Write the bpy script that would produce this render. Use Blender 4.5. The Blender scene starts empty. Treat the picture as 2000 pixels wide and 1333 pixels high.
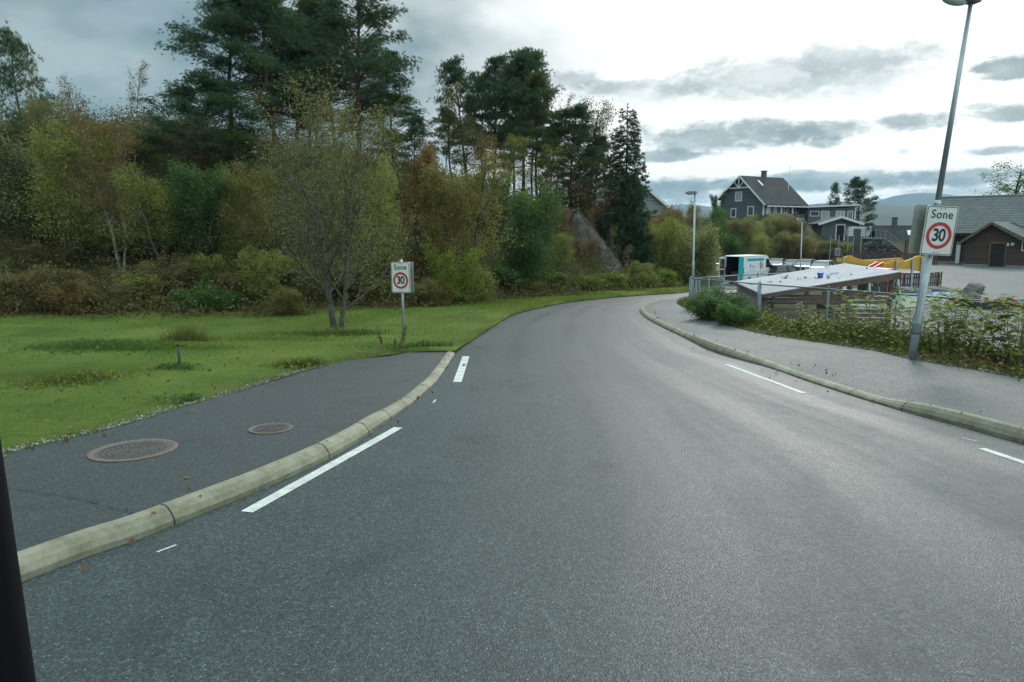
import bpy, math, random
import numpy as np
from mathutils import Vector, Matrix

S = bpy.context.scene
COL = S.collection
R = math.radians
random.seed(7)
rng = np.random.default_rng(11)

# ------------------------------------------------------------------ camera
F = 1400.0            # focal length in photo pixels (2000 wide)
HC = 2.30             # eye height above the road
PITCH = math.atan(216.5 / F)
cam_d = bpy.data.cameras.new('camera')
cam_d.lens = F / 2000 * 36
cam_d.sensor_width = 36
cam_d.clip_start = 0.05
cam_d.clip_end = 20000
cam = bpy.data.objects.new('camera', cam_d)
cam.location = (0, 0, HC)
cam.rotation_euler = (math.pi / 2 - PITCH, 0, 0)
COL.objects.link(cam)
S.camera = cam

# ------------------------------------------------------------------ exposure
S.view_settings.view_transform = 'Standard'
S.view_settings.look = 'None'
S.view_settings.exposure = 0.2
S.view_settings.gamma = 1.0
S.cycles.max_bounces = 5
S.cycles.diffuse_bounces = 2
S.cycles.glossy_bounces = 2
S.cycles.transmission_bounces = 3
S.cycles.transparent_max_bounces = 6
S.cycles.volume_bounces = 0
S.cycles.use_denoising = True

SUN_AZ, SUN_EL = 24.0, 30.0      # degrees to the right of the view, degrees up


def ray(px, py):
    d = Vector(((px - 1000) / F, 0, 0)) + Vector((0, math.cos(PITCH), -math.sin(PITCH))) \
        + Vector((0, math.sin(PITCH), math.cos(PITCH))) * ((666.5 - py) / F)
    return d


# ------------------------------------------------------------------ node helpers
class NT:
    def __init__(s, tree):
        s.t = tree

    def n(s, typ, **kw):
        nd = s.t.nodes.new(typ)
        for k, v in kw.items():
            if k.startswith('i_'):
                nd.inputs[k[2:]].default_value = v
            else:
                setattr(nd, k, v)
        return nd

    def link(s, a, b):
        s.t.links.new(a, b)

    def math(s, op, a, b=None, c=None, clamp=False):
        nd = s.t.nodes.new('ShaderNodeMath')
        nd.operation = op
        nd.use_clamp = clamp
        for i, v in enumerate((a, b, c)):
            if v is None:
                continue
            if isinstance(v, (int, float)):
                nd.inputs[i].default_value = v
            else:
                s.t.links.new(v, nd.inputs[i])
        return nd.outputs[0]

    def mix(s, f, a, b, blend='MIX'):
        nd = s.t.nodes.new('ShaderNodeMix')
        nd.data_type = 'RGBA'
        nd.blend_type = blend
        nd.clamp_result = False
        for inp, v in ((nd.inputs[0], f), (nd.inputs[6], a), (nd.inputs[7], b)):
            if isinstance(v, (int, float)):
                inp.default_value = v
            elif isinstance(v, tuple):
                inp.default_value = (*v, 1) if len(v) == 3 else v
            else:
                s.t.links.new(v, inp)
        return nd.outputs[2]

    def smooth(s, x, a, b):
        nd = s.t.nodes.new('ShaderNodeMapRange')
        nd.interpolation_type = 'SMOOTHSTEP'
        s.t.links.new(x, nd.inputs[0])
        nd.inputs[1].default_value = a
        nd.inputs[2].default_value = b
        nd.inputs[3].default_value = 0
        nd.inputs[4].default_value = 1
        return nd.outputs[0]

    def noise(s, vec, scale, detail=4, rough=0.55, dist=0.0):
        nd = s.t.nodes.new('ShaderNodeTexNoise')
        nd.inputs['Scale'].default_value = scale
        nd.inputs['Detail'].default_value = detail
        nd.inputs['Roughness'].default_value = rough
        nd.inputs['Distortion'].default_value = dist
        if vec is not None:
            s.t.links.new(vec, nd.inputs['Vector'])
        return nd.outputs[0]

    def ramp(s, f, stops):
        nd = s.t.nodes.new('ShaderNodeValToRGB')
        cr = nd.color_ramp
        while len(cr.elements) < len(stops):
            cr.elements.new(0.5)
        for e, (p, c) in zip(cr.elements, stops):
            e.position = p
            e.color = (*c, 1)
        s.t.links.new(f, nd.inputs[0])
        return nd.outputs[0]


# ------------------------------------------------------------------ sky
def build_world():
    w = bpy.data.worlds.new('World')
    S.world = w
    w.use_nodes = True
    t = w.node_tree
    t.nodes.clear()
    N = NT(t)
    out = N.n('ShaderNodeOutputWorld')
    bg = N.n('ShaderNodeBackground')
    bg.inputs['Strength'].default_value = 0.1
    N.link(bg.outputs[0], out.inputs[0])
    sky = N.n('ShaderNodeTexSky')
    sky.sky_type = 'NISHITA'
    sky.sun_disc = False
    sky.sun_elevation = R(SUN_EL)
    sky.sun_rotation = R(SUN_AZ)
    sky.air_density = 1.2
    sky.dust_density = 2.0
    tc = N.n('ShaderNodeTexCoord')
    d = tc.outputs['Generated']
    sep = N.n('ShaderNodeSeparateXYZ')
    N.link(d, sep.inputs[0])
    x, y, z = sep.outputs
    az = N.math('MULTIPLY', N.math('ARCTAN2', x, y), 180 / math.pi)
    el = N.math('MULTIPLY', N.math('ARCSINE', z), 180 / math.pi)
    # cloud-plane coordinates
    zz = N.math('ADD', N.math('MAXIMUM', z, 0.0), 0.07)
    cb = N.n('ShaderNodeCombineXYZ')
    N.link(N.math('DIVIDE', x, zz), cb.inputs[0])
    N.link(N.math('DIVIDE', y, zz), cb.inputs[1])
    cb.inputs[2].default_value = 3.7
    P = cb.outputs[0]
    ca = N.n('ShaderNodeCombineXYZ')            # angle coordinates, stretched sideways
    N.link(N.math('MULTIPLY', az, 0.5), ca.inputs[0])
    N.link(el, ca.inputs[1])
    ca.inputs[2].default_value = 1.3
    A = ca.outputs[0]
    n_edge = N.math('ADD', N.math('SUBTRACT', N.noise(A, 0.42, 7, 0.66, .4), 0.5), N.math('MULTIPLY', N.math('SUBTRACT', N.noise(A, 1.5, 5, .6), .5), .55))
    n_big = N.noise(P, 0.5, 5, 0.5, 0.3)
    n_ang = N.noise(A, 0.16, 4, 0.55)
    # bright veil round the hidden sun: grows to the right of the view
    b1 = N.smooth(N.math('ADD', N.math('ADD', az, N.math('MULTIPLY', el, 0.33)), N.math('MULTIPLY', N.math('SUBTRACT', n_ang, 0.5), 24)), -12, 16)
    back = N.smooth(az, 65, 130)
    b1 = N.math('MULTIPLY', b1, N.math('SUBTRACT', 1.0, back))
    dark = N.ramp(n_ang, [(0.30, (0.135, 0.225, 0.252)), (0.5, (0.205, 0.30, 0.325)), (0.68, (0.36, 0.45, 0.47))])
    base = N.mix(b1, dark, (1.08, 1.11, 1.085))
    # clear patches where the blue sky texture shows
    scaled = N.mix(1.0, sky.outputs[0], (0.10, 0.10, 0.10), 'MULTIPLY')
    clear = N.math('MULTIPLY', N.smooth(n_big, 0.56, 0.72), N.math('SUBTRACT', 0.5, N.math('MULTIPLY', b1, 0.45)))
    col = N.mix(clear, base, scaled)
    # zenith and behind the viewer: plain bright overcast
    zen = N.mix(b1, (1.10, 1.42, 1.44), (1.66, 2.04, 2.14))
    col = N.mix(N.smooth(el, 18, 46), col, zen)
    col = N.mix(back, col, (1.10, 1.36, 1.38))
    # darker grey clouds, each where it floats: (px, py, half w px, half h px, depth, softness)
    blobs = [(1400, 266, 185, 30, .82, .7), (1590, 256, 95, 17, .75, .7), (1300, 304, 60, 11, .8, .6), (1608, 279, 32, 10, .75, .7),
             (1580, 140, 250, 46, .45, .95), (1450, 160, 160, 32, .42, .95), (1640, 120, 160, 24, .35, .95),
             (1800, 236, 75, 17, .8, .6), (1985, 222, 75, 18, .85, .6), (1975, 132, 65, 22, .85, .6),
             (1960, 294, 80, 8, .75, .7), (1765, 296, 12, 6, .4, .8), (1910, 208, 30, 6, .5, .8),
             (1290, 376, 150, 22, .85, .8), (1690, 353, 330, 17, .85, .8), (1900, 345, 260, 13, .8, .7), (1480, 364, 220, 9, .7, .8),
             (1880, 374, 110, 9, .55, .8), (1100, 155, 55, 18, .6, .8), (1195, 172, 60, 14, .5, .8), (1250, 180, 140, 22, .35, .9), (700, 205, 170, 60, .5, .95), (1320, 395, 120, 4, .3, .8)]
    gray = N.ramp(N.math('ADD', N.noise(A, 0.5, 5, 0.6), N.math('MULTIPLY', el, 0.004)),
                  [(0.35, (0.175, 0.25, 0.262)), (0.55, (0.28, 0.355, 0.365)), (0.75, (0.55, 0.61, 0.61))])
    for (px, py, rw, rh, dep, sof) in blobs:
        v = ray(px, py).normalized()
        a0 = math.degrees(math.atan2(v.x, v.y))
        e0 = math.degrees(math.asin(v.z))
        v1 = ray(px + rw, py).normalized()
        ra = abs(math.degrees(math.atan2(v1.x, v1.y)) - a0)
        v2 = ray(px, py - rh).normalized()
        re = abs(math.degrees(math.asin(v2.z)) - e0)
        dx = N.math('DIVIDE', N.math('SUBTRACT', az, a0), ra)
        dy = N.math('DIVIDE', N.math('SUBTRACT', el, e0), re)
        dd = N.math('ADD', N.math('MULTIPLY', dx, dx), N.math('MULTIPLY', dy, dy))
        dd = N.math('ADD', dd, N.math('MULTIPLY', n_edge, 4.6))
        m = N.math('MULTIPLY', N.math('SUBTRACT', 1.0, N.smooth(dd, .9 - sof, 1.05 + sof * 1.1)), dep)
        col = N.mix(m, col, gray)
    # a sunlit puff inside the lens-shaped cloud
    v = ray(1508, 146).normalized()
    a0 = math.degrees(math.atan2(v.x, v.y)); e0 = math.degrees(math.asin(v.z))
    dx = N.math('DIVIDE', N.math('SUBTRACT', az, a0), 2.0)
    dy = N.math('DIVIDE', N.math('SUBTRACT', el, e0), 0.85)
    dd = N.math('ADD', N.math('ADD', N.math('MULTIPLY', dx, dx), N.math('MULTIPLY', dy, dy)), N.math('MULTIPLY', n_edge, 6))
    col = N.mix(N.math('MULTIPLY', .7, N.math('SUBTRACT', 1.0, N.smooth(dd, 0.3, 1.5))), col, (.85, .89, .88))
    # below the horizon: dull ground bounce
    col = N.mix(N.smooth(el, -1.0, -3.0), col, (0.12, 0.14, 0.14))
    full = N.mix(1.0, col, (10.0, 10.0, 10.0), 'MULTIPLY')
    N.link(full, bg.inputs['Color'])


build_world()

sun_d = bpy.data.lights.new('sun', 'SUN')
sun_d.energy = 1.3
sun_d.angle = R(14)
sun_d.color = (1.0, 0.95, 0.88)
sun = bpy.data.objects.new('sun', sun_d)
sv = Vector((math.sin(R(SUN_AZ)) * math.cos(R(SUN_EL)), math.cos(R(SUN_AZ)) * math.cos(R(SUN_EL)), math.sin(R(SUN_EL))))
sun.rotation_euler = sv.to_track_quat('Z', 'Y').to_euler()
sun.location = (20, 40, 60)
COL.objects.link(sun)


# ------------------------------------------------------------------ object helpers
def tag(o, label=None, cat=None, group=None, kind=None):
    if label: o['label'] = label
    if cat: o['category'] = cat
    if group: o['group'] = group
    if kind: o['kind'] = kind
    return o


def thing(name, label, cat, loc=(0, 0, 0), rotz=0.0, group=None):
    o = bpy.data.objects.new(name, None)
    o.empty_display_size = 0.3
    COL.objects.link(o)
    o.location = loc
    o.rotation_euler = (0, 0, rotz)
    return tag(o, label, cat, group)


def link(name, me, mat=None, parent=None, loc=None):
    o = bpy.data.objects.new(name, me)
    COL.objects.link(o)
    if mat is not None and not me.materials:
        me.materials.append(mat)
    if parent is not None:
        o.parent = parent
    if loc is not None:
        o.location = loc
    return o


def over(o, mat):
    """give one object its own material on shared mesh data"""
    o.material_slots[0].link = 'OBJECT'
    o.material_slots[0].material = mat
    return o


class MB:
    def __init__(s):
        s.v, s.f = [], []

    def add(s, vs, fs):
        n = len(s.v)
        s.v += [tuple(q) for q in vs]
        s.f += [tuple(i + n for i in f) for f in fs]
        return s

    def box(s, x0, x1, y0, y1, z0, z1):
        return s.add([(x0, y0, z0), (x1, y0, z0), (x1, y1, z0), (x0, y1, z0), (x0, y0, z1), (x1, y0, z1), (x1, y1, z1), (x0, y1, z1)],
                     [(0, 3, 2, 1), (4, 5, 6, 7), (0, 1, 5, 4), (1, 2, 6, 5), (2, 3, 7, 6), (3, 0, 4, 7)])

    def prism(s, poly, h0, h1, axis='z'):
        """extrude a 2D polygon; axis x: poly is (y,z), axis y: poly is (x,z), axis z: poly is (x,y)"""
        n = len(poly)
        def P(p, h):
            return {'x': (h, p[0], p[1]), 'y': (p[0], h, p[1]), 'z': (p[0], p[1], h)}[axis]
        vs = [P(p, h0) for p in poly] + [P(p, h1) for p in poly]
        fs = [tuple(range(n - 1, -1, -1)), tuple(range(n, 2 * n))] + [(i, (i + 1) % n, n + (i + 1) % n, n + i) for i in range(n)]
        return s.add(vs, fs)

    def beam(s, a, b, w, h=None):
        """square bar from a to b"""
        a, b = Vector(a), Vector(b)
        d = (b - a).normalized()
        u = d.cross(Vector((0, 0, 1)))
        if u.length < 1e-3: u = Vector((1, 0, 0))
        u.normalize()
        v = u.cross(d)
        h = h or w
        o = [u * w / 2 + v * h / 2, -u * w / 2 + v * h / 2, -u * w / 2 - v * h / 2, u * w / 2 - v * h / 2]
        return s.add([a + q for q in o] + [b + q for q in o], [(0, 1, 2, 3), (7, 6, 5, 4)] + [(i, 4 + i, 4 + (i + 1) % 4, (i + 1) % 4) for i in range(4)])

    def tube(s, pts, rad, n=8, cap=True):
        V, Fq = tube_np([np.array(p, float) for p in pts], rad if hasattr(rad, '__len__') else [rad] * len(pts), n)
        s.add([tuple(q) for q in V], [tuple(int(i) for i in f) for f in Fq])
        if cap:
            m = len(s.v) - len(V)
            s.f.append(tuple(range(m + n - 1, m - 1, -1)))
            s.f.append(tuple(range(m + len(V) - n, m + len(V))))
        return s

    def ball(s, c, r, n=8, sz=1.0):
        c = Vector(c)
        vs, fs = [], []
        rows = n // 2
        for i in range(rows + 1):
            th = math.pi * i / rows
            for j in range(n):
                ph = 2 * math.pi * j / n
                vs.append((c.x + r * math.sin(th) * math.cos(ph), c.y + r * math.sin(th) * math.sin(ph), c.z + r * sz * math.cos(th)))
        for i in range(rows):
            for j in range(n):
                fs.append((i * n + j, (i + 1) * n + j, (i + 1) * n + (j + 1) % n, i * n + (j + 1) % n))
        return s.add(vs, fs)

    def build(s, name, mat, parent=None, smooth=False, bevel=0):
        me = bpy.data.meshes.new(name)
        me.from_pydata(s.v, [], s.f)
        me.update()
        if smooth:
            me.shade_smooth()
        o = link(name, me, mat, parent)
        if bevel:
            m = o.modifiers.new('bevel', 'BEVEL')
            m.width = bevel
            m.segments = 2
            m.limit_method = 'ANGLE'
        return o


def tube_np(pts, rad, n):
    pts = np.asarray(pts, float)
    k = len(pts)
    tang = np.gradient(pts, axis=0)
    tang /= np.linalg.norm(tang, axis=1)[:, None] + 1e-9
    ref = np.array([0.31, 0.2, 0.93]) if abs(tang[0][2]) < 0.9 else np.array([1.0, 0.1, 0.0])
    u = np.cross(tang, ref)
    u /= np.linalg.norm(u, axis=1)[:, None] + 1e-9
    v = np.cross(tang, u)
    an = np.arange(n) * 2 * math.pi / n
    rad = np.asarray(rad, float)
    V = pts[:, None, :] + rad[:, None, None] * (np.cos(an)[None, :, None] * u[:, None, :] + np.sin(an)[None, :, None] * v[:, None, :])
    i = np.arange(k - 1)[:, None] * n
    j = np.arange(n)[None, :]
    j2 = (j + 1) % n
    Fq = np.stack([i + j, i + j2, i + n + j2, i + n + j], -1).reshape(-1, 4)
    return V.reshape(-1, 3), Fq


class Acc:
    """numpy accumulator of faces with k corners"""
    def __init__(s):
        s.V, s.F, s.n = [], [], 0

    def add(s, V, Fc):
        s.V.append(V); s.F.append(Fc + s.n); s.n += len(V)

    def mesh(s, name, smooth=False):
        return np_mesh(name, np.concatenate(s.V), np.concatenate(s.F), smooth)


def np_mesh(name, V, Fc, smooth=False):
    me = bpy.data.meshes.new(name)
    M, k = Fc.shape
    me.vertices.add(len(V))
    me.vertices.foreach_set('co', np.ascontiguousarray(V, dtype=np.float32).ravel())
    me.loops.add(M * k)
    me.loops.foreach_set('vertex_index', np.ascontiguousarray(Fc, dtype=np.int32).ravel())
    me.polygons.add(M)
    me.polygons.foreach_set('loop_start', np.arange(0, M * k, k, dtype=np.int32))
    me.update(calc_edges=True)
    me.validate()
    if smooth:
        me.shade_smooth()
    return me


def unit(v):
    return v / (np.linalg.norm(v, axis=-1, keepdims=True) + 1e-9)


def leaves(acc, C, ln, wd, axis=None, spread=1.0, g=rng, flat=None):
    """rhombic leaves at centres C; axis gives a preferred direction"""
    n = len(C)
    u = g.normal(size=(n, 3))
    if axis is not None:
        u = unit(axis) + unit(u) * spread
    u = unit(u)
    w = g.normal(size=(n, 3))
    if flat is not None:
        w = np.cross(u, np.array([0, 0, 1.0]) + g.normal(size=(n, 3)) * flat)
    else:
        w = np.cross(u, w)
    w = unit(w)
    s = (0.65 + 0.7 * g.random(n))[:, None]
    a = u * ln * 0.5 * s
    b = w * wd * 0.5 * s
    V = np.stack([C - a, C + b - a * .1, C + a, C - b - a * .1], 1).reshape(-1, 3)
    acc.add(V, np.arange(4 * n).reshape(-1, 4))


def W(px, py, Y):
    r = ray(px, py)
    t = Y / r.y
    return Vector((r.x * t, Y, HC + r.z * t))


SLOPE = 0.025


def G(px, py, dz=0.0):
    r = ray(px, py)
    t = (HC - dz) / (-r.z - SLOPE * r.y)
    return Vector((r.x * t, r.y * t, HC + r.z * t))


# value noise
_perm = np.random.default_rng(3).random((256, 256))


def vnoise(x, y, f):
    x = np.asarray(x, float) * f
    y = np.asarray(y, float) * f
    xi, yi = np.floor(x).astype(int), np.floor(y).astype(int)
    fx, fy = x - xi, y - yi
    fx = fx * fx * (3 - 2 * fx)
    fy = fy * fy * (3 - 2 * fy)
    a = _perm[xi % 256, yi % 256]; b = _perm[(xi + 1) % 256, yi % 256]
    c = _perm[xi % 256, (yi + 1) % 256]; d = _perm[(xi + 1) % 256, (yi + 1) % 256]
    return (a * (1 - fx) + b * fx) * (1 - fy) + (c * (1 - fx) + d * fx) * fy - 0.5


def fbm(x, y, f, o=4):
    return sum(vnoise(np.asarray(x) + 17 * i, np.asarray(y) - 9 * i, f * 2 ** i) / 2 ** i for i in range(o))


def sst(a, b, x):
    t = np.clip((np.asarray(x, float) - a) / (b - a), 0, 1)
    return t * t * (3 - 2 * t)


def zr(Y):
    return np.interp(Y, [-100, 0, 40, 50, 58, 66, 72, 80, 95, 200], [2.5, 0, -1.0, -1.75, -2.4, -2.65, -2.6, -2.5, -2.4, -2.4])


EDGE_X = [-80, -16.4, -8.2, -2, 0, 3.7, 9, 12.8, 20, 30]
EDGE_Y = [23, 23, 23.2, 28, 30.6, 34.3, 39.6, 45.5, 60, 75]


def hill_d(X, Y):
    return (np.asarray(Y) - np.interp(X, EDGE_X, EDGE_Y)) * 0.9


def fence_x(Y):
    return np.interp(Y, [0, 13.8, 25.7, 32, 44, 60, 73], [14, 9.9, 6.5, 12.5, 21, 28, 37])


def zg(X, Y):
    X = np.asarray(X, float); Y = np.asarray(Y, float)
    z = zr(Y) - 0.06
    pg = sst(0.1, 2.2, X - fence_x(Y))
    zp = np.interp(Y, [0, 20, 40, 65, 120], [-1.2, -1.3, -1.3, -1.05, -0.9])
    z = z * (1 - pg) + (zp - 0.06) * pg
    c = 6 + (np.clip(Y, 40, 110) - 40) * 0.4
    hf = 1 - sst(c - 3.5, c + 3.5, X)
    H = 6.6 + 2.2 * sst(-6, -20, X) - .8 * sst(-7, -3, X) + .5 * fbm(X, Y, .12, 3)
    d = hill_d(X, Y)
    hh = H * hf * sst(0.0, 15.0, d)
    z = z + hh + (fbm(X, Y, 0.35, 4) * 0.9 + fbm(X + 50, Y, .09, 3) * 1.2) * sst(0.5, 6, d) * hf
    bank = sst(89, 104, Y) * (1 - hf) * 6.0
    z = z + bank * (1 - 0.62 * sst(38, 45, X))
    far = sst(160, 380, Y)
    z = z * (1 - far) - 28 * far
    return z


def zgf(X, Y):
    return float(zg(np.array([X]), np.array([Y]))[0])


# ------------------------------------------------------------------ materials
def new_mat(name):
    m = bpy.data.materials.new(name)
    m.use_nodes = True
    t = m.node_tree
    b = t.nodes['Principled BSDF']
    return m, NT(t), b, t.nodes['Material Output']


def simple(name, c1, c2=None, rough=0.6, scale=3.0, bump=0.0, bscale=40.0, metal=0.0, spec=0.5, stretch=None, detail=5):
    """two-tone noisy surface in object coordinates"""
    m, N, b, out = new_mat(name)
    tc = N.n('ShaderNodeTexCoord').outputs['Object']
    if stretch:
        mp = N.n('ShaderNodeMapping')
        mp.inputs['Scale'].default_value = stretch
        N.link(tc, mp.inputs[0]); tc = mp.outputs[0]
    c2 = c2 or tuple(min(1, q * 1.25 + .005) for q in c1)
    f = N.noise(tc, scale, detail, 0.6)
    N.link(N.ramp(f, [(0.32, c1), (0.68, c2)]), b.inputs['Base Color'])
    b.inputs['Roughness'].default_value = rough
    b.inputs['Metallic'].default_value = metal
    b.inputs['Specular IOR Level'].default_value = spec
    if bump:
        bp = N.n('ShaderNodeBump')
        bp.inputs['Strength'].default_value = bump
        bp.inputs['Distance'].default_value = 0.02
        N.link(N.noise(tc, bscale, 4), bp.inputs['Height'])
        N.link(bp.outputs[0], b.inputs['Normal'])
    return m


def boards(name, c1, c2, pitch=0.15, axis=2, rough=0.65, depth=0.012, gap=.12):
    """painted boarding: one shadow joint every pitch metres along an object axis"""
    m, N, b, out = new_mat(name)
    tc = N.n('ShaderNodeTexCoord').outputs['Object']
    sp = N.n('ShaderNodeSeparateXYZ'); N.link(tc, sp.inputs[0])
    u = N.math('DIVIDE', sp.outputs[axis], pitch)
    fr = N.math('FRACT', u)
    idx = N.math('FLOOR', u)
    wn = N.n('ShaderNodeTexWhiteNoise', noise_dimensions='1D'); N.link(idx, wn.inputs['W'])
    f = N.math('ADD', N.math('MULTIPLY', wn.outputs[0], .5), N.math('MULTIPLY', N.noise(tc, 2.5, 5, .6), .6))
    colr = N.ramp(f, [(0.3, c1), (0.85, c2)])
    joint = N.math('LESS_THAN', fr, gap)
    colr = N.mix(joint, colr, tuple(q * .35 for q in c1))
    N.link(colr, b.inputs['Base Color'])
    b.inputs['Roughness'].default_value = rough
    bp = N.n('ShaderNodeBump'); bp.inputs['Distance'].default_value = depth; bp.inputs['Strength'].default_value = .8
    N.link(fr, bp.inputs['Height']); N.link(bp.outputs[0], b.inputs['Normal'])
    return m


def leaf_mat(name, cols, trans=0.35, rough=0.6, spec=0.25):
    m, N, b, out = new_mat(name)
    ge = N.n('ShaderNodeNewGeometry')
    oi = N.n('ShaderNodeObjectInfo')
    tc = N.n('ShaderNodeTexCoord').outputs['Object']
    f = N.math('ADD', N.math('MULTIPLY', ge.outputs['Random Per Island'], .62), N.math('MULTIPLY', N.noise(tc, .9, 3, .6), .55))
    f = N.math('ADD', f, N.math('MULTIPLY', N.math('SUBTRACT', oi.outputs['Random'], .5), .12))
    k = len(cols)
    c = N.ramp(f, [(0.12 + .76 * i / max(1, k - 1), q) for i, q in enumerate(cols)])
    N.link(c, b.inputs['Base Color'])
    b.inputs['Roughness'].default_value = rough
    b.inputs['Specular IOR Level'].default_value = spec
    tr = N.n('ShaderNodeBsdfTranslucent')
    N.link(N.mix(1.0, c, (1.25, 1.3, .8), 'MULTIPLY'), tr.inputs[0])
    mx = N.n('ShaderNodeMixShader'); mx.inputs[0].default_value = trans
    N.link(b.outputs[0], mx.inputs[1]); N.link(tr.outputs[0], mx.inputs[2])
    N.link(mx.outputs[0], out.inputs[0])
    return m


def asphalt(name, c1, c2, rough=(0.30, 0.55), tracks=0.0, bump=.5, speck=.5, wetscale=.35, spec=.45):
    """wet asphalt: aggregate bump, pale stones, patchy gloss, glossier wheel tracks along the strip"""
    m, N, b, out = new_mat(name)
    pos = N.n('ShaderNodeNewGeometry').outputs['Position']
    vo = N.n('ShaderNodeTexVoronoi'); vo.inputs['Scale'].default_value = 85; N.link(pos, vo.inputs['Vector'])
    vs = N.n('ShaderNodeTexVoronoi'); vs.inputs['Scale'].default_value = 48; N.link(pos, vs.inputs['Vector'])
    f = N.noise(pos, wetscale, 6, .62)
    f2 = N.noise(pos, 4.0, 6, .7)
    f3 = N.noise(pos, 55, 3, .7)
    c = N.ramp(N.math('ADD', N.math('MULTIPLY', f, .6), N.math('MULTIPLY', f2, .4)), [(0.36, c1), (0.66, c2)])
    c = N.mix(N.math('MULTIPLY', N.smooth(f3, .42, .68), .5), c, tuple(min(1, q * 2.1) for q in c2))
    # the single stones of the aggregate, pale and dark
    for sc_, am in ((95, .62), (38, .34)):
        vg = N.n('ShaderNodeTexVoronoi'); vg.inputs['Scale'].default_value = sc_; N.link(pos, vg.inputs['Vector'])
        gs = N.n('ShaderNodeSeparateColor'); N.link(vg.outputs['Color'], gs.inputs[0])
        k_ = N.math('ADD', 1.0 - .52 * am, N.math('MULTIPLY', N.math('POWER', gs.outputs[1], 2.2), 1.65 * am))
        kc = N.n('ShaderNodeCombineColor')
        for ii in range(3): N.link(k_, kc.inputs[ii])
        c = N.mix(1.0, c, kc.outputs[0], 'MULTIPLY')
    # dark damp stains and old seams
    stn = N.smooth(N.noise(pos, .8, 6, .7, .6), .54, .66)
    c = N.mix(N.math('MULTIPLY', stn, .38), c, tuple(q * .45 for q in c1))
    sp = N.n('ShaderNodeSeparateColor'); N.link(vs.outputs['Color'], sp.inputs[0])
    stone = N.math('MULTIPLY', N.math('LESS_THAN', vs.outputs['Distance'], .30), N.math('GREATER_THAN', sp.outputs[0], .93))
    c = N.mix(N.math('MULTIPLY', stone, speck), c, (.34, .35, .33))
    N.link(c, b.inputs['Base Color'])
    g = N.math('ADD', N.math('MULTIPLY', f, .55), N.math('MULTIPLY', f2, .45))
    if tracks:
        uv = N.n('ShaderNodeUVMap').outputs[0]
        us = N.n('ShaderNodeSeparateXYZ'); N.link(uv, us.inputs[0])
        wob = N.math('MULTIPLY', N.math('SUBTRACT', N.noise(pos, .18, 3), .5), .10)
        u = N.math('ADD', us.outputs[0], wob)
        acc = None
        for (u0, wd) in ((.20, .075), (.42, .075), (.63, .07), (.86, .06)):
            k = N.math('SUBTRACT', 1.0, N.smooth(N.math('ABSOLUTE', N.math('SUBTRACT', u, u0)), wd * .2, wd))
            acc = k if acc is None else N.math('MAXIMUM', acc, k)
        # long streaks along the travel direction
        st = N.n('ShaderNodeMapping'); st.inputs['Scale'].default_value = (34, .22, 1); N.link(uv, st.inputs[0])
        sn = N.noise(st.outputs[0], 1.0, 5, .65)
        g = N.math('SUBTRACT', N.math('ADD', N.math('MULTIPLY', g, .7), N.math('MULTIPLY', sn, .35)), N.math('MULTIPLY', acc, tracks))
    rg = N.n('ShaderNodeMapRange'); N.link(g, rg.inputs[0])
    rg.inputs[1].default_value = .33; rg.inputs[2].default_value = .68
    rg.inputs[3].default_value = rough[0]; rg.inputs[4].default_value = rough[1]
    N.link(rg.outputs[0], b.inputs['Roughness'])
    b.inputs['Specular IOR Level'].default_value = spec
    h = N.math('ADD', N.math('MULTIPLY', vo.outputs['Distance'], -1.0), N.math('MULTIPLY', N.noise(pos, 160, 2), .6))
    bp = N.n('ShaderNodeBump'); bp.inputs['Strength'].default_value = bump; bp.inputs['Distance'].default_value = .006
    N.link(h, bp.inputs['Height']); N.link(bp.outputs[0], b.inputs['Normal'])
    return m


M = {}
M['road'] = asphalt('wet_asphalt', (.019, .027, .029), (.034, .045, .047), (.40, .62), tracks=.17, bump=.6, speck=.35, spec=.30)
M['path'] = asphalt('new_asphalt', (.013, .018, .020), (.023, .030, .032), (.48, .70), bump=.75, speck=.25)
M['walk'] = asphalt('pavement_asphalt', (.035, .046, .047), (.060, .075, .075), (.46, .68), bump=.9, speck=.3, spec=.24)
M['yard'] = asphalt('yard_asphalt', (.054, .064, .063), (.088, .098, .095), (.62, .82), bump=.5, speck=.2, wetscale=.15, spec=.22)
def paint_material():
    m, N, b, out = new_mat('road_paint')
    pos = N.n('ShaderNodeNewGeometry').outputs['Position']
    c = N.ramp(N.noise(pos, 7, 6, .7), [(.3, (.34, .35, .33)), (.6, (.52, .53, .50)), (.8, (.60, .60, .57))])
    worn = N.smooth(N.noise(pos, 38, 5, .8), .56, .63)
    c = N.mix(N.math('MULTIPLY', worn, .75), c, (.10, .11, .11))
    N.link(c, b.inputs['Base Color']); b.inputs['Roughness'].default_value = .7
    b.inputs['Specular IOR Level'].default_value = .3
    return m


M['paint'] = paint_material()
M['thin_paint'] = simple('worn_road_paint', (.3, .31, .31), (.5, .51, .5), rough=.55, scale=30)


def kerb_material():
    m, N, b, out = new_mat('kerb_concrete')
    pos = N.n('ShaderNodeNewGeometry').outputs['Position']
    f = N.noise(pos, 3.2, 8, .78)
    c = N.ramp(f, [(.30, (.095, .092, .058)), (.5, (.18, .175, .12)), (.72, (.27, .265, .20))])
    st = N.smooth(N.noise(pos, 7, 6, .75), .56, .72)
    c = N.mix(N.math('MULTIPLY', st, .55), c, (.10, .098, .06))
    N.link(c, b.inputs['Base Color'])
    b.inputs['Roughness'].default_value = .72
    bp = N.n('ShaderNodeBump'); bp.inputs['Strength'].default_value = .5; bp.inputs['Distance'].default_value = .008
    N.link(N.noise(pos, 60, 5, .7), bp.inputs['Height']); N.link(bp.outputs[0], b.inputs['Normal'])
    return m


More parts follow.
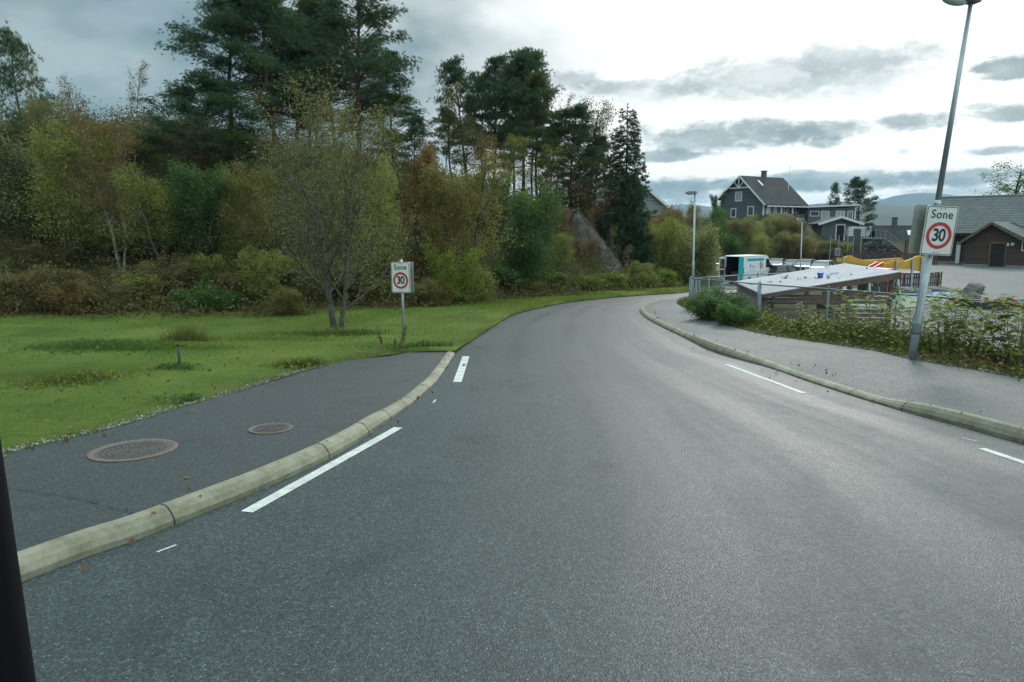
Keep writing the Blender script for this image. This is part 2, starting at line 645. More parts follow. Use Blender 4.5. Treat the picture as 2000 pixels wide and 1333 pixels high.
M['kerb'] = kerb_material()
M['joint'] = simple('joint_gap', (.02, .02, .018), rough=.9)


def lawn_material():
    m, N, b, out = new_mat('lawn_turf')
    pos = N.n('ShaderNodeNewGeometry').outputs['Position']
    f = N.math('ADD', N.math('MULTIPLY', N.noise(pos, .45, 5, .6), .6), N.math('MULTIPLY', N.noise(pos, 9, 5, .7), .4))
    c = N.ramp(f, [(.36, (.048, .086, .014)), (.5, (.098, .152, .024)), (.64, (.155, .195, .044))])
    br = N.smooth(N.noise(pos, 1.3, 5, .7), .57, .70)
    c = N.mix(N.math('MULTIPLY', br, .5), c, (.16, .10, .035))
    N.link(c, b.inputs['Base Color'])
    b.inputs['Roughness'].default_value = .85
    b.inputs['Specular IOR Level'].default_value = .12
    bp = N.n('ShaderNodeBump'); bp.inputs['Strength'].default_value = 1.0; bp.inputs['Distance'].default_value = .05
    N.link(N.noise(pos, 40, 5, .75), bp.inputs['Height']); N.link(bp.outputs[0], b.inputs['Normal'])
    return m


def ground_material():
    m, N, b, out = new_mat('forest_floor')
    ge = N.n('ShaderNodeNewGeometry')
    pos = ge.outputs['Position']
    f = N.math('ADD', N.math('MULTIPLY', N.noise(pos, .35, 6, .65), .55), N.math('MULTIPLY', N.noise(pos, 6, 5, .75), .45))
    c = N.ramp(f, [(.34, (.022, .022, .009)), (.47, (.048, .050, .016)), (.58, (.075, .055, .025)), (.72, (.105, .075, .036))])
    N.link(c, b.inputs['Base Color'])
    b.inputs['Roughness'].default_value = .9
    b.inputs['Specular IOR Level'].default_value = .15
    bp = N.n('ShaderNodeBump'); bp.inputs['Strength'].default_value = .9; bp.inputs['Distance'].default_value = .12
    N.link(N.noise(pos, 8, 6, .7), bp.inputs['Height']); N.link(bp.outputs[0], b.inputs['Normal'])
    return m


M['lawn'] = lawn_material()
M['ground'] = ground_material()
M['grass_a'] = leaf_mat('grass_blades', [(.048, .094, .015), (.105, .172, .026), (.168, .220, .046), (.20, .19, .068)], trans=.35)
M['grass_b'] = leaf_mat('rank_grass', [(.036, .072, .014), (.064, .112, .022), (.10, .15, .036)], trans=.35)
M['grass_dry'] = leaf_mat('dry_grass', [(.06, .085, .02), (.10, .115, .032), (.14, .125, .05)], trans=.35)
M['cover'] = leaf_mat('ground_cover', [(.036, .062, .014), (.07, .115, .022), (.12, .16, .036), (.16, .16, .045), (.12, .06, .03)], trans=.3)
M['under'] = leaf_mat('undergrowth_leaves', [(.050, .060, .022), (.080, .086, .030), (.105, .095, .036), (.12, .085, .036)], trans=.3)
M['dead'] = leaf_mat('dead_leaves', [(.055, .030, .015), (.11, .060, .026), (.17, .105, .04)], trans=.15)
# foliage
M['pine'] = leaf_mat('pine_needles', [(0.028, 0.061, 0.032), (0.053, 0.101, 0.051), (0.089, 0.146, 0.068)], trans=.16, rough=.5)
M['pine_olive'] = leaf_mat('olive_pine_needles', [(0.041, 0.068, 0.028), (0.077, 0.105, 0.041), (0.132, 0.146, 0.051)], trans=.18, rough=.5)
M['spruce'] = leaf_mat('spruce_needles', [(0.022, 0.049, 0.029), (0.042, 0.079, 0.043), (0.068, 0.113, 0.056)], trans=.14, rough=.5)
M['lf_brown'] = leaf_mat('brown_olive_leaves', [(0.074, 0.074, 0.035), (0.128, 0.119, 0.054), (0.182, 0.155, 0.068), (0.196, 0.135, 0.061)], trans=.38)
M['lf_road'] = leaf_mat('roadside_tree_leaves', [(0.060, 0.077, 0.029), (0.110, 0.122, 0.043), (0.162, 0.162, 0.060), (0.198, 0.174, 0.072)], trans=.4)
M['lf_orange'] = leaf_mat('rusty_leaves', [(0.078, 0.058, 0.026), (0.138, 0.090, 0.036), (0.198, 0.114, 0.041), (0.192, 0.150, 0.054)], trans=.4)
M['lf_yellow'] = leaf_mat('yellowing_leaves', [(0.077, 0.085, 0.030), (0.135, 0.135, 0.043), (0.194, 0.173, 0.055), (0.225, 0.173, 0.056)], trans=.40)
M['lf_olive'] = leaf_mat('olive_green_leaves', [(0.076, 0.105, 0.031), (0.145, 0.175, 0.046), (0.230, 0.245, 0.065), (0.285, 0.251, 0.073)], trans=.38)
M['lf_green'] = leaf_mat('fresh_green_leaves', [(0.038, 0.077, 0.028), (0.065, 0.122, 0.041), (0.106, 0.170, 0.058)], trans=.38)
M['lf_deep'] = leaf_mat('deep_green_leaves', [(0.033, 0.077, 0.022), (0.061, 0.129, 0.031), (0.101, 0.184, 0.044)], trans=.3)
M['lf_gray'] = leaf_mat('grey_green_leaves', [(0.074, 0.094, 0.051), (0.127, 0.148, 0.074), (0.205, 0.211, 0.108)], trans=.35)
M['lf_willow'] = leaf_mat('willow_leaves', [(0.061, 0.084, 0.029), (0.109, 0.137, 0.048), (0.185, 0.201, 0.089), (0.306, 0.290, 0.145)], trans=.38)
M['lf_lime'] = leaf_mat('yellow_green_leaves', [(0.072, 0.114, 0.019), (0.138, 0.186, 0.029), (0.210, 0.246, 0.048)], trans=.42)
M['lf_pink'] = leaf_mat('pinkish_brown_leaves', [(0.128, 0.090, 0.051), (0.179, 0.123, 0.067), (0.239, 0.158, 0.086)], trans=.35)
M['knot'] = leaf_mat('knotweed_leaves', [(.058, .105, .020), (.105, .17, .030), (.17, .225, .042), (.22, .23, .055)], trans=.45, rough=.6, spec=.2)
M['bark'] = simple('dark_bark', (.030, .026, .020), (.075, .066, .052), rough=.9, scale=6, bump=.6, bscale=18, stretch=(1, 1, .35))
M['bark_gray'] = simple('grey_bark', (.055, .052, .042), (.135, .128, .105), rough=.9, scale=7, bump=.5, bscale=20, stretch=(1, 1, .5))
M['bark_mixed'] = simple('scaly_bark', (.030, .027, .022), (.12, .112, .092), rough=.9, scale=5, bump=.6, bscale=20)
M['bark_pine'] = simple('red_pine_bark', (.055, .030, .019), (.13, .070, .042), rough=.9, scale=5, bump=.7, bscale=14, stretch=(1, 1, .4))
M['stem_red'] = simple('reddish_stem', (.10, .06, .03), (.18, .09, .045), rough=.6, scale=8)


def birch_bark():
    m, N, b, out = new_mat('birch_bark')
    tc = N.n('ShaderNodeTexCoord').outputs['Object']
    mp = N.n('ShaderNodeMapping'); mp.inputs['Scale'].default_value = (1, 1, 3.5); N.link(tc, mp.inputs[0])
    f = N.noise(mp.outputs[0], 4.0, 6, .7)
    N.link(N.ramp(f, [(.36, (.035, .032, .026)), (.47, (.20, .19, .155)), (.7, (.34, .33, .28))]), b.inputs['Base Color'])
    b.inputs['Roughness'].default_value = .8
    return m


M['bark_birch'] = birch_bark()


def rock_material(name='bare_rock', k=1.0):
    m, N, b, out = new_mat(name)
    tc = N.n('ShaderNodeTexCoord').outputs['Object']
    f = N.noise(tc, .9, 8, .68)
    c = N.ramp(f, [(.3, (.035 * k, .032 * k, .028 * k)), (.5, (.10 * k, .088 * k, .076 * k)), (.68, (.22 * k, .195 * k, .17 * k))])
    mo = N.smooth(N.noise(tc, 2.5, 6, .7), .53, .63)
    c = N.mix(N.math('MULTIPLY', mo, .7), c, (.05, .05, .02))
    N.link(c, b.inputs['Base Color'])
    b.inputs['Roughness'].default_value = .75
    bp = N.n('ShaderNodeBump'); bp.inputs['Strength'].default_value = 1; bp.inputs['Distance'].default_value = .12
    N.link(N.noise(tc, 3.5, 8, .7), bp.inputs['Height']); N.link(bp.outputs[0], b.inputs['Normal'])
    return m


M['rock'] = rock_material()
M['galv'] = simple('galvanised_steel', (.26, .30, .32), (.36, .40, .42), rough=.42, metal=.55, scale=5)
M['galv_dark'] = simple('dull_galvanised_steel', (.13, .165, .175), (.21, .25, .26), rough=.55, metal=.5, scale=5)
M['lamp_gray'] = simple('lamp_housing', (.13, .15, .15), (.19, .21, .21), rough=.5, scale=6)
M['glass_lens'] = simple('lamp_lens', (.45, .48, .47), (.58, .6, .59), rough=.15, scale=3)
M['sign_white'] = simple('sign_sheeting', (.58, .61, .58), (.68, .70, .67), rough=.35, scale=3)
M['sign_red'] = simple('sign_red', (.42, .018, .03), (.48, .03, .04), rough=.35, scale=3)
M['sign_black'] = simple('sign_black', (.012, .018, .02), (.02, .028, .03), rough=.35, scale=3)
M['sign_back'] = simple('sign_back', (.20, .21, .18), (.30, .31, .27), rough=.4, metal=.3, scale=3)
M['black'] = simple('black_rubber', (.006, .007, .008), (.012, .013, .014), rough=.5, scale=4)
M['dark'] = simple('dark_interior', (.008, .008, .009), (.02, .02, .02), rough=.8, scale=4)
M['iron'] = simple('cast_iron', (.085, .060, .046), (.15, .105, .08), rough=.55, scale=20, bump=.5, bscale=70)
M['iron_dark'] = simple('cast_iron_lid', (.045, .043, .042), (.085, .078, .072), rough=.5, scale=20, bump=.6, bscale=60)
M['gravel'] = leaf_mat('gravel_chips', [(.10, .10, .095), (.20, .20, .19), (.34, .34, .32)], trans=0)


# ------------------------------------------------------------------ ground sheet
def ground():
    def axis(segs):
        out = []
        for a, b, n in segs:
            out += list(np.linspace(a, b, n, endpoint=False))
        return np.array(out + [segs[-1][1]])
    xs = axis([(-6000, -400, 14), (-400, -60, 18), (-60, -30, 25), (-30, 20, 90), (20, 70, 60), (70, 400, 24), (400, 6000, 16)])
    ys = axis([(-60, -10, 12), (-10, 20, 30), (20, 62, 84), (62, 125, 70), (125, 420, 26), (420, 7000, 20)])
    X, Y = np.meshgrid(xs, ys)
    Z = zg(X, Y)
    V = np.stack([X.ravel(), Y.ravel(), Z.ravel()], 1)
    nx = len(xs)
    i = np.arange(len(ys) - 1)[:, None] * nx + np.arange(nx - 1)[None, :]
    Fq = np.stack([i, i + 1, i + nx + 1, i + nx], -1).reshape(-1, 4)
    o = link('ground', np_mesh('ground', V, Fq, True), M['ground'])
    tag(o, kind='structure')


ground()


def resample(pts, n):
    P = np.array([[p[0], p[1]] for p in pts], float)
    # smooth polyline (Catmull-Rom) then even resampling
    Q = []
    for i in range(len(P) - 1):
        p0, p1, p2, p3 = P[max(i - 1, 0)], P[i], P[i + 1], P[min(i + 2, len(P) - 1)]
        for t in np.linspace(0, 1, 12, endpoint=False):
            t2, t3 = t * t, t * t * t
            Q.append(.5 * ((2 * p1) + (-p0 + p2) * t + (2 * p0 - 5 * p1 + 4 * p2 - p3) * t2 + (-p0 + 3 * p1 - 3 * p2 + p3) * t3))
    Q.append(P[-1])
    Q = np.array(Q)
    s = np.concatenate([[0], np.cumsum(np.linalg.norm(np.diff(Q, axis=0), axis=1))])
    u = np.linspace(0, s[-1], n)
    return np.stack([np.interp(u, s, Q[:, 0]), np.interp(u, s, Q[:, 1])], 1)


def loft(name, A, B, zf, m, mat, uv=False):
    """strip between two equally sampled edge lines, m faces across; zf(X, Y, s, k) gives height"""
    n = len(A)
    s = np.linspace(0, 1, m + 1)
    XY = A[:, None, :] * (1 - s)[None, :, None] + B[:, None, :] * s[None, :, None]
    X, Y = XY[..., 0], XY[..., 1]
    SS = np.broadcast_to(s[None, :], X.shape)
    K = np.broadcast_to(np.linspace(0, 1, n)[:, None], X.shape)
    Z = zf(X, Y, SS, K)
    V = np.stack([X.ravel(), Y.ravel(), Z.ravel()], 1)
    i = np.arange(n - 1)[:, None] * (m + 1) + np.arange(m)[None, :]
    Fq = np.stack([i, i + 1, i + m + 2, i + m + 1], -1).reshape(-1, 4)
    me = np_mesh(name, V, Fq, True)
    if uv:
        L = np.concatenate([[0], np.cumsum(np.linalg.norm(np.diff(A, axis=0), axis=1))])
        U = np.stack([SS.ravel(), np.broadcast_to(L[:, None], X.shape).ravel()], 1)
        ul = me.uv_layers.new(name='UVMap')
        li = np.empty(len(me.loops), np.int32); me.loops.foreach_get('vertex_index', li)
        ul.data.foreach_set('uv', U[li].astype(np.float32).ravel())
    # faces up
    if me.polygons[0].normal.z < 0:
        me.flip_normals()
    return tag(link(name, me, mat), kind='structure'), XY


def P2(px, py, dz=0.0):
    g = G(px, py, dz)
    return (g.x, g.y)


# --- edge lines (read off on the road plane)
kerbL_foot = [(-8.6, -8), (-5.6, 0)] + [P2(*q) for q in [(40, 1135), (300, 1040), (585, 922), (700, 862), (748, 828), (800, 792), (850, 747), (876, 712), (889, 691)]]
road_left = kerbL_foot + [P2(*q) for q in [(905, 677), (960, 640), (1000, 616), (1050, 602.5), (1100, 592.5), (1150, 586), (1200, 581), (1260, 576.5), (1340, 571)]] + [(13.0, 43.5), (20, 48.5), (30, 54), (38, 58)]
kerbR_foot = [(12.4, -8), (9.7, -2.5), (8.1, 2.0), (7.0, 5.2), (6.4, 7.2)] + [P2(*q) for q in [(2000, 866), (1870, 830), (1740, 795), (1600, 751), (1500, 717), (1393, 686), (1330, 656), (1275, 629), (1253, 614), (1251, 604), (1268, 595.5), (1300, 589), (1345, 583)]]
road_right = kerbR_foot + [(11.4, 37.5), (17, 41.5), (26, 46), (36, 50)]
NR = 160
RL, RR = resample(road_left, NR), resample(road_right, NR)


def road_z(X, Y, s, k):
    return zr(Y) + .02 * np.sin(s * math.pi) - .012 + .006 * fbm(X, Y, .5, 2)


road, _ = loft('road', RL, RR, road_z, 14, M['road'], uv=True)


def road_zp(x, y):
    p = np.array([x, y])
    d = RR - RL
    s = np.clip(((p - RL) * d).sum(1) / (d * d).sum(1), 0, 1)
    i = int(np.argmin(np.linalg.norm(RL + d * s[:, None] - p, axis=1)))
    return float(road_z(np.array(x), np.array(y), s[i], 0)) + .004


def strip_mark(name, a, b, wd, mat, parent, skew=0):
    """painted dash on the road from a to b (both world xy)"""
    a, b = np.array(a), np.array(b)
    d = (b - a) / np.linalg.norm(b - a)
    nrm = np.array([-d[1], d[0]]) * wd / 2
    n = 8
    vs, fs = [], []
    for i in range(n + 1):
        c = a + (b - a) * i / n
        for sgn in (-1, 1):
            q = c + nrm * sgn
            vs.append((q[0], q[1], road_zp(*q)))
    for i in range(n):
        fs.append((2 * i, 2 * i + 1, 2 * i + 3, 2 * i + 2))
    return MB().add(vs, fs).build(name, mat, parent)


strip_mark('edge_line', P2(482, 999), P2(778, 834), .125, M['paint'], road)
strip_mark('edge_line', P2(893, 746), P2(910, 696), .15, M['paint'], road)
strip_mark('edge_line', P2(1418, 712), P2(1570, 768), .105, M['paint'], road)
strip_mark('edge_line', P2(1918, 876), P2(2080, 930), .105, M['paint'], road)
strip_mark('chalk_mark', P2(306, 1077), P2(344, 1063), .025, M['thin_paint'], road)
strip_mark('chalk_mark', P2(1878, 855), P2(1908, 862), .02, M['thin_paint'], road)
strip_mark('chalk_mark', P2(846, 786), P2(851, 780), .03, M['thin_paint'], road)


# --- kerbs: swept chamfered profile with dropped lengths
def kerb(name, foot, side, hfun, n, w=.17, label=None):
    A = resample(foot, n)
    T = np.gradient(A, axis=0)
    T /= np.linalg.norm(T, axis=1)[:, None]
    nr = np.stack([-T[:, 1], T[:, 0]], 1) * side
    L = np.concatenate([[0], np.cumsum(np.linalg.norm(np.diff(A, axis=0), axis=1))])
    vs = []
    for i in range(n):
        h = hfun(A[i], L[i] / L[-1])
        z0 = float(zr(A[i][1]))
        wob = .004 * math.sin(i * .9) + .006 * math.sin(i * .23)
        for (o, hz) in ((0.0, -.08), (0.0, .25 * h), (.03, .62 * h), (.075, .93 * h), (.10, h), (w, h + .003), (w, -.08)):
            q = A[i] + nr[i] * (o + wob)
            vs.append((q[0], q[1], z0 + hz))
    m = 7
    fs = []
    for i in range(n - 1):
        for j in range(m - 1):
            a = i * m + j
            fs.append((a, a + 1, a + m + 1, a + m) if side < 0 else (a, a + m, a + m + 1, a + 1))
    e = (n - 1) * m
    fs.append(tuple(range(m))); fs.append(tuple(range(e + m - 1, e - 1, -1)))
    o = MB().add(vs, fs).build(name, M['kerb'], None, smooth=False)
    tag(o, kind='structure')
    return o, A, nr


def hL(p, s):
    y = p[1]
    return float(np.interp(y, [0, 7.9, 9.0, 10.0, 13, 16.2], [.145, .145, .13, .075, .06, .045]))


def hR(p, s):
    y = p[1]
    return float(np.interp(y, [0, 8.9, 9.7, 10.5, 13.2, 14.2, 15.4, 17, 19, 40], [.15, .15, .14, .065, .06, .09, .15, .15, .10, .09]))


kl, KL, KLn = kerb('kerb', kerbL_foot, +1, hL, 120, w=.155)
kr, KR, KRn = kerb('kerb', kerbR_foot, -1, hR, 150, w=.15)
# sawn joints across the left and right kerbs (thin dark inlays proud of the profile)
for A, nr, side, hf, par, w, ys in ((KL, KLn, 1, hL, kl, .155, (1.2, 3.4, 5.7, 7.75, 8.7, 9.6, 10.6, 11.6, 12.7, 13.8, 14.9)), (KR, KRn, -1, hR, kr, .15, (7.6, 9.9, 11.2, 12.6, 14.4, 15.6, 17.5, 20, 22.5))):
    for yj in ys:
        i = int(np.argmin(np.abs(A[:, 1] - yj)))
        p = A[i]; t = A[min(i + 1, len(A) - 1)] - A[i - 1]; t = t / np.linalg.norm(t)
        h = hf(p, 0); z0 = float(zr(p[1]))
        wob = .004 * math.sin(i * .9) + .006 * math.sin(i * .23)
        prof = [(-.003, -.02), (-.003, .25 * h), (.028, .635 * h), (.073, .945 * h), (.099, h + .003), (w - .002, h + .006), (w - .002, -.02)]
        vs = []
        for sg in (-1, 1):
            for (o_, hz) in prof:
                q = p + nr[i] * (o_ + wob) + t * sg * .006
                vs.append((q[0], q[1], z0 + hz))
        m = len(prof)
        MB().add(vs, [(j, j + 1, m + j + 1, m + j) for j in range(m - 1)] + [tuple(range(m)), tuple(range(2 * m - 1, m - 1, -1))]).build('joint', M['joint'], par)

# --- asphalt footpath on the left
back_L = KL + KLn * .157
path_edge = resample([(-13.5, -8), (-11.5, 0)] + [P2(x, y, .1) for x, y in [(-420, 1010), (0, 893), (200, 846), (330, 806), (450, 771), (560, 735), (640, 711), (700, 698.5), (760, 692)]] + [P2(800, 690.3, .03)], 120)


def path_z(X, Y, s, k):
    h = np.interp(Y, [0, 7.9, 9.0, 10.0, 13, 16.2], [.135, .135, .12, .07, .055, .03])
    return zr(Y) + h * (1 - s) + np.interp(Y, [0, 10, 15, 17], [.12, .12, .06, .03]) * s + .008 * fbm(X, Y, .6, 2)


footpath, _ = loft('footpath', back_L, path_edge, path_z, 10, M['path'])
# a cracked seam across the path
sm = resample([P2(0, 955, .1), P2(80, 968, .1), P2(170, 985, .1), P2(262, 1012, .1)], 24)
MB().add([(q[0] + .0, q[1] + sg * (.005 + .004 * math.sin(i * 1.7)) + .012 * math.sin(i * 2.9), float(zr(q[1])) + .142 + .004) for i, q in enumerate(sm) for sg in (-1, 1)],
         [(2 * i, 2 * i + 1, 2 * i + 3, 2 * i + 2) for i in range(23)]).build('seam', M['joint'], footpath)


# --- manholes in the path
def manhole(label, px, py, rad):
    g = G(px, py, .13)
    r = thing('manhole', label, 'manhole cover', (g.x, g.y, float(zr(g.y)) + .136), random.uniform(0, 1), 'manhole covers in the footpath')
    r.rotation_euler[0] = -SLOPE
    ring = MB()
    n = 48
    prof = [(rad, -.02), (rad, .003), (rad * .985, .006), (rad * .88, .006), (rad * .86, .001)]
    for i in range(n):
        a = 2 * math.pi * i / n
        for (q, z) in prof:
            ring.v.append((q * math.cos(a), q * math.sin(a), z))
    m = len(prof)
    for i in range(n):
        for j in range(m - 1):
            ring.f.append((i * m + j, ((i + 1) % n) * m + j, ((i + 1) % n) * m + j + 1, i * m + j + 1))
    ring.build('rim', M['iron'], r)
    lid = MB()
    R2 = rad * .86
    lid.prism([(R2 * math.cos(2 * math.pi * i / n), R2 * math.sin(2 * math.pi * i / n)) for i in range(n)], -.01, .001)
    # raised arc-shaped cleats
    k = 9
    for ring_i in range(1, 7):
        rr = R2 * ring_i / 7.2
        cnt = max(5, int(ring_i * 5))
        for j in range(cnt):
            a = 2 * math.pi * (j + .5 * (ring_i % 2)) / cnt
            da = math.pi / cnt * .72
            w2 = R2 / 7.2 * .32
            pts = [((rr + sr * w2) * math.cos(a + sa * da), (rr + sr * w2) * math.sin(a + sa * da)) for sr, sa in ((-1, -1), (-1, 1), (1, 1), (1, -1))]
            lid.prism(pts, .001, .006)
    lid.build('lid', M['iron_dark'], r)


manhole('large round cast iron manhole cover with a broad rusty rim in the dark footpath', 261, 880, .44)
manhole('smaller rusty round manhole cover nearer the kerb in the dark footpath', 529, 838, .26)

# --- lawn on the left of the path and road
lawn_near = resample([tuple(path_edge[0] + np.array([.05, 0]))] + [tuple(q) for q in path_edge[6:112:7]] + [tuple(path_edge[-1]), P2(865, 690), P2(889, 689)] +
                     [P2(*q) for q in [(902, 679), (960, 641), (1000, 617), (1050, 603), (1100, 593), (1150, 586.5), (1200, 581.5), (1260, 577), (1340, 571.5)]] + [(13.0, 43.7)], 220)
lawn_far = resample([(-45, -6), (-40, 10), (-36, 25.5), (-25, 25.8), (-16, 25.6), (-8, 25.8), (-4, 28.5), (0, 33.0), (3.7, 36.6), (7, 39.6), (10, 42.6), (12.6, 45.6)], 220)


def lawn_z(X, Y, s, k):
    e = np.where(Y < 15.5, .125, .03)
    e = np.interp(Y, [0, 12, 15.5, 17], [.13, .10, .05, .022])
    edge = sst(0, .06, s)
    bump = .10 * fbm(X, Y, .33, 3) + .03 * fbm(X, Y, 2.1, 3)
    return zr(Y) + e * (1 - edge) + (.13 + bump) * edge


lawn, LXY = loft('lawn', lawn_near, lawn_far, lawn_z, 46, M['lawn'])


def lawn_height(x, y):
    return zr(y) + .13 + .10 * fbm(x, y, .33, 3) + .03 * fbm(x, y, 2.1, 3)


# --- pavement on the right, and the verge beyond it
back_R = KR + KRn * .152
walk_edge = resample([(15.5, -8), (12.6, -1), (10.9, 3.5), (9.6, 7.0), (8.8, 9.8)] + [P2(*q) for q in [(2000, 758), (1900, 737), (1780, 716), (1700, 697), (1600, 681), (1500, 666), (1440, 651), (1380, 631), (1338, 610), (1322, 600), (1326, 593), (1348, 585.5)]], 150)


def walk_z(X, Y, s, k):
    h = np.interp(Y, [0, 8.9, 9.7, 10.5, 13.2, 14.2, 15.4, 17, 19, 40], [.148, .148, .138, .064, .058, .088, .148, .148, .098, .088])
    return zr(Y) + h * (1 - sst(0, .25, s)) + .115 * sst(0, .25, s) + .02 * s + .008 * fbm(X, Y, .7, 2)


walk, _ = loft('pavement', back_R, walk_edge, walk_z, 12, M['walk'])
FENCE = [(14.2, -4), (12.4, 5), (9.95, 13.8), (9.3, 16.3), (7.5, 21.7), (6.45, 25.9)]
verge_out = resample([(18.2, -8), (14.6, 0)] + [(p[0] + .9, p[1]) for p in FENCE[1:5]] + [(7.0, 26.6), (8.4, 29.5), (9.6, 31.6), (10.4, 34.6)], 150)
verge_in = walk_edge.copy()


def verge_z(X, Y, s, k):
    return zr(Y) + .13 * (1 - sst(0, .2, s)) + (.17 + .10 * fbm(X, Y, .8, 3)) * sst(0, .2, s) - .45 * sst(.6, 1, s)


verge, VXY = loft('verge', verge_in, verge_out, verge_z, 12, M['ground'])

# --- playground asphalt, the kindergarten yard and the car park: sheets on the terrain
def sheet(name, xs, ys, zf, mat, mask=None):
    X, Y = np.meshgrid(xs, ys)
    Z = zf(X, Y)
    V = np.stack([X.ravel(), Y.ravel(), Z.ravel()], 1)
    nx = len(xs)
    i = (np.arange(len(ys) - 1)[:, None] * nx + np.arange(nx - 1)[None, :])
    Fq = np.stack([i, i + 1, i + nx + 1, i + nx], -1).reshape(-1, 4)
    if mask is not None:
        cx, cy = V[Fq][:, :, 0].mean(1), V[Fq][:, :, 1].mean(1)
        Fq = Fq[mask(cx, cy)]
    return tag(link(name, np_mesh(name, V, Fq, True), mat), kind='structure')


def yard_z(X, Y):
    return np.interp(Y, [0, 20, 40, 65, 120], [-1.2, -1.3, -1.3, -1.05, -0.9]) + .012


sheet('playground', np.linspace(9, 75, 100), np.linspace(2, 84, 110), yard_z, M['yard'], lambda x, y: x > fence_x(y) + 2.3)
sheet('parking_lot', np.linspace(8, 40, 50), np.linspace(47, 91, 60), lambda X, Y: zr(Y) + .02, M['yard'],
      lambda x, y: (x < fence_x(y) + .2) & (x > 9 + (y - 47) * .22) & (y > 47) & (y > 38 + x * .42))
M['blue_rubber'] = simple('blue_rubber_surface', (.045, .20, .42), (.075, .27, .50), rough=.7, scale=1.2, spec=.15)
M['green_rubber'] = simple('green_rubber_surface', (.13, .19, .13), (.19, .25, .17), rough=.75, scale=1.2, spec=.15)


def yard_patch(name, pts, mat, dz):
    """painted rubber area: outline in photo pixels laid on the yard"""
    vs = []
    for px, py in pts:
        r = ray(px, py)
        t = (HC + 1.3) / -r.z
        vs.append((r.x * t, r.y * t, 0))
    vs = [(x, y, float(yard_z(np.array([x]), np.array([y]))[0]) + dz) for x, y, _ in vs]
    o = MB().add(vs, [tuple(range(len(vs)))]).build(name, mat)
    return tag(o, kind='structure')


yard_patch('play_surface', [(1655, 598), (1640, 588), (1660, 580), (1720, 570), (1760, 566), (1795, 560), (1815, 565), (1832, 569), (1870, 572), (1868, 576), (1840, 584), (1800, 600), (1740, 606)], M['green_rubber'], .03)
yard_patch('play_surface', [(1690, 579), (1715, 572), (1748, 566), (1780, 560), (1812, 563), (1835, 568), (1868, 571.5), (1866, 575), (1845, 577), (1790, 580), (1740, 582)], M['blue_rubber'], .045)

# --- far hills across the fjord
def ridge(name, D, prof, depth, base, mat, rough):
    """a long hill: crest line given as (px, py) seen at distance D, with real slopes front and back"""
    n, m = 160, 14
    a, b = prof[0][0], prof[-1][0]
    pxs = np.linspace(a, b, n)
    pys = np.interp(pxs, [p[0] for p in prof], [p[1] for p in prof])
    V = []
    for i in range(n):
        w = W(pxs[i], pys[i], D)
        for j in range(m + 1):
            s = j / m * 2 - 1          # -1 front foot .. 0 crest .. 1 back foot
            k = 1 - abs(s) ** 1.25
            x = w.x * (1 + s * depth / D)
            y = D + s * depth
            nz = float(fbm(x, y, rough, 5)) * (w.z - base) * .22 * (abs(s) ** .5) * (1 - abs(s)) * 2
            V.append((x, y, base + (w.z - base) * k + nz + float(fbm(x, 0, rough * 4, 3)) * (w.z - base) * .018 * k))
    i = np.arange(n - 1)[:, None] * (m + 1) + np.arange(m)[None, :]
    Fq = np.stack([i, i + m + 1, i + m + 2, i + 1], -1).reshape(-1, 4)
    return tag(link(name, np_mesh(name, np.array(V), Fq, True), mat), kind='structure')


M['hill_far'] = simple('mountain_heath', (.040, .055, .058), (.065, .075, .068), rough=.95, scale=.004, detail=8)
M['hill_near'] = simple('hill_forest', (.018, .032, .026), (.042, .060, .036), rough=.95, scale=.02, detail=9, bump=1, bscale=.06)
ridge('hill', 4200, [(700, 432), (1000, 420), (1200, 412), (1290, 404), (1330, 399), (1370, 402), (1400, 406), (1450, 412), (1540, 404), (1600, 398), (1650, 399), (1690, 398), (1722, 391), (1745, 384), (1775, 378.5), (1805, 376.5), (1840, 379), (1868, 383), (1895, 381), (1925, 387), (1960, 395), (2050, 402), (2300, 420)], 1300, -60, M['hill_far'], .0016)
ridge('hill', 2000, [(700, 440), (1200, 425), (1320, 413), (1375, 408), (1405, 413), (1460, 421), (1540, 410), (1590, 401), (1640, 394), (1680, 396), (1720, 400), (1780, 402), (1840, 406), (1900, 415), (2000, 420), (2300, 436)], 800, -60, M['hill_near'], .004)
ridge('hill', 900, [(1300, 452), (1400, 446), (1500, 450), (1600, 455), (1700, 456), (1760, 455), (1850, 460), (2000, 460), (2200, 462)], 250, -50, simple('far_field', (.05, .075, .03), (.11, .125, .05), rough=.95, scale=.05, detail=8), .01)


# ------------------------------------------------------------------ tree builders (shared mesh data, unit metres)
UP = np.array([0, 0, 1.0])


def rot_away(d, ang, az):
    """direction at angle ang from d, azimuth az round it"""
    ref = np.array([1.0, 0, 0]) if abs(d[2]) > .9 else UP
    u = np.cross(d, ref); u /= np.linalg.norm(u)
    v = np.cross(d, u)
    return d * math.cos(ang) + (u * math.cos(az) + v * math.sin(az)) * math.sin(ang)


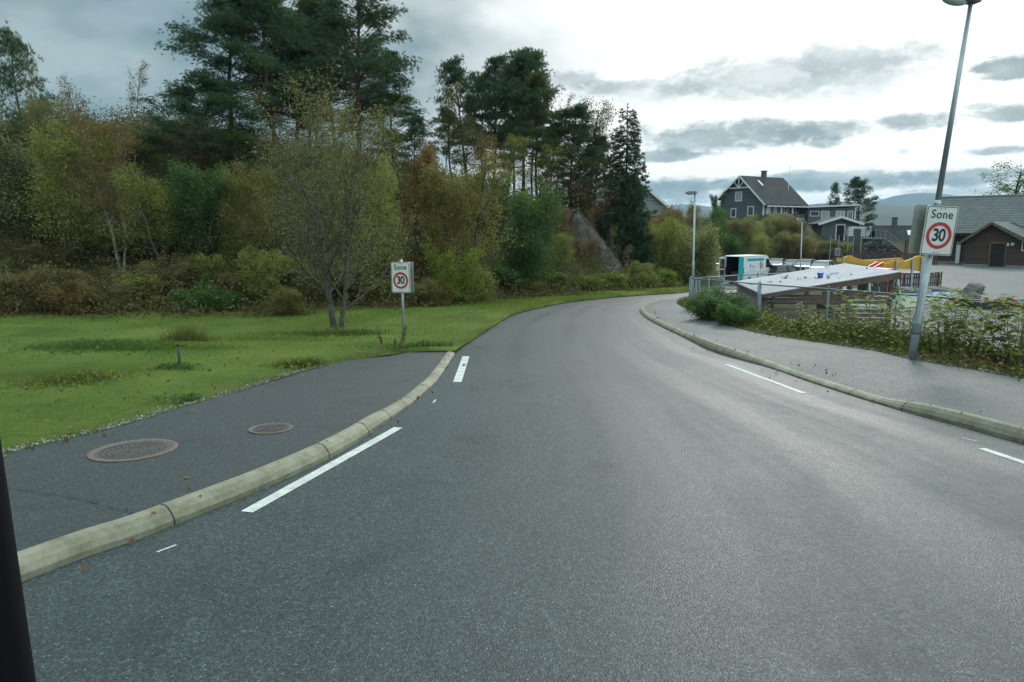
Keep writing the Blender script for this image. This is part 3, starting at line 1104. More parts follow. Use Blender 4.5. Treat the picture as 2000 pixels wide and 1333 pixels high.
def grow(acc, tips, p, d, L, r, lvl, g, P):
    n = P['seg'][lvl]
    pts = [p]
    dirs = []
    for i in range(n):
        d = d + g.normal(size=3) * P['wob'][lvl] + UP * P['up'][lvl]
        d = d / np.linalg.norm(d)
        dirs.append(d)
        p = p + d * L / n
        pts.append(p)
    pts = np.array(pts)
    end = P['end'] if lvl else P.get('end0', .25)
    rad = r * np.linspace(1, end, n + 1)
    if lvl == 0:
        rad[0] *= 1.35
    acc.add(*tube_np(pts, rad, P['sides'][lvl]))
    if lvl == P['max']:
        tips.append(pts)
        return
    k = P['n'][lvl]
    az = g.random() * 6.28
    for c in range(k):
        t = P['t0'][lvl] + (1 - P['t0'][lvl]) * ((c + g.random() * .8) / k)
        t = min(t, .995)
        f = t * n
        i = int(f)
        q = pts[i] + (pts[i + 1] - pts[i]) * (f - i)
        az += 2.4 + g.normal() * .4
        shp = P['shape'](t) if lvl == 0 else (1.15 - .6 * t)
        cd = rot_away(dirs[i], R(P['ang'][lvl] + g.normal() * 9), az)
        grow(acc, tips, q, cd, L * P['ratio'][lvl] * shp * (.75 + .5 * g.random()), max(r * (1 - t * (1 - end)) * P['rr'], .004), lvl + 1, g, P)


BASE = dict(seg=[9, 5, 4, 3], wob=[.07, .12, .16, .2], up=[.03, .05, .03, 0.0], sides=[8, 5, 3, 3], n=[16, 7, 4], t0=[.25, .25, .2],
            ang=[48, 42, 40], ratio=[.38, .45, .5], rr=.5, end=.25, max=3, shape=lambda t: 1.25 - .85 * t)


def broadleaf(name, seed, H, trunks=1, leaf=(.10, .07), per=10, jit=.16, **kw):
    """returns (limb mesh, crown mesh, height, width)"""
    g = np.random.default_rng(seed)
    P = dict(BASE); P.update(kw)
    acc, tips = Acc(), []
    for k in range(trunks):
        a = 6.28 * k / max(trunks, 1) + g.random()
        lean = P.get('lean', .05) if trunks == 1 else P.get('lean', .22)
        d = np.array([math.cos(a) * lean, math.sin(a) * lean, 1.0]); d /= np.linalg.norm(d)
        p0 = np.array([math.cos(a) * .1, math.sin(a) * .1, 0.0]) * (trunks > 1) * H * .08
        grow(acc, tips, p0 - UP * .25, d, H * (.8 if k else .88) * (.85 + .15 * g.random()), P.get('r', H * .014) * (1 if k == 0 else .75), 0, g, P)
    C = []
    for t in tips:
        u = g.random((per,)) * (len(t) - 1)
        i = np.minimum(u.astype(int), len(t) - 2)
        f = (u - i)[:, None]
        C.append(t[i] * (1 - f) + t[i + 1] * f + g.normal(size=(per, 3)) * jit)
    C = np.concatenate(C)
    drop = P.get('thin', 0)
    if drop:
        C = C[vnoise(C[:, 0] * 1.3 + C[:, 2], C[:, 1] * 1.3 - C[:, 2], 1.1) > -.5 + drop]
    la = Acc()
    leaves(la, C, leaf[0], leaf[1], g=g)
    return pack(name, acc, la)


def pack(name, acc, la):
    V = np.concatenate(la.V)
    w = max(np.percentile(np.abs(V[:, 0]), 97), np.percentile(np.abs(V[:, 1]), 97)) * 2
    return dict(limb=acc.mesh(name + '_limbs', True), crown=la.mesh(name + '_crown'), H=float(np.percentile(V[:, 2], 99.7)), Wd=float(w))


def tuft_blades(la, C, D, g, ln=.20, wd=.028, per=12, spread=.85):
    n = len(C)
    c = np.repeat(C, per, 0)
    ax = np.repeat(D, per, 0)
    u = unit(unit(ax) + unit(g.normal(size=(n * per, 3))) * spread)
    w = unit(np.cross(u, g.normal(size=(n * per, 3))))
    s = (.7 + .6 * g.random(n * per))[:, None]
    a = u * ln * s
    b = w * wd * .5
    V = np.stack([c, c + a * .55 + b, c + a, c + a * .55 - b], 1).reshape(-1, 3)
    la.add(V, np.arange(4 * n * per).reshape(-1, 4))


def pine(name, seed, H, t0=.4, limbs=26, reach=.22, pads=(5, 9), tuft=7, lean=.03, flat=.32, per=12, top=1.0):
    """Scots pine: bare red trunk, irregular limbs carrying flat pads of needle tufts"""
    g = np.random.default_rng(seed)
    acc, la = Acc(), Acc()
    n = 14
    d = np.array([g.normal() * lean, g.normal() * lean, 1.0])
    p = np.array([0, 0, -.3]); pts = [p]
    for i in range(n):
        d = d + np.array([g.normal() * .035, g.normal() * .035, .04]); d /= np.linalg.norm(d)
        p = p + d * (H + .3) / n
        pts.append(p)
    pts = np.array(pts)
    rad = H * .0145 * np.linspace(1, .16, n + 1) ** .8
    acc.add(*tube_np(pts, rad, 9))
    C, D = [], []
    az = g.random() * 6
    def pad(c, dirv, s, m):
        s *= 1.35
        q = g.normal(size=(m, 3)) * np.array([s, s, s * flat])
        C.append(c + q); D.append(unit(q * .8 + dirv * .6 + UP * .55 * s))
    for k in range(limbs):
        t = t0 + (1 - t0) * ((k + g.random() * .7) / limbs)
        f = min(t, .985) * n; i = int(f)
        b = pts[i] + (pts[min(i + 1, n)] - pts[i]) * (f - i)
        az += 2.4 + g.normal() * .5
        tt = (t - t0) / (1 - t0)
        L = H * reach * (.55 + 1.0 * math.sin(math.pi * min(1, .18 + .82 * tt) ** .8) * .75) * (.6 + .65 * g.random())
        L *= (1 - .45 * tt ** 3)
        cd = np.array([math.cos(az), math.sin(az), .12 + .75 * tt + g.normal() * .12]); cd /= np.linalg.norm(cd)
        m = 6; q = b; lp = [q]; dd = cd
        for j in range(m):
            dd = dd + g.normal(size=3) * .13 + UP * .035; dd /= np.linalg.norm(dd)
            q = q + dd * L / m
            lp.append(q)
        lp = np.array(lp)
        acc.add(*tube_np(lp, max(.02, rad[i] * .42) * np.linspace(1, .22, m + 1), 5))
        np_ = int(g.integers(pads[0], pads[1] + 1))
        for j in range(np_):
            u = .35 + .65 * (j + g.random() * .8) / np_
            fi = min(u, .99) * m; ii = int(fi)
            o = lp[ii] + (lp[ii + 1] - lp[ii]) * (fi - ii)
            sd = rot_away(cd, R(50 + g.normal() * 15), (0 if j % 2 else math.pi) + math.pi / 2 + g.normal() * .5)
            sd[2] = abs(sd[2]) * .5 + .12
            sl = L * .32 * (1.1 - .5 * u) * (.7 + .6 * g.random())
            e = o + sd * sl
            acc.add(*tube_np(np.array([o, (o + e) / 2 + UP * .03, e]), [.018, .013, .007], 3))
            pad(e, sd, .20 + .05 * sl, tuft)
            pad((o + e) / 2, sd, .16, max(2, tuft // 2))
        pad(lp[-1], cd, .24, tuft + 2)
    pad(pts[-1], UP, .22, tuft)
    # dead stubs under the crown
    for k in range(7):
        t = t0 * (.45 + .55 * g.random()); f = t * n; i = int(f)
        a = g.random() * 6.28
        e = pts[i] + np.array([math.cos(a), math.sin(a), -.05]) * H * .07 * g.random()
        acc.add(*tube_np(np.array([pts[i], e]), [.02, .006], 3))
    tuft_blades(la, np.concatenate(C), np.concatenate(D), g, per=per, ln=.22, wd=.026)
    return pack(name, acc, la)


def spruce(name, seed, H, reach=.2, rows=34, dens=1.0):
    g = np.random.default_rng(seed)
    acc, la = Acc(), Acc()
    acc.add(*tube_np(np.array([[0, 0, -.3], [0.02, 0, H * .5], [0, .02, H]]), [H * .013, H * .007, .012], 7))
    C, D = [], []
    for k in range(rows):
        t = .06 + .92 * k / rows
        z = H * t
        L0 = H * reach * (1 - t) ** .8 + .12
        for j in range(6 if t < .85 else 4):
            a = j * 1.05 + k * .7 + g.normal() * .2
            L = L0 * (.7 + .45 * g.random())
            dr = np.array([math.cos(a), math.sin(a), 0])
            m = 5
            lp = [np.array([0, 0, z]) + dr * L * s + UP * (-.22 * L * math.sin(s * 2.2) * (1 - t * .9) + .18 * L * s * s * (1 + t)) for s in np.linspace(0, 1, m + 1)]
            lp = np.array(lp)
            acc.add(*tube_np(lp, .018 * np.linspace(1, .3, m + 1), 3))
            nn = max(3, int(L * 13 * dens))
            u = np.sort(g.random(nn)) ** .7 * (m - .01)
            i = u.astype(int); f = (u - i)[:, None]
            base = lp[i] * (1 - f) + lp[i + 1] * f
            side = np.where(g.random(nn) > .5, 1, -1)[:, None] * np.cross(dr, UP)[None, :]
            dv = unit(side * .8 + dr * .7 - UP * .25 + g.normal(size=(nn, 3)) * .2)
            sl = (.16 + .22 * (1 - u / m))[:, None]
            for s in (.3, .75, 1.0):
                C.append(base + dv * sl * s); D.append(dv)
            C.append(lp[-1:]); D.append(dr[None, :])
    C.append(np.array([[0, 0, H - .1], [0, 0, H - .3]])); D.append(np.array([UP, UP]))
    tuft_blades(la, np.concatenate(C), np.concatenate(D), g, ln=.17, wd=.03, per=6, spread=.6)
    return pack(name, acc, la)


PR = {}
PR['pine_big'] = pine('pine_big', 21, 13, t0=.26, limbs=52, reach=.30, pads=(9, 14), tuft=12, flat=.42)
PR['pine_tall'] = pine('pine_tall', 5, 13, t0=.34, limbs=42, reach=.22, pads=(7, 11), tuft=11, flat=.32)
PR['pine_slim'] = pine('pine_slim', 8, 11, t0=.45, limbs=30, reach=.19, pads=(5, 8), tuft=11, flat=.28)
PR['pine_slim2'] = pine('pine_slim2', 14, 11, t0=.40, limbs=30, reach=.2, pads=(5, 8), tuft=10, lean=.06, flat=.28)
PR['pine_young'] = pine('pine_young', 30, 6, t0=.12, limbs=26, reach=.24, pads=(3, 5), tuft=7, flat=.5)
PR['spruce'] = spruce('spruce', 3, 9, reach=.19, rows=36)
PR['spruce_wide'] = spruce('spruce_wide', 4, 7, reach=.28, rows=28)
PR['roadside'] = broadleaf('roadside', 44, 8.5, trunks=2, leaf=(.052, .036), per=6, jit=.13, n=[24, 9, 6], t0=[.15, .15, .1], ang=[48, 40, 40], ratio=[.40, .46, .5],
                           lean=.07, r=.09, up=[.03, .09, .06, .02], shape=lambda t: 1.2 - .75 * t)
PR['birch'] = broadleaf('birch', 51, 10, leaf=(.085, .06), per=7, jit=.14, n=[24, 7, 4], t0=[.3, .2, .2], ang=[42, 40, 45], ratio=[.27, .45, .5], r=.10, up=[.03, .03, -.04, -.08], shape=lambda t: 1.15 - .7 * t)
PR['birch2'] = broadleaf('birch2', 52, 10, trunks=2, lean=.12, leaf=(.09, .065), per=8, jit=.16, n=[20, 7, 4], t0=[.28, .2, .2], ang=[44, 40, 45], ratio=[.27, .45, .5], r=.10, up=[.03, .03, -.04, -.1], shape=lambda t: 1.15 - .6 * t)
PR['airy'] = broadleaf('airy', 53, 9, leaf=(.085, .06), per=4, jit=.13, n=[20, 6, 4], t0=[.3, .2, .2], ang=[40, 40, 42], ratio=[.25, .45, .5], r=.07, up=[.02, .04, .02, 0], shape=lambda t: 1.1 - .7 * t)
PR['full'] = broadleaf('full', 54, 8, trunks=3, lean=.2, leaf=(.11, .075), per=11, jit=.2, n=[15, 7, 4], t0=[.12, .2, .15], ang=[46, 42, 42], ratio=[.36, .45, .5], r=.09)
PR['full2'] = broadleaf('full2', 55, 8, trunks=4, lean=.26, leaf=(.10, .07), per=10, jit=.2, n=[13, 7, 4], t0=[.10, .2, .15], ang=[40, 42, 42], ratio=[.34, .45, .5], r=.07)
PR['dense'] = broadleaf('dense', 56, 6, trunks=3, lean=.16, leaf=(.10, .06), per=16, jit=.2, n=[17, 7, 4], t0=[.06, .15, .1], ang=[50, 44, 44], ratio=[.34, .45, .5], r=.07, shape=lambda t: 1.3 - .95 * t)
PR['bush'] = broadleaf('bush', 57, 3, trunks=7, lean=.55, leaf=(.085, .055), per=12, jit=.13, n=[9, 5, 3], t0=[.1, .2, .15], ang=[42, 42, 42], ratio=[.34, .45, .5], r=.03, up=[.06, .05, .02, 0])
PR['bush2'] = broadleaf('bush2', 58, 3, trunks=9, lean=.8, leaf=(.09, .06), per=13, jit=.15, n=[8, 5, 3], t0=[.1, .2, .15], ang=[42, 42, 42], ratio=[.36, .45, .5], r=.03, up=[.07, .06, .02, 0])
PR['wispy'] = broadleaf('wispy', 59, 3.5, trunks=7, lean=.4, leaf=(.085, .06), per=6, jit=.12, n=[9, 5, 3], t0=[.2, .2, .15], ang=[34, 36, 40], ratio=[.28, .45, .5], r=.02, up=[.04, .05, .02, 0])
PR['willow'] = broadleaf('willow', 60, 5, trunks=9, lean=.6, leaf=(.12, .05), per=14, jit=.2, n=[11, 6, 4], t0=[.08, .2, .15], ang=[42, 42, 42], ratio=[.34, .42, .5], r=.05, up=[.07, .05, .02, 0])
PR['column'] = broadleaf('column', 61, 5, trunks=3, lean=.04, leaf=(.09, .035), per=18, jit=.14, n=[26, 4, 3], t0=[.02, .15, .1], ang=[28, 36, 40], ratio=[.17, .5, .5], r=.05, shape=lambda t: 1.25 - .9 * t)


def tree(name, proto, label, cat, px, ytop, Y, wpx, leafm, barkm='bark', group=None, rot=None, ybase=None, sink=.1, dz=0, parts=('trunk', 'crown')):
    p = PR[proto]
    top = W(px, ytop, Y)
    zb = zgf(top.x, Y) - sink + dz
    if ybase is not None:
        zb = W(px, ybase, Y).z
    h = max(.6, top.z - zb)
    wm = wpx / F * Y
    sz = h / p['H']
    sx = wm / p['Wd']
    r = thing(name, label, cat, (top.x, Y, zb), random.uniform(0, 6.28) if rot is None else rot, group)
    r.scale = (sx, sx, sz)
    a = over(link(parts[0], p['limb'], M[barkm], r), M[barkm])
    b = over(link(parts[1], p['crown'], M[leafm], r), M[leafm])
    return r


FG = 'trees of the roadside wood'
PG = 'tall pines on the wooded hill'
# --- Scots pines on the hill
tree('pine_tree', 'pine_big', 'biggest dark pine, thick bare trunk showing through its crown, in the large left group', 'pine tree', 525, -40, 37, 250, 'pine', 'bark_pine', PG, 0.4)
tree('pine_tree', 'pine_tall', 'dark pine at the left edge of the large pine group, top cut off', 'pine tree', 435, -8, 38, 170, 'pine', 'bark_pine', PG, 2.0)
tree('pine_tree', 'pine_tall', 'dark dense pine at the right edge of the large left pine group, broad top', 'pine tree', 690, -45, 39, 190, 'pine', 'bark_pine', PG, 1.1)
tree('pine_tree', 'pine_big', 'pine standing half hidden between the two tallest pines of the large left group', 'pine tree', 605, 0, 42, 170, 'pine_olive', 'bark_pine', PG, 3.3)
tree('pine_tree', 'pine_big', 'lower pine reaching long level limbs out to the left of the large pine group', 'pine tree', 375, 150, 34, 250, 'pine', 'bark_pine', PG, 5.1)
tree('pine_tree', 'pine_young', 'short olive pine filling in below the largest pine', 'pine tree', 455, 250, 33, 170, 'pine_olive', 'bark_pine', PG, .3)
tree('pine_tree', 'pine_tall', 'lower pine stepping down at the right foot of the large left pine group', 'pine tree', 765, 175, 38, 130, 'pine', 'bark_pine', PG, 4.0)
tree('pine_tree', 'pine_slim2', 'small dark pine in the gap between the two pine groups', 'pine tree', 800, 232, 37, 75, 'pine', 'bark_pine', PG, .8)
tree('pine_tree', 'pine_slim', 'leftmost slender pine of the middle pine row, round head', 'pine tree', 915, 112, 48, 105, 'pine', 'bark_pine', PG, .2)
tree('pine_tree', 'pine_slim2', 'slender pine second from the left in the middle pine row', 'pine tree', 958, 106, 50, 110, 'pine', 'bark_pine', PG, 1.9)
tree('pine_tree', 'pine_slim', 'slender pine with twin looking top in the middle of the pine row', 'pine tree', 988, 100, 49, 105, 'pine', 'bark_pine', PG, 3.6)
tree('pine_tree', 'pine_tall', 'tallest pine of the middle row, crown bulging to the right', 'pine tree', 1022, 92, 48, 125, 'pine', 'bark_pine', PG, 2.7)
tree('pine_tree', 'pine_slim2', 'rightmost pine of the middle row, low hanging crown', 'pine tree', 1052, 150, 47, 100, 'pine_olive', 'bark_pine', PG, 5.6)
tree('pine_tree', 'pine_tall', 'solitary dark pine between the middle pine row and the pointed spruce', 'pine tree', 1115, 205, 47, 115, 'pine', 'bark_pine', PG, 1.5)
tree('pine_tree', 'pine_slim', 'thin pine with scant needles left of the pointed spruce', 'pine tree', 1165, 262, 47, 75, 'pine_olive', 'bark_pine', PG, 4.7)
tree('pine_tree', 'pine_young', 'upright dark pine at the left edge of the picture above the brown birches', 'pine tree', 30, 52, 34, 130, 'pine', 'bark_pine', PG, 1.2)
tree('pine_tree', 'pine_young', 'low spreading pine under the solitary pine on the hill crest', 'pine tree', 1130, 312, 46, 120, 'pine_olive', 'bark_pine', PG, 3.9)
tree('spruce_tree', 'spruce', 'pointed dark spruce rising beside the pale house gable', 'spruce tree', 1226, 218, 46, 100, 'spruce', 'bark', None, .5)
tree('spruce_tree', 'spruce_wide', 'broad shadowy spruce at the foot of the pointed spruce', 'spruce tree', 1236, 345, 45, 85, 'spruce', 'bark', None, 1.4)
# --- airy broadleaved trees against the sky
AG = 'thin leaved trees on the skyline'
tree('birch_tree', 'airy', 'sparse birch with few yellowed leaves left of the big pines', 'birch tree', 240, 108, 33, 95, 'lf_yellow', 'bark_gray', AG, .9)
tree('birch_tree', 'airy', 'wispy birch just right of the pine at the left picture edge', 'birch tree', 78, 92, 34, 85, 'lf_gray', 'bark_gray', AG, 2.9)
tree('birch_tree', 'airy', 'rusty round topped birch on the skyline between two sparse birches', 'birch tree', 160, 160, 32, 110, 'lf_orange', 'bark_gray', AG, 4.4)
tree('birch_tree', 'airy', 'very thin birch with a bare spike top left of the middle pine row', 'birch tree', 868, 165, 45, 75, 'lf_yellow', 'bark_gray', AG, 5.2)
tree('birch_tree', 'birch', 'pale leaved birch behind the solitary dark pine, feathery against the sky', 'birch tree', 1162, 196, 50, 105, 'lf_brown', 'bark_gray', AG, 1.7)
tree('birch_tree', 'airy', 'thin birch peeping over the right shoulder of the middle pine row', 'birch tree', 1085, 178, 51, 70, 'lf_brown', 'bark_gray', AG, .1)
# --- front rank of the wood, left to right
tree('broadleaf_tree', 'full', 'grey green leafy tree at the left picture edge', 'tree', 30, 250, 29, 220, 'lf_gray', 'bark_gray', FG, .3)
tree('broadleaf_tree', 'full2', 'dull olive bushy tree beside the grey green tree on the far left', 'tree', 120, 238, 28, 200, 'lf_olive', 'bark_gray', FG, 1.2)
tree('birch_tree', 'birch2', 'rust tinted birch with two pale trunks on the left', 'birch tree', 212, 215, 27.5, 190, 'lf_orange', 'bark_birch', FG, 2.2)
tree('broadleaf_tree', 'full', 'olive leaved tree behind the deep green bush', 'tree', 305, 330, 28, 150, 'lf_olive', 'bark_gray', FG, 4.0)
tree('broadleaf_tree', 'dense', 'fresh green tree glowing among brown trees under the left pines', 'tree', 388, 322, 28.5, 130, 'lf_green', 'bark_gray', FG, 5.0)
tree('broadleaf_tree', 'full2', 'yellow tinged tree between the fresh green tree and the roadside tree', 'tree', 478, 318, 28, 150, 'lf_yellow', 'bark_gray', FG, .7)
tree('roadside_tree', 'roadside', 'twiggy olive tree with forked dark and pale trunks alone on the lawn edge', 'tree', 640, 138, 20.2, 285, 'lf_road', 'bark_mixed', None, 2.35, ybase=650)
tree('broadleaf_tree', 'birch', 'tall thin grey tree close behind the roadside tree', 'tree', 600, 235, 29, 170, 'lf_gray', 'bark_gray', FG, 3.0)
tree('broadleaf_tree', 'full2', 'olive tree on the right behind the roadside tree', 'tree', 735, 300, 28, 140, 'lf_olive', 'bark', FG, 2.6)
tree('broadleaf_tree', 'full', 'rust orange tree rising above the left speed sign', 'tree', 812, 270, 32, 115, 'lf_orange', 'bark', FG, 1.0)
tree('broadleaf_tree', 'full', 'broad yellow olive tree to the right of the left speed sign', 'tree', 895, 305, 31, 180, 'lf_yellow', 'bark', FG, 5.5)
tree('broadleaf_tree', 'birch', 'small amber birch in front of the middle pine row', 'birch tree', 942, 262, 38, 75, 'lf_orange', 'bark_gray', FG, 2.4)
tree('broadleaf_tree', 'dense', 'rounded fresh green tree standing below the middle pine row', 'tree', 1032, 368, 34.5, 125, 'lf_green', 'bark', FG, .2)
tree('broadleaf_tree', 'full2', 'dark green tree behind the rounded fresh green tree', 'tree', 975, 335, 38, 110, 'lf_deep', 'bark', FG, 3.1)
tree('broadleaf_tree', 'full2', 'olive thicket tree below the rocks right of the fresh green tree', 'tree', 1092, 455, 38, 75, 'lf_olive', 'bark', FG, 4.1)
tree('broadleaf_tree', 'wispy', 'pinkish brown twiggy tree in front of the bare rocks', 'tree', 1145, 462, 40.5, 60, 'lf_pink', 'bark_gray', FG, 1.3)
tree('broadleaf_tree', 'wispy', 'reddish brown withered tree at the crest above the bare rocks', 'tree', 1150, 352, 46.5, 130, 'lf_pink', 'bark_gray', FG, 5.9)
tree('willow_bush', 'willow', 'big rounded grey green willow behind the far street lamp', 'bush', 1345, 440, 47, 125, 'lf_willow', 'bark', None, .6)
tree('willow_bush', 'willow', 'dusky olive willow between the spruce and the rounded willow', 'bush', 1282, 428, 46, 100, 'lf_olive', 'bark', None, 2.0)
tree('willow_bush', 'willow', 'tall hazy bush with bare shoots above the rounded willow', 'bush', 1330, 400, 58, 75, 'lf_brown', 'bark', None, 3.2)
# filler trunks and crowns deep in the wood
TG = 'slim trees deep in the wood'
for i, (px, yt, Y, w, lm) in enumerate([(70, 300, 36, 130, 'lf_gray'), (255, 280, 35, 110, 'lf_olive'), (340, 310, 36, 110, 'lf_deep'), (425, 345, 35, 110, 'lf_olive'), (520, 330, 34, 120, 'lf_brown'), (560, 300, 37, 110, 'lf_olive'),
                                        (660, 290, 36, 120, 'lf_brown'), (705, 330, 33, 110, 'lf_yellow'), (770, 330, 35, 100, 'lf_olive'), (850, 330, 37, 100, 'lf_brown'), (925, 340, 40, 90, 'lf_olive'), (1010, 330, 46, 80, 'lf_olive'),
                                        (1060, 330, 47, 80, 'lf_yellow'), (1095, 345, 48, 80, 'lf_brown'), (1200, 330, 52, 70, 'lf_olive'), (0, 330, 30, 140, 'lf_deep'), (160, 330, 33, 120, 'lf_brown'), (-80, 200, 33, 200, 'lf_brown'), (-200, 180, 34, 240, 'lf_olive')]):
    tree('slim_tree', ('birch', 'full2', 'airy')[i % 3], 'slim leafy tree deep in the shade of the roadside wood', 'tree', px, yt, Y, w, lm, 'bark', TG)
# --- shrubs along the wood's edge
SG = 'shrubs along the edge of the wood'
tree('bush', 'bush2', 'deep green rounded bush at the back of the lawn', 'bush', 378, 556, 24.6, 75, 'lf_deep', 'bark', SG, .4, parts=('stems', 'foliage'))
tree('bush', 'bush2', 'smaller deep green bush right next to the rounded deep green bush', 'bush', 437, 566, 25, 60, 'lf_deep', 'bark', SG, 2.4, parts=('stems', 'foliage'))
tree('bush', 'wispy', 'tall loose shrub with pale leaves left of the roadside tree', 'bush', 505, 480, 25.5, 90, 'lf_olive', 'bark_gray', SG, 1.4, parts=('stems', 'foliage'))
tree('bush', 'bush', 'low yellowing shrub at the left foot of the roadside tree', 'bush', 558, 560, 23.8, 75, 'lf_yellow', 'bark', SG, 4.4, parts=('stems', 'foliage'))
tree('bush', 'wispy', 'brown thorny shrub at the foot of the pale birch trunks', 'bush', 225, 545, 24.3, 100, 'lf_brown', 'bark_gray', SG, 3.4, parts=('stems', 'foliage'))
tree('bush', 'bush2', 'brown bracken-like shrub at the far left of the lawn', 'bush', 60, 520, 24.6, 130, 'lf_brown', 'bark', SG, 5.4, parts=('stems', 'foliage'))
tree('bush', 'bush2', 'rust brown low shrub between the left shrubs and the birch', 'bush', 140, 550, 24.2, 90, 'lf_orange', 'bark', SG, 0.9, parts=('stems', 'foliage'))
tree('bush', 'wispy', 'yellow green upright shrub right behind the left speed sign', 'bush', 892, 478, 28.0, 100, 'lf_lime', 'bark', SG, 2.1, parts=('stems', 'foliage'))
tree('bush', 'bush', 'olive shrub close to the post of the left speed sign', 'bush', 838, 545, 27.2, 85, 'lf_yellow', 'bark', SG, 0.2, parts=('stems', 'foliage'))
tree('bush', 'bush2', 'thick olive shrub under the yellow green upright shrub', 'bush', 920, 525, 29.3, 90, 'lf_olive', 'bark', SG, 5.0, parts=('stems', 'foliage'))
tree('bush', 'bush2', 'rust red shrub in the dark gap behind the left speed sign', 'bush', 770, 495, 30.5, 100, 'lf_orange', 'bark', SG, 3.0, parts=('stems', 'foliage'))
tree('bush', 'bush2', 'dark shaded shrub below the rounded fresh green tree', 'bush', 1000, 515, 34, 100, 'lf_deep', 'bark', SG, 1.0, parts=('stems', 'foliage'))
UG = 'low brown shrubs at the foot of the wood'
for i, (px, yt, Y, w, lm) in enumerate([(20, 540, 24.8, 110, 'lf_olive'), (180, 520, 25.6, 110, 'lf_brown'), (270, 530, 25.4, 100, 'lf_olive'), (320, 500, 26.4, 100, 'lf_brown'), (410, 490, 27.0, 100, 'lf_olive'), (465, 530, 26.0, 80, 'lf_brown'),
                                        (540, 500, 27.0, 100, 'lf_olive'), (600, 520, 26.4, 90, 'lf_brown'), (690, 510, 27.5, 100, 'lf_brown'), (730, 540, 28, 80, 'lf_olive'), (100, 470, 27.5, 120, 'lf_brown'), (-40, 500, 26, 120, 'lf_brown'), (250, 450, 28.5, 110, 'lf_yellow')]):
    tree('bush', ('bush2', 'wispy', 'bush')[i % 3], 'low brownish olive shrub in the shade at the foot of the roadside wood', 'bush', px, yt, Y, w, lm, 'bark_gray', UG, parts=('stems', 'foliage'))
HG = 'low bramble bushes along the far left road edge'
for i, (px, yt, Y, w, lm, lab) in enumerate([
        (1028, 545, 33.6, 70, 'lf_yellow', 'low yellowing bramble at the left end of the hedge by the road bend'),
        (1085, 542, 36.0, 70, 'lf_lime', 'low lime green bramble second in the hedge by the road bend'),
        (1140, 538, 37.2, 75, 'lf_lime', 'low lime green bramble below the pinkish twiggy tree'),
        (1195, 532, 38.8, 75, 'lf_lime', 'low lime bramble below the bare rock face'),
        (1245, 528, 40.6, 75, 'lf_lime', 'lime green bramble under the dusky olive willow'),
        (1295, 524, 42.6, 70, 'lf_lime', 'lime green bramble at the right end of the hedge, beside the far lamp'),
        (1365, 535, 50, 60, 'lf_yellow', 'low yellowing bush between the far lamp and the white van')]):
    tree('bramble', ('bush2', 'bush')[i % 2], lab, 'bush', px, yt, Y, w, lm, 'bark', HG, parts=('stems', 'foliage'))
BG = 'bushes on the bank behind the car park'
for i, (px, yt, Y, w, lm, lab) in enumerate([
        (1395, 402, 80, 75, 'lf_deep', 'dark rounded tree at the left end of the bank below the house gable'),
        (1428, 424, 92, 70, 'lf_brown', 'brownish bush on the bank under the gable window'),
        (1462, 426, 94, 60, 'lf_yellow', 'yellow streaked bush on the bank under the house corner'),
        (1503, 418, 95, 75, 'lf_olive', 'olive bush on the bank in front of the veranda'),
        (1545, 424, 95, 60, 'lf_brown', 'brown bush on the bank left of the second street lamp'),
        (1438, 452, 88, 85, 'lf_deep', 'lower dark bush above the parked white van'),
        (1495, 455, 88, 90, 'lf_olive', 'lower olive bush above the row of parked cars'),
        (1550, 455, 89, 80, 'lf_brown', 'lower brown bush beside the second street lamp'),
        (1605, 465, 90, 80, 'lf_brown', 'rusty bush below the small gabled shed'),
        (1655, 472, 88, 60, 'lf_olive', 'dull olive bush between the thin poles and the stone wall')]):
    tree('bank_bush', ('full2', 'willow', 'full')[i % 3], lab, 'bush', px, yt, Y, w, lm, 'bark', BG, parts=('stems', 'foliage'))
tree('cypress', 'column', 'narrow dark columnar conifer against the left wall of the grey house', 'conifer', 1403, 375, 106, 22, 'spruce', 'bark', None)
tree('pine_tree', 'pine_young', 'small pine behind the flat roofed house', 'pine tree', 1634, 357, 128, 34, 'pine', 'bark_pine', 'pines behind the flat roofed house')
tree('pine_tree', 'pine_tall', 'large pine with spreading crown behind the flat roofed house', 'pine tree', 1684, 347, 125, 66, 'pine', 'bark_pine', 'pines behind the flat roofed house', dz=-3)
tree('broadleaf_tree', 'birch', 'leafy tree peeping over the right end of the tiled brown roof', 'tree', 1992, 318, 82, 130, 'lf_deep', 'bark', None)


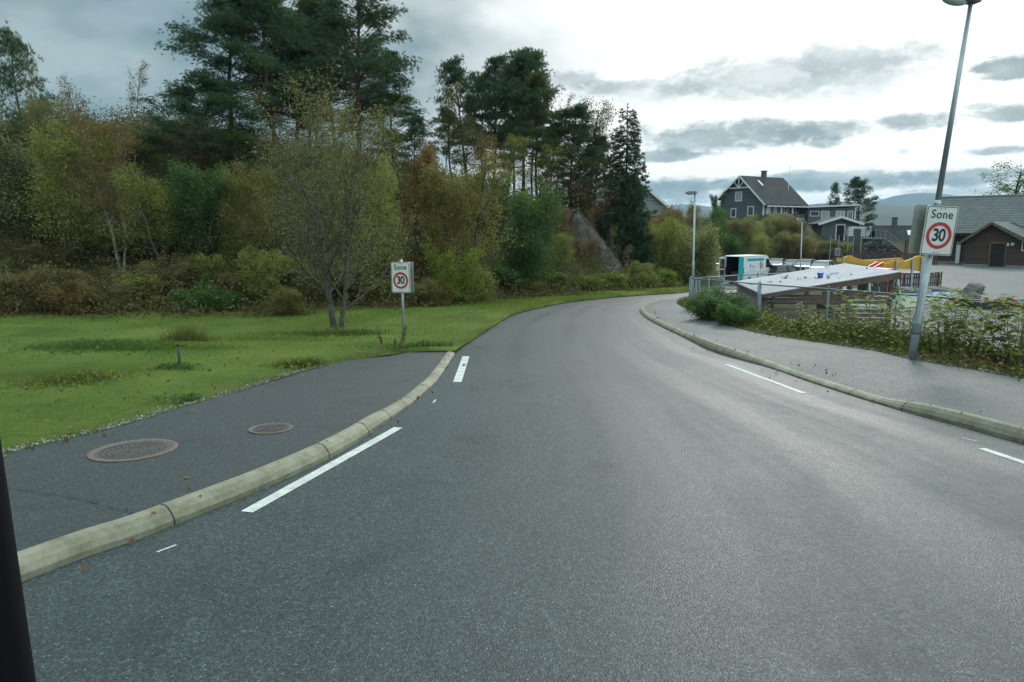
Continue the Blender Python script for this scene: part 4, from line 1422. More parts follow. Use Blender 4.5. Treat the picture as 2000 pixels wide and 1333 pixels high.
# ------------------------------------------------------------------ undergrowth, litter and grass (nobody could count these)
def undergrowth():
    la = Acc()
    n = 6200
    X = rng.uniform(-34, 20, n); Y = rng.uniform(22, 70, n)
    d = hill_d(X, Y)
    c = 6 + (np.clip(Y, 40, 110) - 40) * .4
    ok = (d > -.8 + rng.random(n)) & (d < 22) & (X < c + 2.5)
    rockzone = (X / Y > .075) & (X / Y < .185) & (d > 5) & (rng.random(n) < .8)
    ok &= ~rockzone
    X, Y = X[ok], Y[ok]
    Z = zg(X, Y)
    per = 44
    hgt = .35 + 1.15 * rng.random(len(X)) ** 1.5
    C = np.repeat(np.stack([X, Y, Z], 1), per, 0)
    hh = np.repeat(hgt, per)
    C[:, 0] += rng.normal(size=len(C)) * .38
    C[:, 1] += rng.normal(size=len(C)) * .38
    C[:, 2] += rng.random(len(C)) * hh + .02
    leaves(la, C, .11, .07)
    tag(link('undergrowth', la.mesh('undergrowth'), M['under']), kind='stuff')
    # withered bracken and litter at the wood's edge
    la = Acc()
    n = 2600
    X = rng.uniform(-20, 2, n); Y = rng.uniform(21.5, 34, n)
    d = hill_d(X, Y)
    ok = (np.abs(d - .8) < 1.7)
    X, Y = X[ok], Y[ok]
    per = 12
    C = np.repeat(np.stack([X, Y, zg(X, Y)], 1), per, 0) + rng.normal(size=(len(X) * per, 3)) * np.array([.2, .2, .02])
    C[:, 2] += rng.random(len(C)) ** 2 * .3 + .03
    leaves(la, C, .08, .04)
    tag(link('bracken', la.mesh('bracken'), M['dead']), kind='stuff')


undergrowth()


def blades(acc, B, h, wd, lean=.45, g=rng):
    n = len(B)
    a = g.random(n) * 6.283
    side = np.stack([np.cos(a), np.sin(a), np.zeros(n)], 1) * (np.broadcast_to(wd, (n,))[:, None] * .5)
    tip = np.stack([g.normal(size=n) * lean, g.normal(size=n) * lean, np.ones(n)], 1)
    tip = tip * (h * (.55 + .8 * g.random(n)))[:, None]
    V = np.stack([B - side, B + side, B + tip], 1).reshape(-1, 3)
    acc.add(V, np.arange(3 * n).reshape(-1, 3))


def grass():
    acc = Acc()
    # sample the lawn strip: more per area close to the viewer
    n = 330000
    k = rng.random(n); s = rng.random(n)
    ki = np.minimum((k * 219).astype(int), 218); kf = k * 219 - ki
    def samp(A): return A[ki] * (1 - kf)[:, None] + A[ki + 1] * kf[:, None]
    P = samp(lawn_near) * (1 - s)[:, None] + samp(lawn_far) * s[:, None]
    vis = (P[:, 1] > 6) & (np.abs(P[:, 0]) < P[:, 1] * .80 + 1) & (s > .004)
    P = P[vis]
    edge = np.minimum(1, s[vis] * 40)
    z = lawn_height(P[:, 0], P[:, 1]) - .06 * (1 - edge) - .01
    B = np.column_stack([P, z])
    dry = (fbm(P[:, 0], P[:, 1], .9, 3) > .28)
    h = np.where(dry, .028, .045) * (1 + .9 * np.clip(fbm(P[:, 0], P[:, 1], .5, 3) * 2, -.6, 1.2))
    far = 1 + np.clip((P[:, 1] - 12) / 14, 0, 1.2)
    blades(acc, B, h, .008 * far)
    tag(link('grass', acc.mesh('grass'), M['grass_a']), kind='stuff')
    # ragged fringe along path and road edges
    acc = Acc()
    n = 15000
    k = rng.random(n) * 219; ki = np.minimum(k.astype(int), 218); kf = (k - ki)[:, None]
    p = lawn_near[ki] * (1 - kf) + lawn_near[ki + 1] * kf
    f = lawn_far[ki]
    inw = (f - p) / np.linalg.norm(f - p, axis=1)[:, None]
    p = p + inw * (rng.random((n, 1)) ** 1.5 * .45 - .06)
    ok = (p[:, 1] > 5) & (p[:, 1] < 44) & (vnoise(p[:, 0], p[:, 1], .9) > -.3)
    p = p[ok]
    z = zr(p[:, 1]) + np.where(p[:, 1] < 15, .09, .01)
    blades(acc, np.column_stack([p, z]), .07 + .06 * vnoise(p[:, 0], p[:, 1], 1.3), .009, .7)
    tag(link('grass_fringe', acc.mesh('grass_fringe'), M['grass_dry']), kind='stuff')
    # gravel along the path edge
    la = Acc()
    n = 5200
    k = rng.random(n) * 104 + 4; ki = k.astype(int); kf = (k - ki)[:, None]
    p = path_edge[ki] * (1 - kf) + path_edge[ki + 1] * kf
    p = p + np.column_stack([-np.abs(rng.normal(size=n)) * .10 + .03, rng.normal(size=n) * .05 + .03])
    z = np.interp(p[:, 1], [0, 10, 15, 17], [.14, .14, .085, .05]) + zr(p[:, 1])
    C = np.column_stack([p, z])
    leaves(la, C, .026, .022)
    tag(link('gravel', la.mesh('gravel'), M['gravel']), kind='stuff')


grass()


def weed_patch(name, label, px, py, rx, ry, n, h, matn, group='weed patches in the lawn', leafy=.22):
    """a clump of rank grass and broad weeds standing in the lawn"""
    c = G(px, py, .12)
    g = np.random.default_rng(int(px * 7 + py))
    q = g.normal(size=(n, 2)) * np.array([rx, ry])
    P = np.column_stack([c.x + q[:, 0], c.y + q[:, 1]])
    ok = P[:, 0] < np.interp(P[:, 1], lawn_near[:, 1], lawn_near[:, 0]) - .06
    P, q = P[ok], q[ok]; n = len(P)
    fall = np.exp(-(q[:, 0] / rx / 1.7) ** 2 - (q[:, 1] / ry / 1.7) ** 2)
    z = lawn_height(P[:, 0], P[:, 1])
    acc = Acc()
    blades(acc, np.column_stack([P, z - .02]), h * (.35 + .75 * fall), .014, .6, g)
    r = thing(name, label, 'weeds', (0, 0, 0), 0, group)
    tag(link('blades', acc.mesh('weed_blades'), M[matn], r), kind='stuff')
    la = Acc()
    m = int(n * leafy)
    C = np.column_stack([P[:m], z[:m] + h * g.random(m) * fall[:m] * .9 + .01])
    leaves(la, C, .075, .05, g=g)
    fo_ = link('foliage', la.mesh('weed_leaves'), M['lf_green' if matn == 'grass_b' else 'lf_lime'], r)
    tag(fo_, kind='stuff')
    return r


weed_patch('weed_clump', 'yellowing weed clump in the lawn nearest the large manhole', 140, 742, .45, .35, 1500, .17, 'grass_dry')
weed_patch('weed_clump', 'broad dark green weed patch in the middle of the left lawn', 195, 684, .85, .45, 2400, .20, 'grass_b', leafy=.12)
weed_patch('weed_clump', 'long low weed strip running towards the small post in the lawn', 345, 684, 1.2, .25, 1700, .15, 'grass_a', leafy=.05)
weed_patch('weed_clump', 'dark weed strip below the deep green bushes', 545, 662, 1.4, .3, 2000, .15, 'grass_a', leafy=.05)
weed_patch('weed_clump', 'tuft of tall thin rushes above the small post', 365, 668, .30, .2, 700, .42, 'grass_dry', leafy=.05)
weed_patch('weed_clump', 'small weed tuft at the foot of the short lawn post', 347, 722, .22, .16, 500, .11, 'grass_b')
weed_patch('weed_clump', 'leaning dry weeds at the bend of the path edge', 612, 712, .48, .16, 1500, .17, 'grass_dry')
weed_patch('weed_clump', 'weed tuft at the path edge left of the leaning dry weeds', 395, 786, .30, .12, 600, .09, 'grass_b')
weed_patch('weed_clump', 'weeds round the base of the left speed sign post', 840, 680, .55, .16, 1100, .13, 'grass_b')
weed_patch('weed_clump', 'grass clump at the root of the roadside tree', 660, 652, .8, .25, 1800, .18, 'grass_b')


def dock():
    r = thing('dried_dock', 'dried brown dock stalks standing left of the speed sign post', 'plant', tuple(G(760, 684, .13)))
    g = np.random.default_rng(8)
    for (dx, h, ln, sc) in ((-.12, .46, -.12, 1), (.22, .52, .16, 1.1), (.12, .22, .02, .5)):
        acc, la = Acc(), Acc()
        pts = np.array([[dx, 0, -.02], [dx + ln * .4, 0, h * .5], [dx + ln, 0, h]])
        acc.add(*tube_np(pts, [.008, .007, .004], 4))
        st = link('stalk', acc.mesh('dock_stalk'), M['stem_red'], r)
        t = .25 + .75 * g.random(130)
        C = np.column_stack([dx + ln * t, g.normal(size=130) * .018, h * t]) + g.normal(size=(130, 3)) * .016 * sc
        leaves(la, C, .035, .022, g=g)
        link('seed_head', la.mesh('dock_seeds'), M['dead'], st)


dock()


# ------------------------------------------------------------------ knotweed and verge plants on the right
def knotweed_proto(seed, h, nleaf=13, big=.15):
    g = np.random.default_rng(seed)
    acc = Acc(); VV, FF = [], []
    p = np.array([0, 0, -.04]); pts = [p]
    d = np.array([g.normal() * .12, g.normal() * .12, 1.0])
    for i in range(nleaf):
        d = d + g.normal(size=3) * .10 + np.array([0, 0, .05]); d /= np.linalg.norm(d)
        p = p + d * h / nleaf
        pts.append(p)
    pts = np.array(pts)
    acc.add(*tube_np(pts, .008 * np.linspace(1, .4, len(pts)), 4))
    az = g.random() * 6
    def leaf(o, az, s, pitch):
        dr = np.array([math.cos(az), math.sin(az), pitch]); dr /= np.linalg.norm(dr)
        sd = np.cross(dr, UP); sd /= np.linalg.norm(sd)
        upv = np.cross(sd, dr)
        k = s
        P = [o + dr * .15 * k, o + dr * .28 * k + sd * .42 * k + upv * .10 * k, o + dr * .70 * k + sd * .36 * k + upv * .07 * k, o + dr * 1.12 * k - upv * .14 * k,
             o + dr * .70 * k - sd * .36 * k + upv * .07 * k, o + dr * .28 * k - sd * .42 * k + upv * .10 * k]
        n = len(VV) * 1
        b = len(VV)
        VV.extend(P)
        FF.append((b, b + 1, b + 2, b + 3)); FF.append((b, b + 3, b + 4, b + 5))
        acc.add(*tube_np(np.array([o, o + dr * .18 * k]), [.003, .002], 3))
    for i in range(2, nleaf + 1):
        az += 2.6 + g.normal() * .5
        if i < nleaf * .25 and g.random() < .5:
            continue
        leaf(pts[i], az, big * (1.1 - .45 * i / nleaf) * (.7 + .6 * g.random()), .1 - .35 * g.random())
        if g.random() < .45:
            # side shoot
            sd = np.array([math.cos(az + 1.5), math.sin(az + 1.5), .7]); q = pts[i] + sd * .16 * (1 + g.random())
            acc.add(*tube_np(np.array([pts[i], q]), [.005, .003], 3))
            for m in range(3):
                leaf(pts[i] + (q - pts[i]) * (.5 + .25 * m), az + 2.2 * m, big * .6 * (.7 + .5 * g.random()), -.1)
    me = np_mesh('knotweed_leaves', np.array(VV), np.array(FF))
    return acc.mesh('knotweed_stem'), me


KP = [knotweed_proto(70 + i, hh, nl, bg) for i, (hh, nl, bg) in enumerate([(1.0, 13, .20), (.85, 11, .19), (.7, 9, .19), (1.1, 14, .19), (.5, 7, .17)])]


def verge_point(t, s):
    """t: index along the verge (0..149), s: 0 at the pavement .. 1 beyond the fence"""
    i = min(int(t), 148); f = t - i
    a = verge_in[i] * (1 - f) + verge_in[i + 1] * f
    b = verge_out[i] * (1 - f) + verge_out[i + 1] * f
    p = a * (1 - s) + b * s
    z = float(verge_z(np.array([p[0]]), np.array([p[1]]), np.array([s]), 0)[0])
    return p, z


def at_verge(px, s):
    """verge point on a given picture column"""
    best = None
    for t in np.linspace(0, 149, 600):
        p, z = verge_point(t, s)
        if p[1] < 4: continue
        e = abs(1000 + F * p[0] / p[1] * 1.0 - px)
        if best is None or e < best[0]:
            best = (e, p, z)
    return best[1], best[2]


def knotweed(px, s, kind, hs, dry=False):
    hs *= 1.18
    p, z = at_verge(px, s)
    r = thing('knotweed', KLAB, 'weed', (p[0], p[1], z), random.uniform(0, 6.28), 'knotweed stems in the verge by the fence')
    k = hs * random.uniform(.9, 1.1)
    r.scale = (k, k, k)
    st, lf = KP[kind]
    link('stem', st, M['stem_red'], r)
    link('foliage', lf, M['knot'], r)


KLAB = 'leafy knotweed with broad yellow green leaves in the verge between pavement and mesh fence'
kr_ = random.Random(5)
for px in (1722, 1745, 1772, 1800, 1838, 1850, 1862, 1880, 1893, 1905, 1918, 1932, 1948, 1960, 1975, 1990, 2005, 2020, 1868, 1925, 1985):
    knotweed(px, kr_.uniform(.35, .62), kr_.choice((0, 1, 3)), 1.0)
for px in (1870, 1900, 1940, 1980, 2010, 1850, 1815, 1790, 1760, 1735, 1960, 1925):
    knotweed(px, kr_.uniform(.25, .55), kr_.choice((1, 2, 2)), .75)
for px in (1705, 1690, 1672, 1655, 1640, 1628, 1612, 1600, 1588, 1570, 1715, 1648, 1664):
    knotweed(px, kr_.uniform(.35, .6), kr_.choice((0, 1, 2)), .85 if px > 1640 else .6)
for px in (1495, 1510, 1530, 1548, 1563, 1580, 1597, 1614, 1632, 1650, 1668, 1686, 1704, 1725, 1748):
    knotweed(px, kr_.uniform(.12, .4), kr_.choice((2, 4, 1)), .55)
for px in (1540, 1555, 1522, 1503, 1620, 1690, 1740, 1780, 1830, 1890, 1950):
    knotweed(px, kr_.uniform(.2, .5), kr_.choice((2, 4)), .55)


def verge_bush(label, px, s, w, h, lm, proto='bush2', rot=0):
    p, z = at_verge(px, s)
    pr = PR[proto]
    r = thing('verge_bush', label, 'bush', (p[0], p[1], z - .1), rot)
    r.scale = (w / pr['Wd'], w / pr['Wd'], (h + .1) / pr['H'])
    over(link('stems', pr['limb'], M['bark'], r), M['bark'])
    over(link('foliage', pr['crown'], M[lm], r), M[lm])


verge_bush('dense deep green bush in front of the fence corner beside the pavement', 1402, .14, 1.5, .85, 'lf_green', rot=1)
verge_bush('second deep green bush close to the heavy fence corner post', 1441, .12, 1.05, .62, 'lf_deep', rot=3)


def verge_cover():
    # low leaves, tall grass and litter
    la, lg, ld, lgr = Acc(), Acc(), Acc(), Acc()
    n = 26000
    t = rng.random(n) * 149; i = np.minimum(t.astype(int), 148); f = (t - i)[:, None]
    s = rng.random(n) ** .85 * .86 + .02
    a = verge_in[i] * (1 - f) + verge_in[i + 1] * f
    b = verge_out[i] * (1 - f) + verge_out[i + 1] * f
    p = a * (1 - s[:, None]) + b * s[:, None]
    keep = (p[:, 1] > 5) & (p[:, 0] < p[:, 1] * .85)
    p, s = p[keep], s[keep]
    z = verge_z(p[:, 0], p[:, 1], s, 0)
    pat = fbm(p[:, 0], p[:, 1], .9, 3)
    hmax = (.05 + .22 * sst(.05, .4, s)) * (1 + pat)
    C = np.column_stack([p, z + rng.random(len(p)) * hmax])
    m = rng.random(len(p)) < .62
    leaves(la, C[m], .085, .055)
    gmask = (~m) | (p[:, 1] > 15)
    for k in range(2):
        q = p[gmask] + rng.normal(size=(gmask.sum(), 2)) * .05
        blades(lg, np.column_stack([q, z[gmask] - .02]), .08 + .16 * sst(.04, .35, s[gmask]) * (1 + pat[gmask]), .011, .55)
    dm = rng.random(len(p)) < np.where((p[:, 1] < 13.5) & (p[:, 1] > 8), .30, .07)
    leaves(ld, np.column_stack([p[dm], z[dm] + .02 + rng.random(dm.sum()) * .16]), .11, .06)
    tag(link('ground_cover', la.mesh('ground_cover'), M['cover']), kind='stuff')
    tag(link('verge_grass', lg.mesh('verge_grass'), M['grass_b']), kind='stuff')
    tag(link('leaf_litter', ld.mesh('leaf_litter'), M['dead']), kind='stuff')
    # gravelly edge
    n = 2600
    t = rng.random(n) * 149; i = np.minimum(t.astype(int), 148); f = (t - i)[:, None]
    p = verge_in[i] * (1 - f) + verge_in[i + 1] * f
    p = p + rng.normal(size=(n, 2)) * .08 + np.array([.05, .02])
    p = p[p[:, 1] < 16]
    leaves(lgr, np.column_stack([p, zr(p[:, 1]) + .15 + rng.random(len(p)) * .02]), .03, .024)
    tag(link('verge_gravel', lgr.mesh('verge_gravel'), M['gravel']), kind='stuff')
    # grass on the slope beyond the fence corner
    lg2 = Acc()
    n = 9000
    X = rng.uniform(5.6, 11, n); Y = rng.uniform(24.5, 34.5, n)
    ok = (X - fence_x(Y) > -.3) & (X - fence_x(Y) < 2.0)
    X, Y = X[ok], Y[ok]
    blades(lg2, np.column_stack([X, Y, zg(X, Y)]), .35 + .3 * vnoise(X, Y, .8), .016, .5)
    tag(link('slope_grass', lg2.mesh('slope_grass'), M['grass_dry']), kind='stuff')


verge_cover()


# more trees closing the skyline between the pines
for px, yt, Y, w, pr_, lm, bk, lab in (
        (883, 215, 44, 80, 'pine_slim2', 'pine_olive', 'bark_pine', 'olive low crowned pine left of the middle pine row'),
        (940, 150, 52, 90, 'pine_tall', 'pine', 'bark_pine', 'shaded pine behind the left half of the middle row'),
        (1005, 135, 53, 90, 'pine_tall', 'pine_olive', 'bark_pine', 'shaded olive pine behind the centre of the middle row'),
        (1042, 190, 46, 85, 'pine_slim2', 'pine', 'bark_pine', 'low branched pine in front of the middle row'),
        (1080, 235, 46, 80, 'pine_slim', 'pine_olive', 'bark_pine', 'short pine between the middle row and the solitary dark pine'),
        (1140, 245, 48, 80, 'pine_slim2', 'pine', 'bark_pine', 'short pine right behind the solitary dark pine'),
        (570, 45, 40, 190, 'pine_big', 'pine', 'bark_pine', 'dense pine filling the middle of the large left group'),
        (650, 20, 43, 190, 'pine_big', 'pine', 'bark_pine', 'dense pine filling the right half of the large left group'),
        (745, 90, 41, 110, 'pine_slim', 'pine', 'bark_pine', 'narrow pine stepping down from the right edge of the big left group')):
    tree('pine_tree', pr_, lab, 'pine tree', px, yt, Y, w, lm, bk, PG)
for px, yt, Y, w, pr_, lm, lab in (
        (1190, 215, 52, 80, 'airy', 'lf_brown', 'feathery brown birch directly left of the pointed spruce'),
        (905, 225, 46, 90, 'birch', 'lf_yellow', 'yellowing birch below the left end of the middle pine row'),
        (985, 262, 44, 90, 'birch2', 'lf_olive', 'olive birch under the bare trunks of the middle pine row'),
        (1065, 285, 45, 90, 'birch', 'lf_olive', 'slender olive birch below the right end of the middle pine row'),
        (780, 255, 36, 95, 'birch2', 'lf_yellow', 'golden birch between the large pine group and the rust orange tree'),
        (60, 190, 31, 120, 'birch2', 'lf_yellow', 'yellowish birch under the pine at the left picture edge')):
    tree('birch_tree', pr_, lab, 'birch tree', px, yt, Y, w, lm, 'bark_gray', AG)


def debris():
    """fallen leaves along the road and path edges"""
    la = Acc()
    n = 900
    k = rng.random(n) * 150; i = np.minimum(k.astype(int), 218)
    A = np.concatenate([RL[20:110], path_edge[10:110], KR[10:120], walk_edge[10:120]])
    p = A[rng.integers(0, len(A), n)] + rng.normal(size=(n, 2)) * .22
    ok = (p[:, 1] > 4) & (p[:, 1] < 34)
    p = p[ok]
    z = zr(p[:, 1]) + .03
    onp = np.array([q[0] < np.interp(q[1], KL[:, 1], KL[:, 0]) and q[1] < 16 for q in p]); onw = p[:, 0] > np.interp(p[:, 1], KR[:105, 1], KR[:105, 0])
    z = z + np.where(onp, .115, 0) + np.where(onw & (p[:, 1] < 25), .13, 0)
    leaves(la, np.column_stack([p, z]), .055, .035, flat=.3)
    q = np.column_stack([rng.uniform(-17, 1, 1500), rng.uniform(8, 30, 1500)])
    q = q[(q[:, 0] < np.interp(q[:, 1], lawn_near[:, 1], lawn_near[:, 0]) - .1) & (hill_d(q[:, 0], q[:, 1]) < .5) & (vnoise(q[:, 0], q[:, 1], .5) > -.12)]
    leaves(la, np.column_stack([q, lawn_height(q[:, 0], q[:, 1]) + .03]), .06, .04, flat=.5)
    tag(link('fallen_leaves', la.mesh('fallen_leaves'), M['dead']), kind='stuff')


debris()


# ------------------------------------------------------------------ bare rocks on the hillside
def rock(name, label, x, y, z, sx, sy, sz, seed, rz=0.0, mat='rock', group=None, cat='rock'):
    g = np.random.default_rng(seed)
    nu, nv = 44, 26
    V = []
    off = g.random(3) * 50
    pn = unit(g.normal(size=(16, 3))); ph_ = .62 + .38 * g.random(16)
    for i in range(nv + 1):
        th = math.pi * i / nv
        for j in range(nu):
            ph = 2 * math.pi * j / nu
            d = np.array([math.sin(th) * math.cos(ph), math.sin(th) * math.sin(ph), math.cos(th)])
            k = min(1.15, float(np.min(ph_ / np.maximum(pn @ d, .05))))
            k *= 1 + .16 * float(vnoise(d[0] * 4 + off[0], d[1] * 4 + d[2] * 3 + off[1], .9)) + .10 * float(vnoise(d[0] * 11 + off[1], d[2] * 11 + d[1] * 7 + off[2], .9))
            V.append(d * k * np.array([sx, sy, sz]))
    Fq = []
    for i in range(nv):
        for j in range(nu):
            Fq.append((i * nu + j, (i + 1) * nu + j, (i + 1) * nu + (j + 1) % nu, i * nu + (j + 1) % nu))
    me = np_mesh(name, np.array(V), np.array(Fq), False)
    o = link(name, me, M[mat])
    o.location = (x, y, z)
    o.rotation_euler = (g.normal() * .2, g.normal() * .2, rz)
    return tag(o, label, cat, group)


def outcrop(label, cx, cy, rx, ry, amp, seed, rot):
    """craggy bedrock breaking through the hillside: a faceted patch lifted above the terrain"""
    n = 64
    u, v = np.meshgrid(np.linspace(-1, 1, n), np.linspace(-1, 1, n))
    c, s_ = math.cos(rot), math.sin(rot)
    X = cx + u * rx * c - v * ry * s_
    Y = cy + u * rx * s_ + v * ry * c
    fall = 1 - sst(.45, 1.0, np.sqrt(u * u + v * v) + .35 * fbm(X + seed, Y, .9, 3))
    rid = 1 - np.abs(fbm(X * 1.0 + seed, Y * 1.6, .55, 2)) * 2.2
    steps = np.floor((rid + .25 * fbm(X, Y + seed, 1.7, 2)) * 4) / 4
    h = amp * (.30 * rid + .70 * steps) + .24 * fbm(X + seed, Y, 1.6, 4)
    Z = zg(X, Y) + fall * (h + .15) - (1 - fall) * .5
    X = X - fall * h * .5 * (Y * 0 + .3)
    V = np.stack([X.ravel(), Y.ravel() - (fall * h * .55).ravel(), Z.ravel()], 1)
    i = np.arange(n - 1)[:, None] * n + np.arange(n - 1)[None, :]
    o = link('rock', np_mesh('rock', V, np.stack([i, i + 1, i + n + 1, i + n], -1).reshape(-1, 4)), M['rock'])
    tag(o, label, 'rock', 'bare rocks on the wooded hillside')


def hill_point(px, py):
    """where the view ray through a photo pixel meets the hillside"""
    for Y in np.arange(30, 60, .1):
        w = W(px, py, Y)
        if w.z < zgf(w.x, Y): return w.x, Y
    return w.x, 45.0


for (px, py, rx, ry, amp, sd, lab) in ((1118, 405, 1.5, 2.2, .9, 3, 'pinkish bare rock slope near the crest of the wooded hill'), (1172, 440, 1.7, 2.2, 1.0, 11, 'pale craggy outcrop with a light upper rim above the road bend'),
                                       (1215, 475, 1.6, 2.0, 1.0, 19, 'dark split rock face low on the slope beside the willow'), (1190, 515, 1.5, 1.5, .8, 27, 'low grey rock ledge behind the bramble hedge')):
    hx, hy = hill_point(px, py)
    outcrop(lab, hx, hy, rx, ry, amp, sd, -.5)
RG = 'withered shrubs among the hillside rocks'
for px, yt, Y, w, lm, lab in ((1150, 408, 41.2, 60, 'lf_pink', 'bare looking pinkish sapling over the upper part of the rock slope'), (1195, 440, 40.8, 60, 'lf_brown', 'sparse brown sapling over the middle of the rock slope'), (1222, 478, 40.6, 50, 'lf_pink', 'sparse pinkish sapling at the foot of the rock slope')):
    tree('sapling', 'airy', lab, 'sapling', px, yt, Y, w, lm, 'bark_gray', RG)
for px, yt, Y, w, lm, lab in ((1080, 400, 41.5, 60, 'lf_pink', 'withered shrub left of the crest slab'), 
                              (1245, 512, 40.8, 55, 'lf_olive', 'olive shrub below the dark split rock')):
    tree('bush', 'bush' if px % 20 else 'bush2', lab, 'bush', px, yt, Y, w, lm, 'bark_gray', RG, parts=('stems', 'foliage'))


# ------------------------------------------------------------------ text
def text_mesh(body, size, bold=0.0, spacing=1.0, depth=.0015):
    cu = bpy.data.curves.new('lettering', 'FONT')
    cu.body = body; cu.size = size; cu.extrude = depth; cu.offset = bold; cu.space_character = spacing
    cu.align_x = 'CENTER'; cu.align_y = 'CENTER'
    ob = bpy.data.objects.new('lettering', cu)
    COL.objects.link(ob)
    dg = bpy.context.evaluated_depsgraph_get()
    dg.update()
    me = bpy.data.meshes.new_from_object(ob.evaluated_get(dg))
    bpy.data.objects.remove(ob)
    me.materials.clear()
    return me


def rounded(w, h, r, n=6):
    pts = []
    for cx, cy, a0 in ((w / 2 - r, h / 2 - r, 0), (-w / 2 + r, h / 2 - r, 90), (-w / 2 + r, -h / 2 + r, 180), (w / 2 - r, -h / 2 + r, 270)):
        for i in range(n + 1):
            a = R(a0 + 90 * i / n)
            pts.append((cx + r * math.cos(a), cy + r * math.sin(a)))
    return pts


def zone_sign(label, loc, rot, w, h, rear_dx, rear_yaw, clamp=True):
    """zone plate: local x right, z up, faces -y; a second plate is clamped to the back of the post"""
    r = thing('speed_sign', label, 'sign', loc, 0, 'zone speed signs')
    r.rotation_euler = rot
    k = h / .85
    MB().prism([(x, z) for x, z in rounded(w, h, .035 * k)], 0, .014, 'y').build('panel', M['sign_white'], r)
    o, i_ = rounded(w - .022 * k, h - .022 * k, .03 * k), rounded(w - .046 * k, h - .046 * k, .022 * k)
    n = len(o)
    MB().add([(x, -.003, z) for x, z in o] + [(x, -.003, z) for x, z in i_], [(j, (j + 1) % n, n + (j + 1) % n, n + j) for j in range(n)]).build('border', M['sign_black'], r)
    m = 48
    ro, ri = .232 * k, .172 * k
    zc = -.085 * k
    MB().add([(q * math.cos(2 * math.pi * j / m), -.003, zc + q * math.sin(2 * math.pi * j / m)) for q in (ro, ri) for j in range(m)],
             [(j, (j + 1) % m, m + (j + 1) % m, m + j) for j in range(m)]).build('ring', M['sign_red'], r)
    t = link('lettering', text_mesh('Sone', .205 * k, .002 * k, 1.08), M['sign_black'], r, (0, -.003, .275 * k))
    t.rotation_euler = (math.pi / 2, 0, 0); t.scale = (.93, 1, 1)
    t = link('numeral', text_mesh('30', .30 * k, .007 * k, .92), M['sign_black'], r, (0, -.003, zc))
    t.rotation_euler = (math.pi / 2, 0, 0); t.scale = (.86, 1.0, 1)
    for bx in (-.035, .035):
        for bz in (h / 2 - .045 * k, -h / 2 + .05 * k):
            MB().ball((bx * k, -.003, bz), .011 * k, 8).build('bolt', M['lamp_gray'], r)
    b = MB().prism([(x, z) for x, z in rounded(w, h, .035 * k)], 0, .012, 'y').build('rear_panel', M['sign_back'], r)
    b.location = (rear_dx, .13 * k, 0); b.rotation_euler = (0, 0, rear_yaw)
    MB().box(-.06 * k, .06 * k, .012, .16 * k, .26 * k, .30 * k).box(-.06 * k, .06 * k, .012, .16 * k, -.34 * k, -.30 * k).build('clamp', M['galv_dark'], r)
    return r


# --- left sign on its thin post
YL = 16.9
a, b = W(790, 676, YL), W(783.2, 507, YL)
p = MB()
p.tube([a - Vector((0, 0, .15)), b], .032, 12)
post = p.build('sign_post', M['galv'], None, True)
tag(post, 'thin galvanised post carrying the left speed sign at the lawn edge', 'post')
MB().tube([b, b + Vector((0, 0, .02))], .035, 12).build('cap', M['galv_dark'], post)
ax = (b - a).normalized()
c = W(784, 542, YL)
k = math.atan2(ax.x, ax.z)
zone_sign('white Sone 30 speed sign on the thin post at the left lawn edge', (c.x - .012, YL - .055, c.z), (0, k, R(-20)), .49, .72, .03, R(8))

# --- right street lamp, leaning, with the near sign
YR = 14.0
a, b = W(1778, 716, YR), W(1896.5, 4, YR)
ax = (b - a).normalized()
L = (b - a).length
lamp = thing('street_lamp', 'leaning grey street lamp beside the pavement carrying the large near speed sign', 'street lamp', tuple(a), 0, 'street lamps')
def on(s): return tuple(ax * L * s)
MB().tube([tuple(ax * -.25), on(.10), on(.455)], [.078, .076, .071], 20).tube([on(.455), on(.475)], [.071, .052], 20).tube([on(.475), on(.995)], [.052, .036], 20).build('pole', M['galv'], lamp, True)
MB().tube([on(.095), on(.10), on(.125), on(.13)], [.080, .086, .086, .078], 20).build('collar', M['galv_dark'], lamp, True)
hd = thing('lamp_head', None, None)
hd.parent = lamp; hd.location = on(1.0)
del_keys = [k_ for k_ in ('label', 'category') if k_ in hd]


def lamp_head(parent, s=1.0):
    """lantern reaching towards -x from the pole top"""
    h = MB()
    prof = [(.12, -.02), (.12, .10), (.02, .15), (-.45, .15), (-.60, .10), (-.66, .02), (-.64, -.02)]
    h.prism([(x * s, z * s) for x, z in prof], -.13 * s, .13 * s, 'y')
    o = h.build('lantern', M['lamp_gray'], parent, bevel=.03 * s)
    l = MB()
    n = 14
    V = []
    for i in range(7):
        th = math.pi / 2 * i / 6
        for j in range(n):
            ph = 2 * math.pi * j / n
            V.append(((-.34 + .26 * math.cos(th) * math.cos(ph)) * s, .105 * math.cos(th) * math.sin(ph) * s, (-.02 - .10 * math.sin(th)) * s))
    l.add(V, [(i * n + j, (i + 1) * n + j, (i + 1) * n + (j + 1) % n, i * n + (j + 1) % n) for i in range(6) for j in range(n)])
    l.build('lens', M['glass_lens'], parent, True)


bpy.data.objects.remove(hd)
lh = bpy.data.objects.new('lamp_head', None); COL.objects.link(lh); lh.parent = lamp; lh.location = on(1.0); lh.rotation_euler = (0, .12, .15)
lamp_head(lh, 1.0)
cs = W(1825, 450, YR)
kr2 = math.atan2(ax.x, ax.z)
zone_sign('large near Sone 30 speed sign clamped to the leaning street lamp', (cs.x, YR - .17, cs.z - .01), (R(3), kr2 - R(1.5), R(4)), .63, .93, -.137, R(-6))


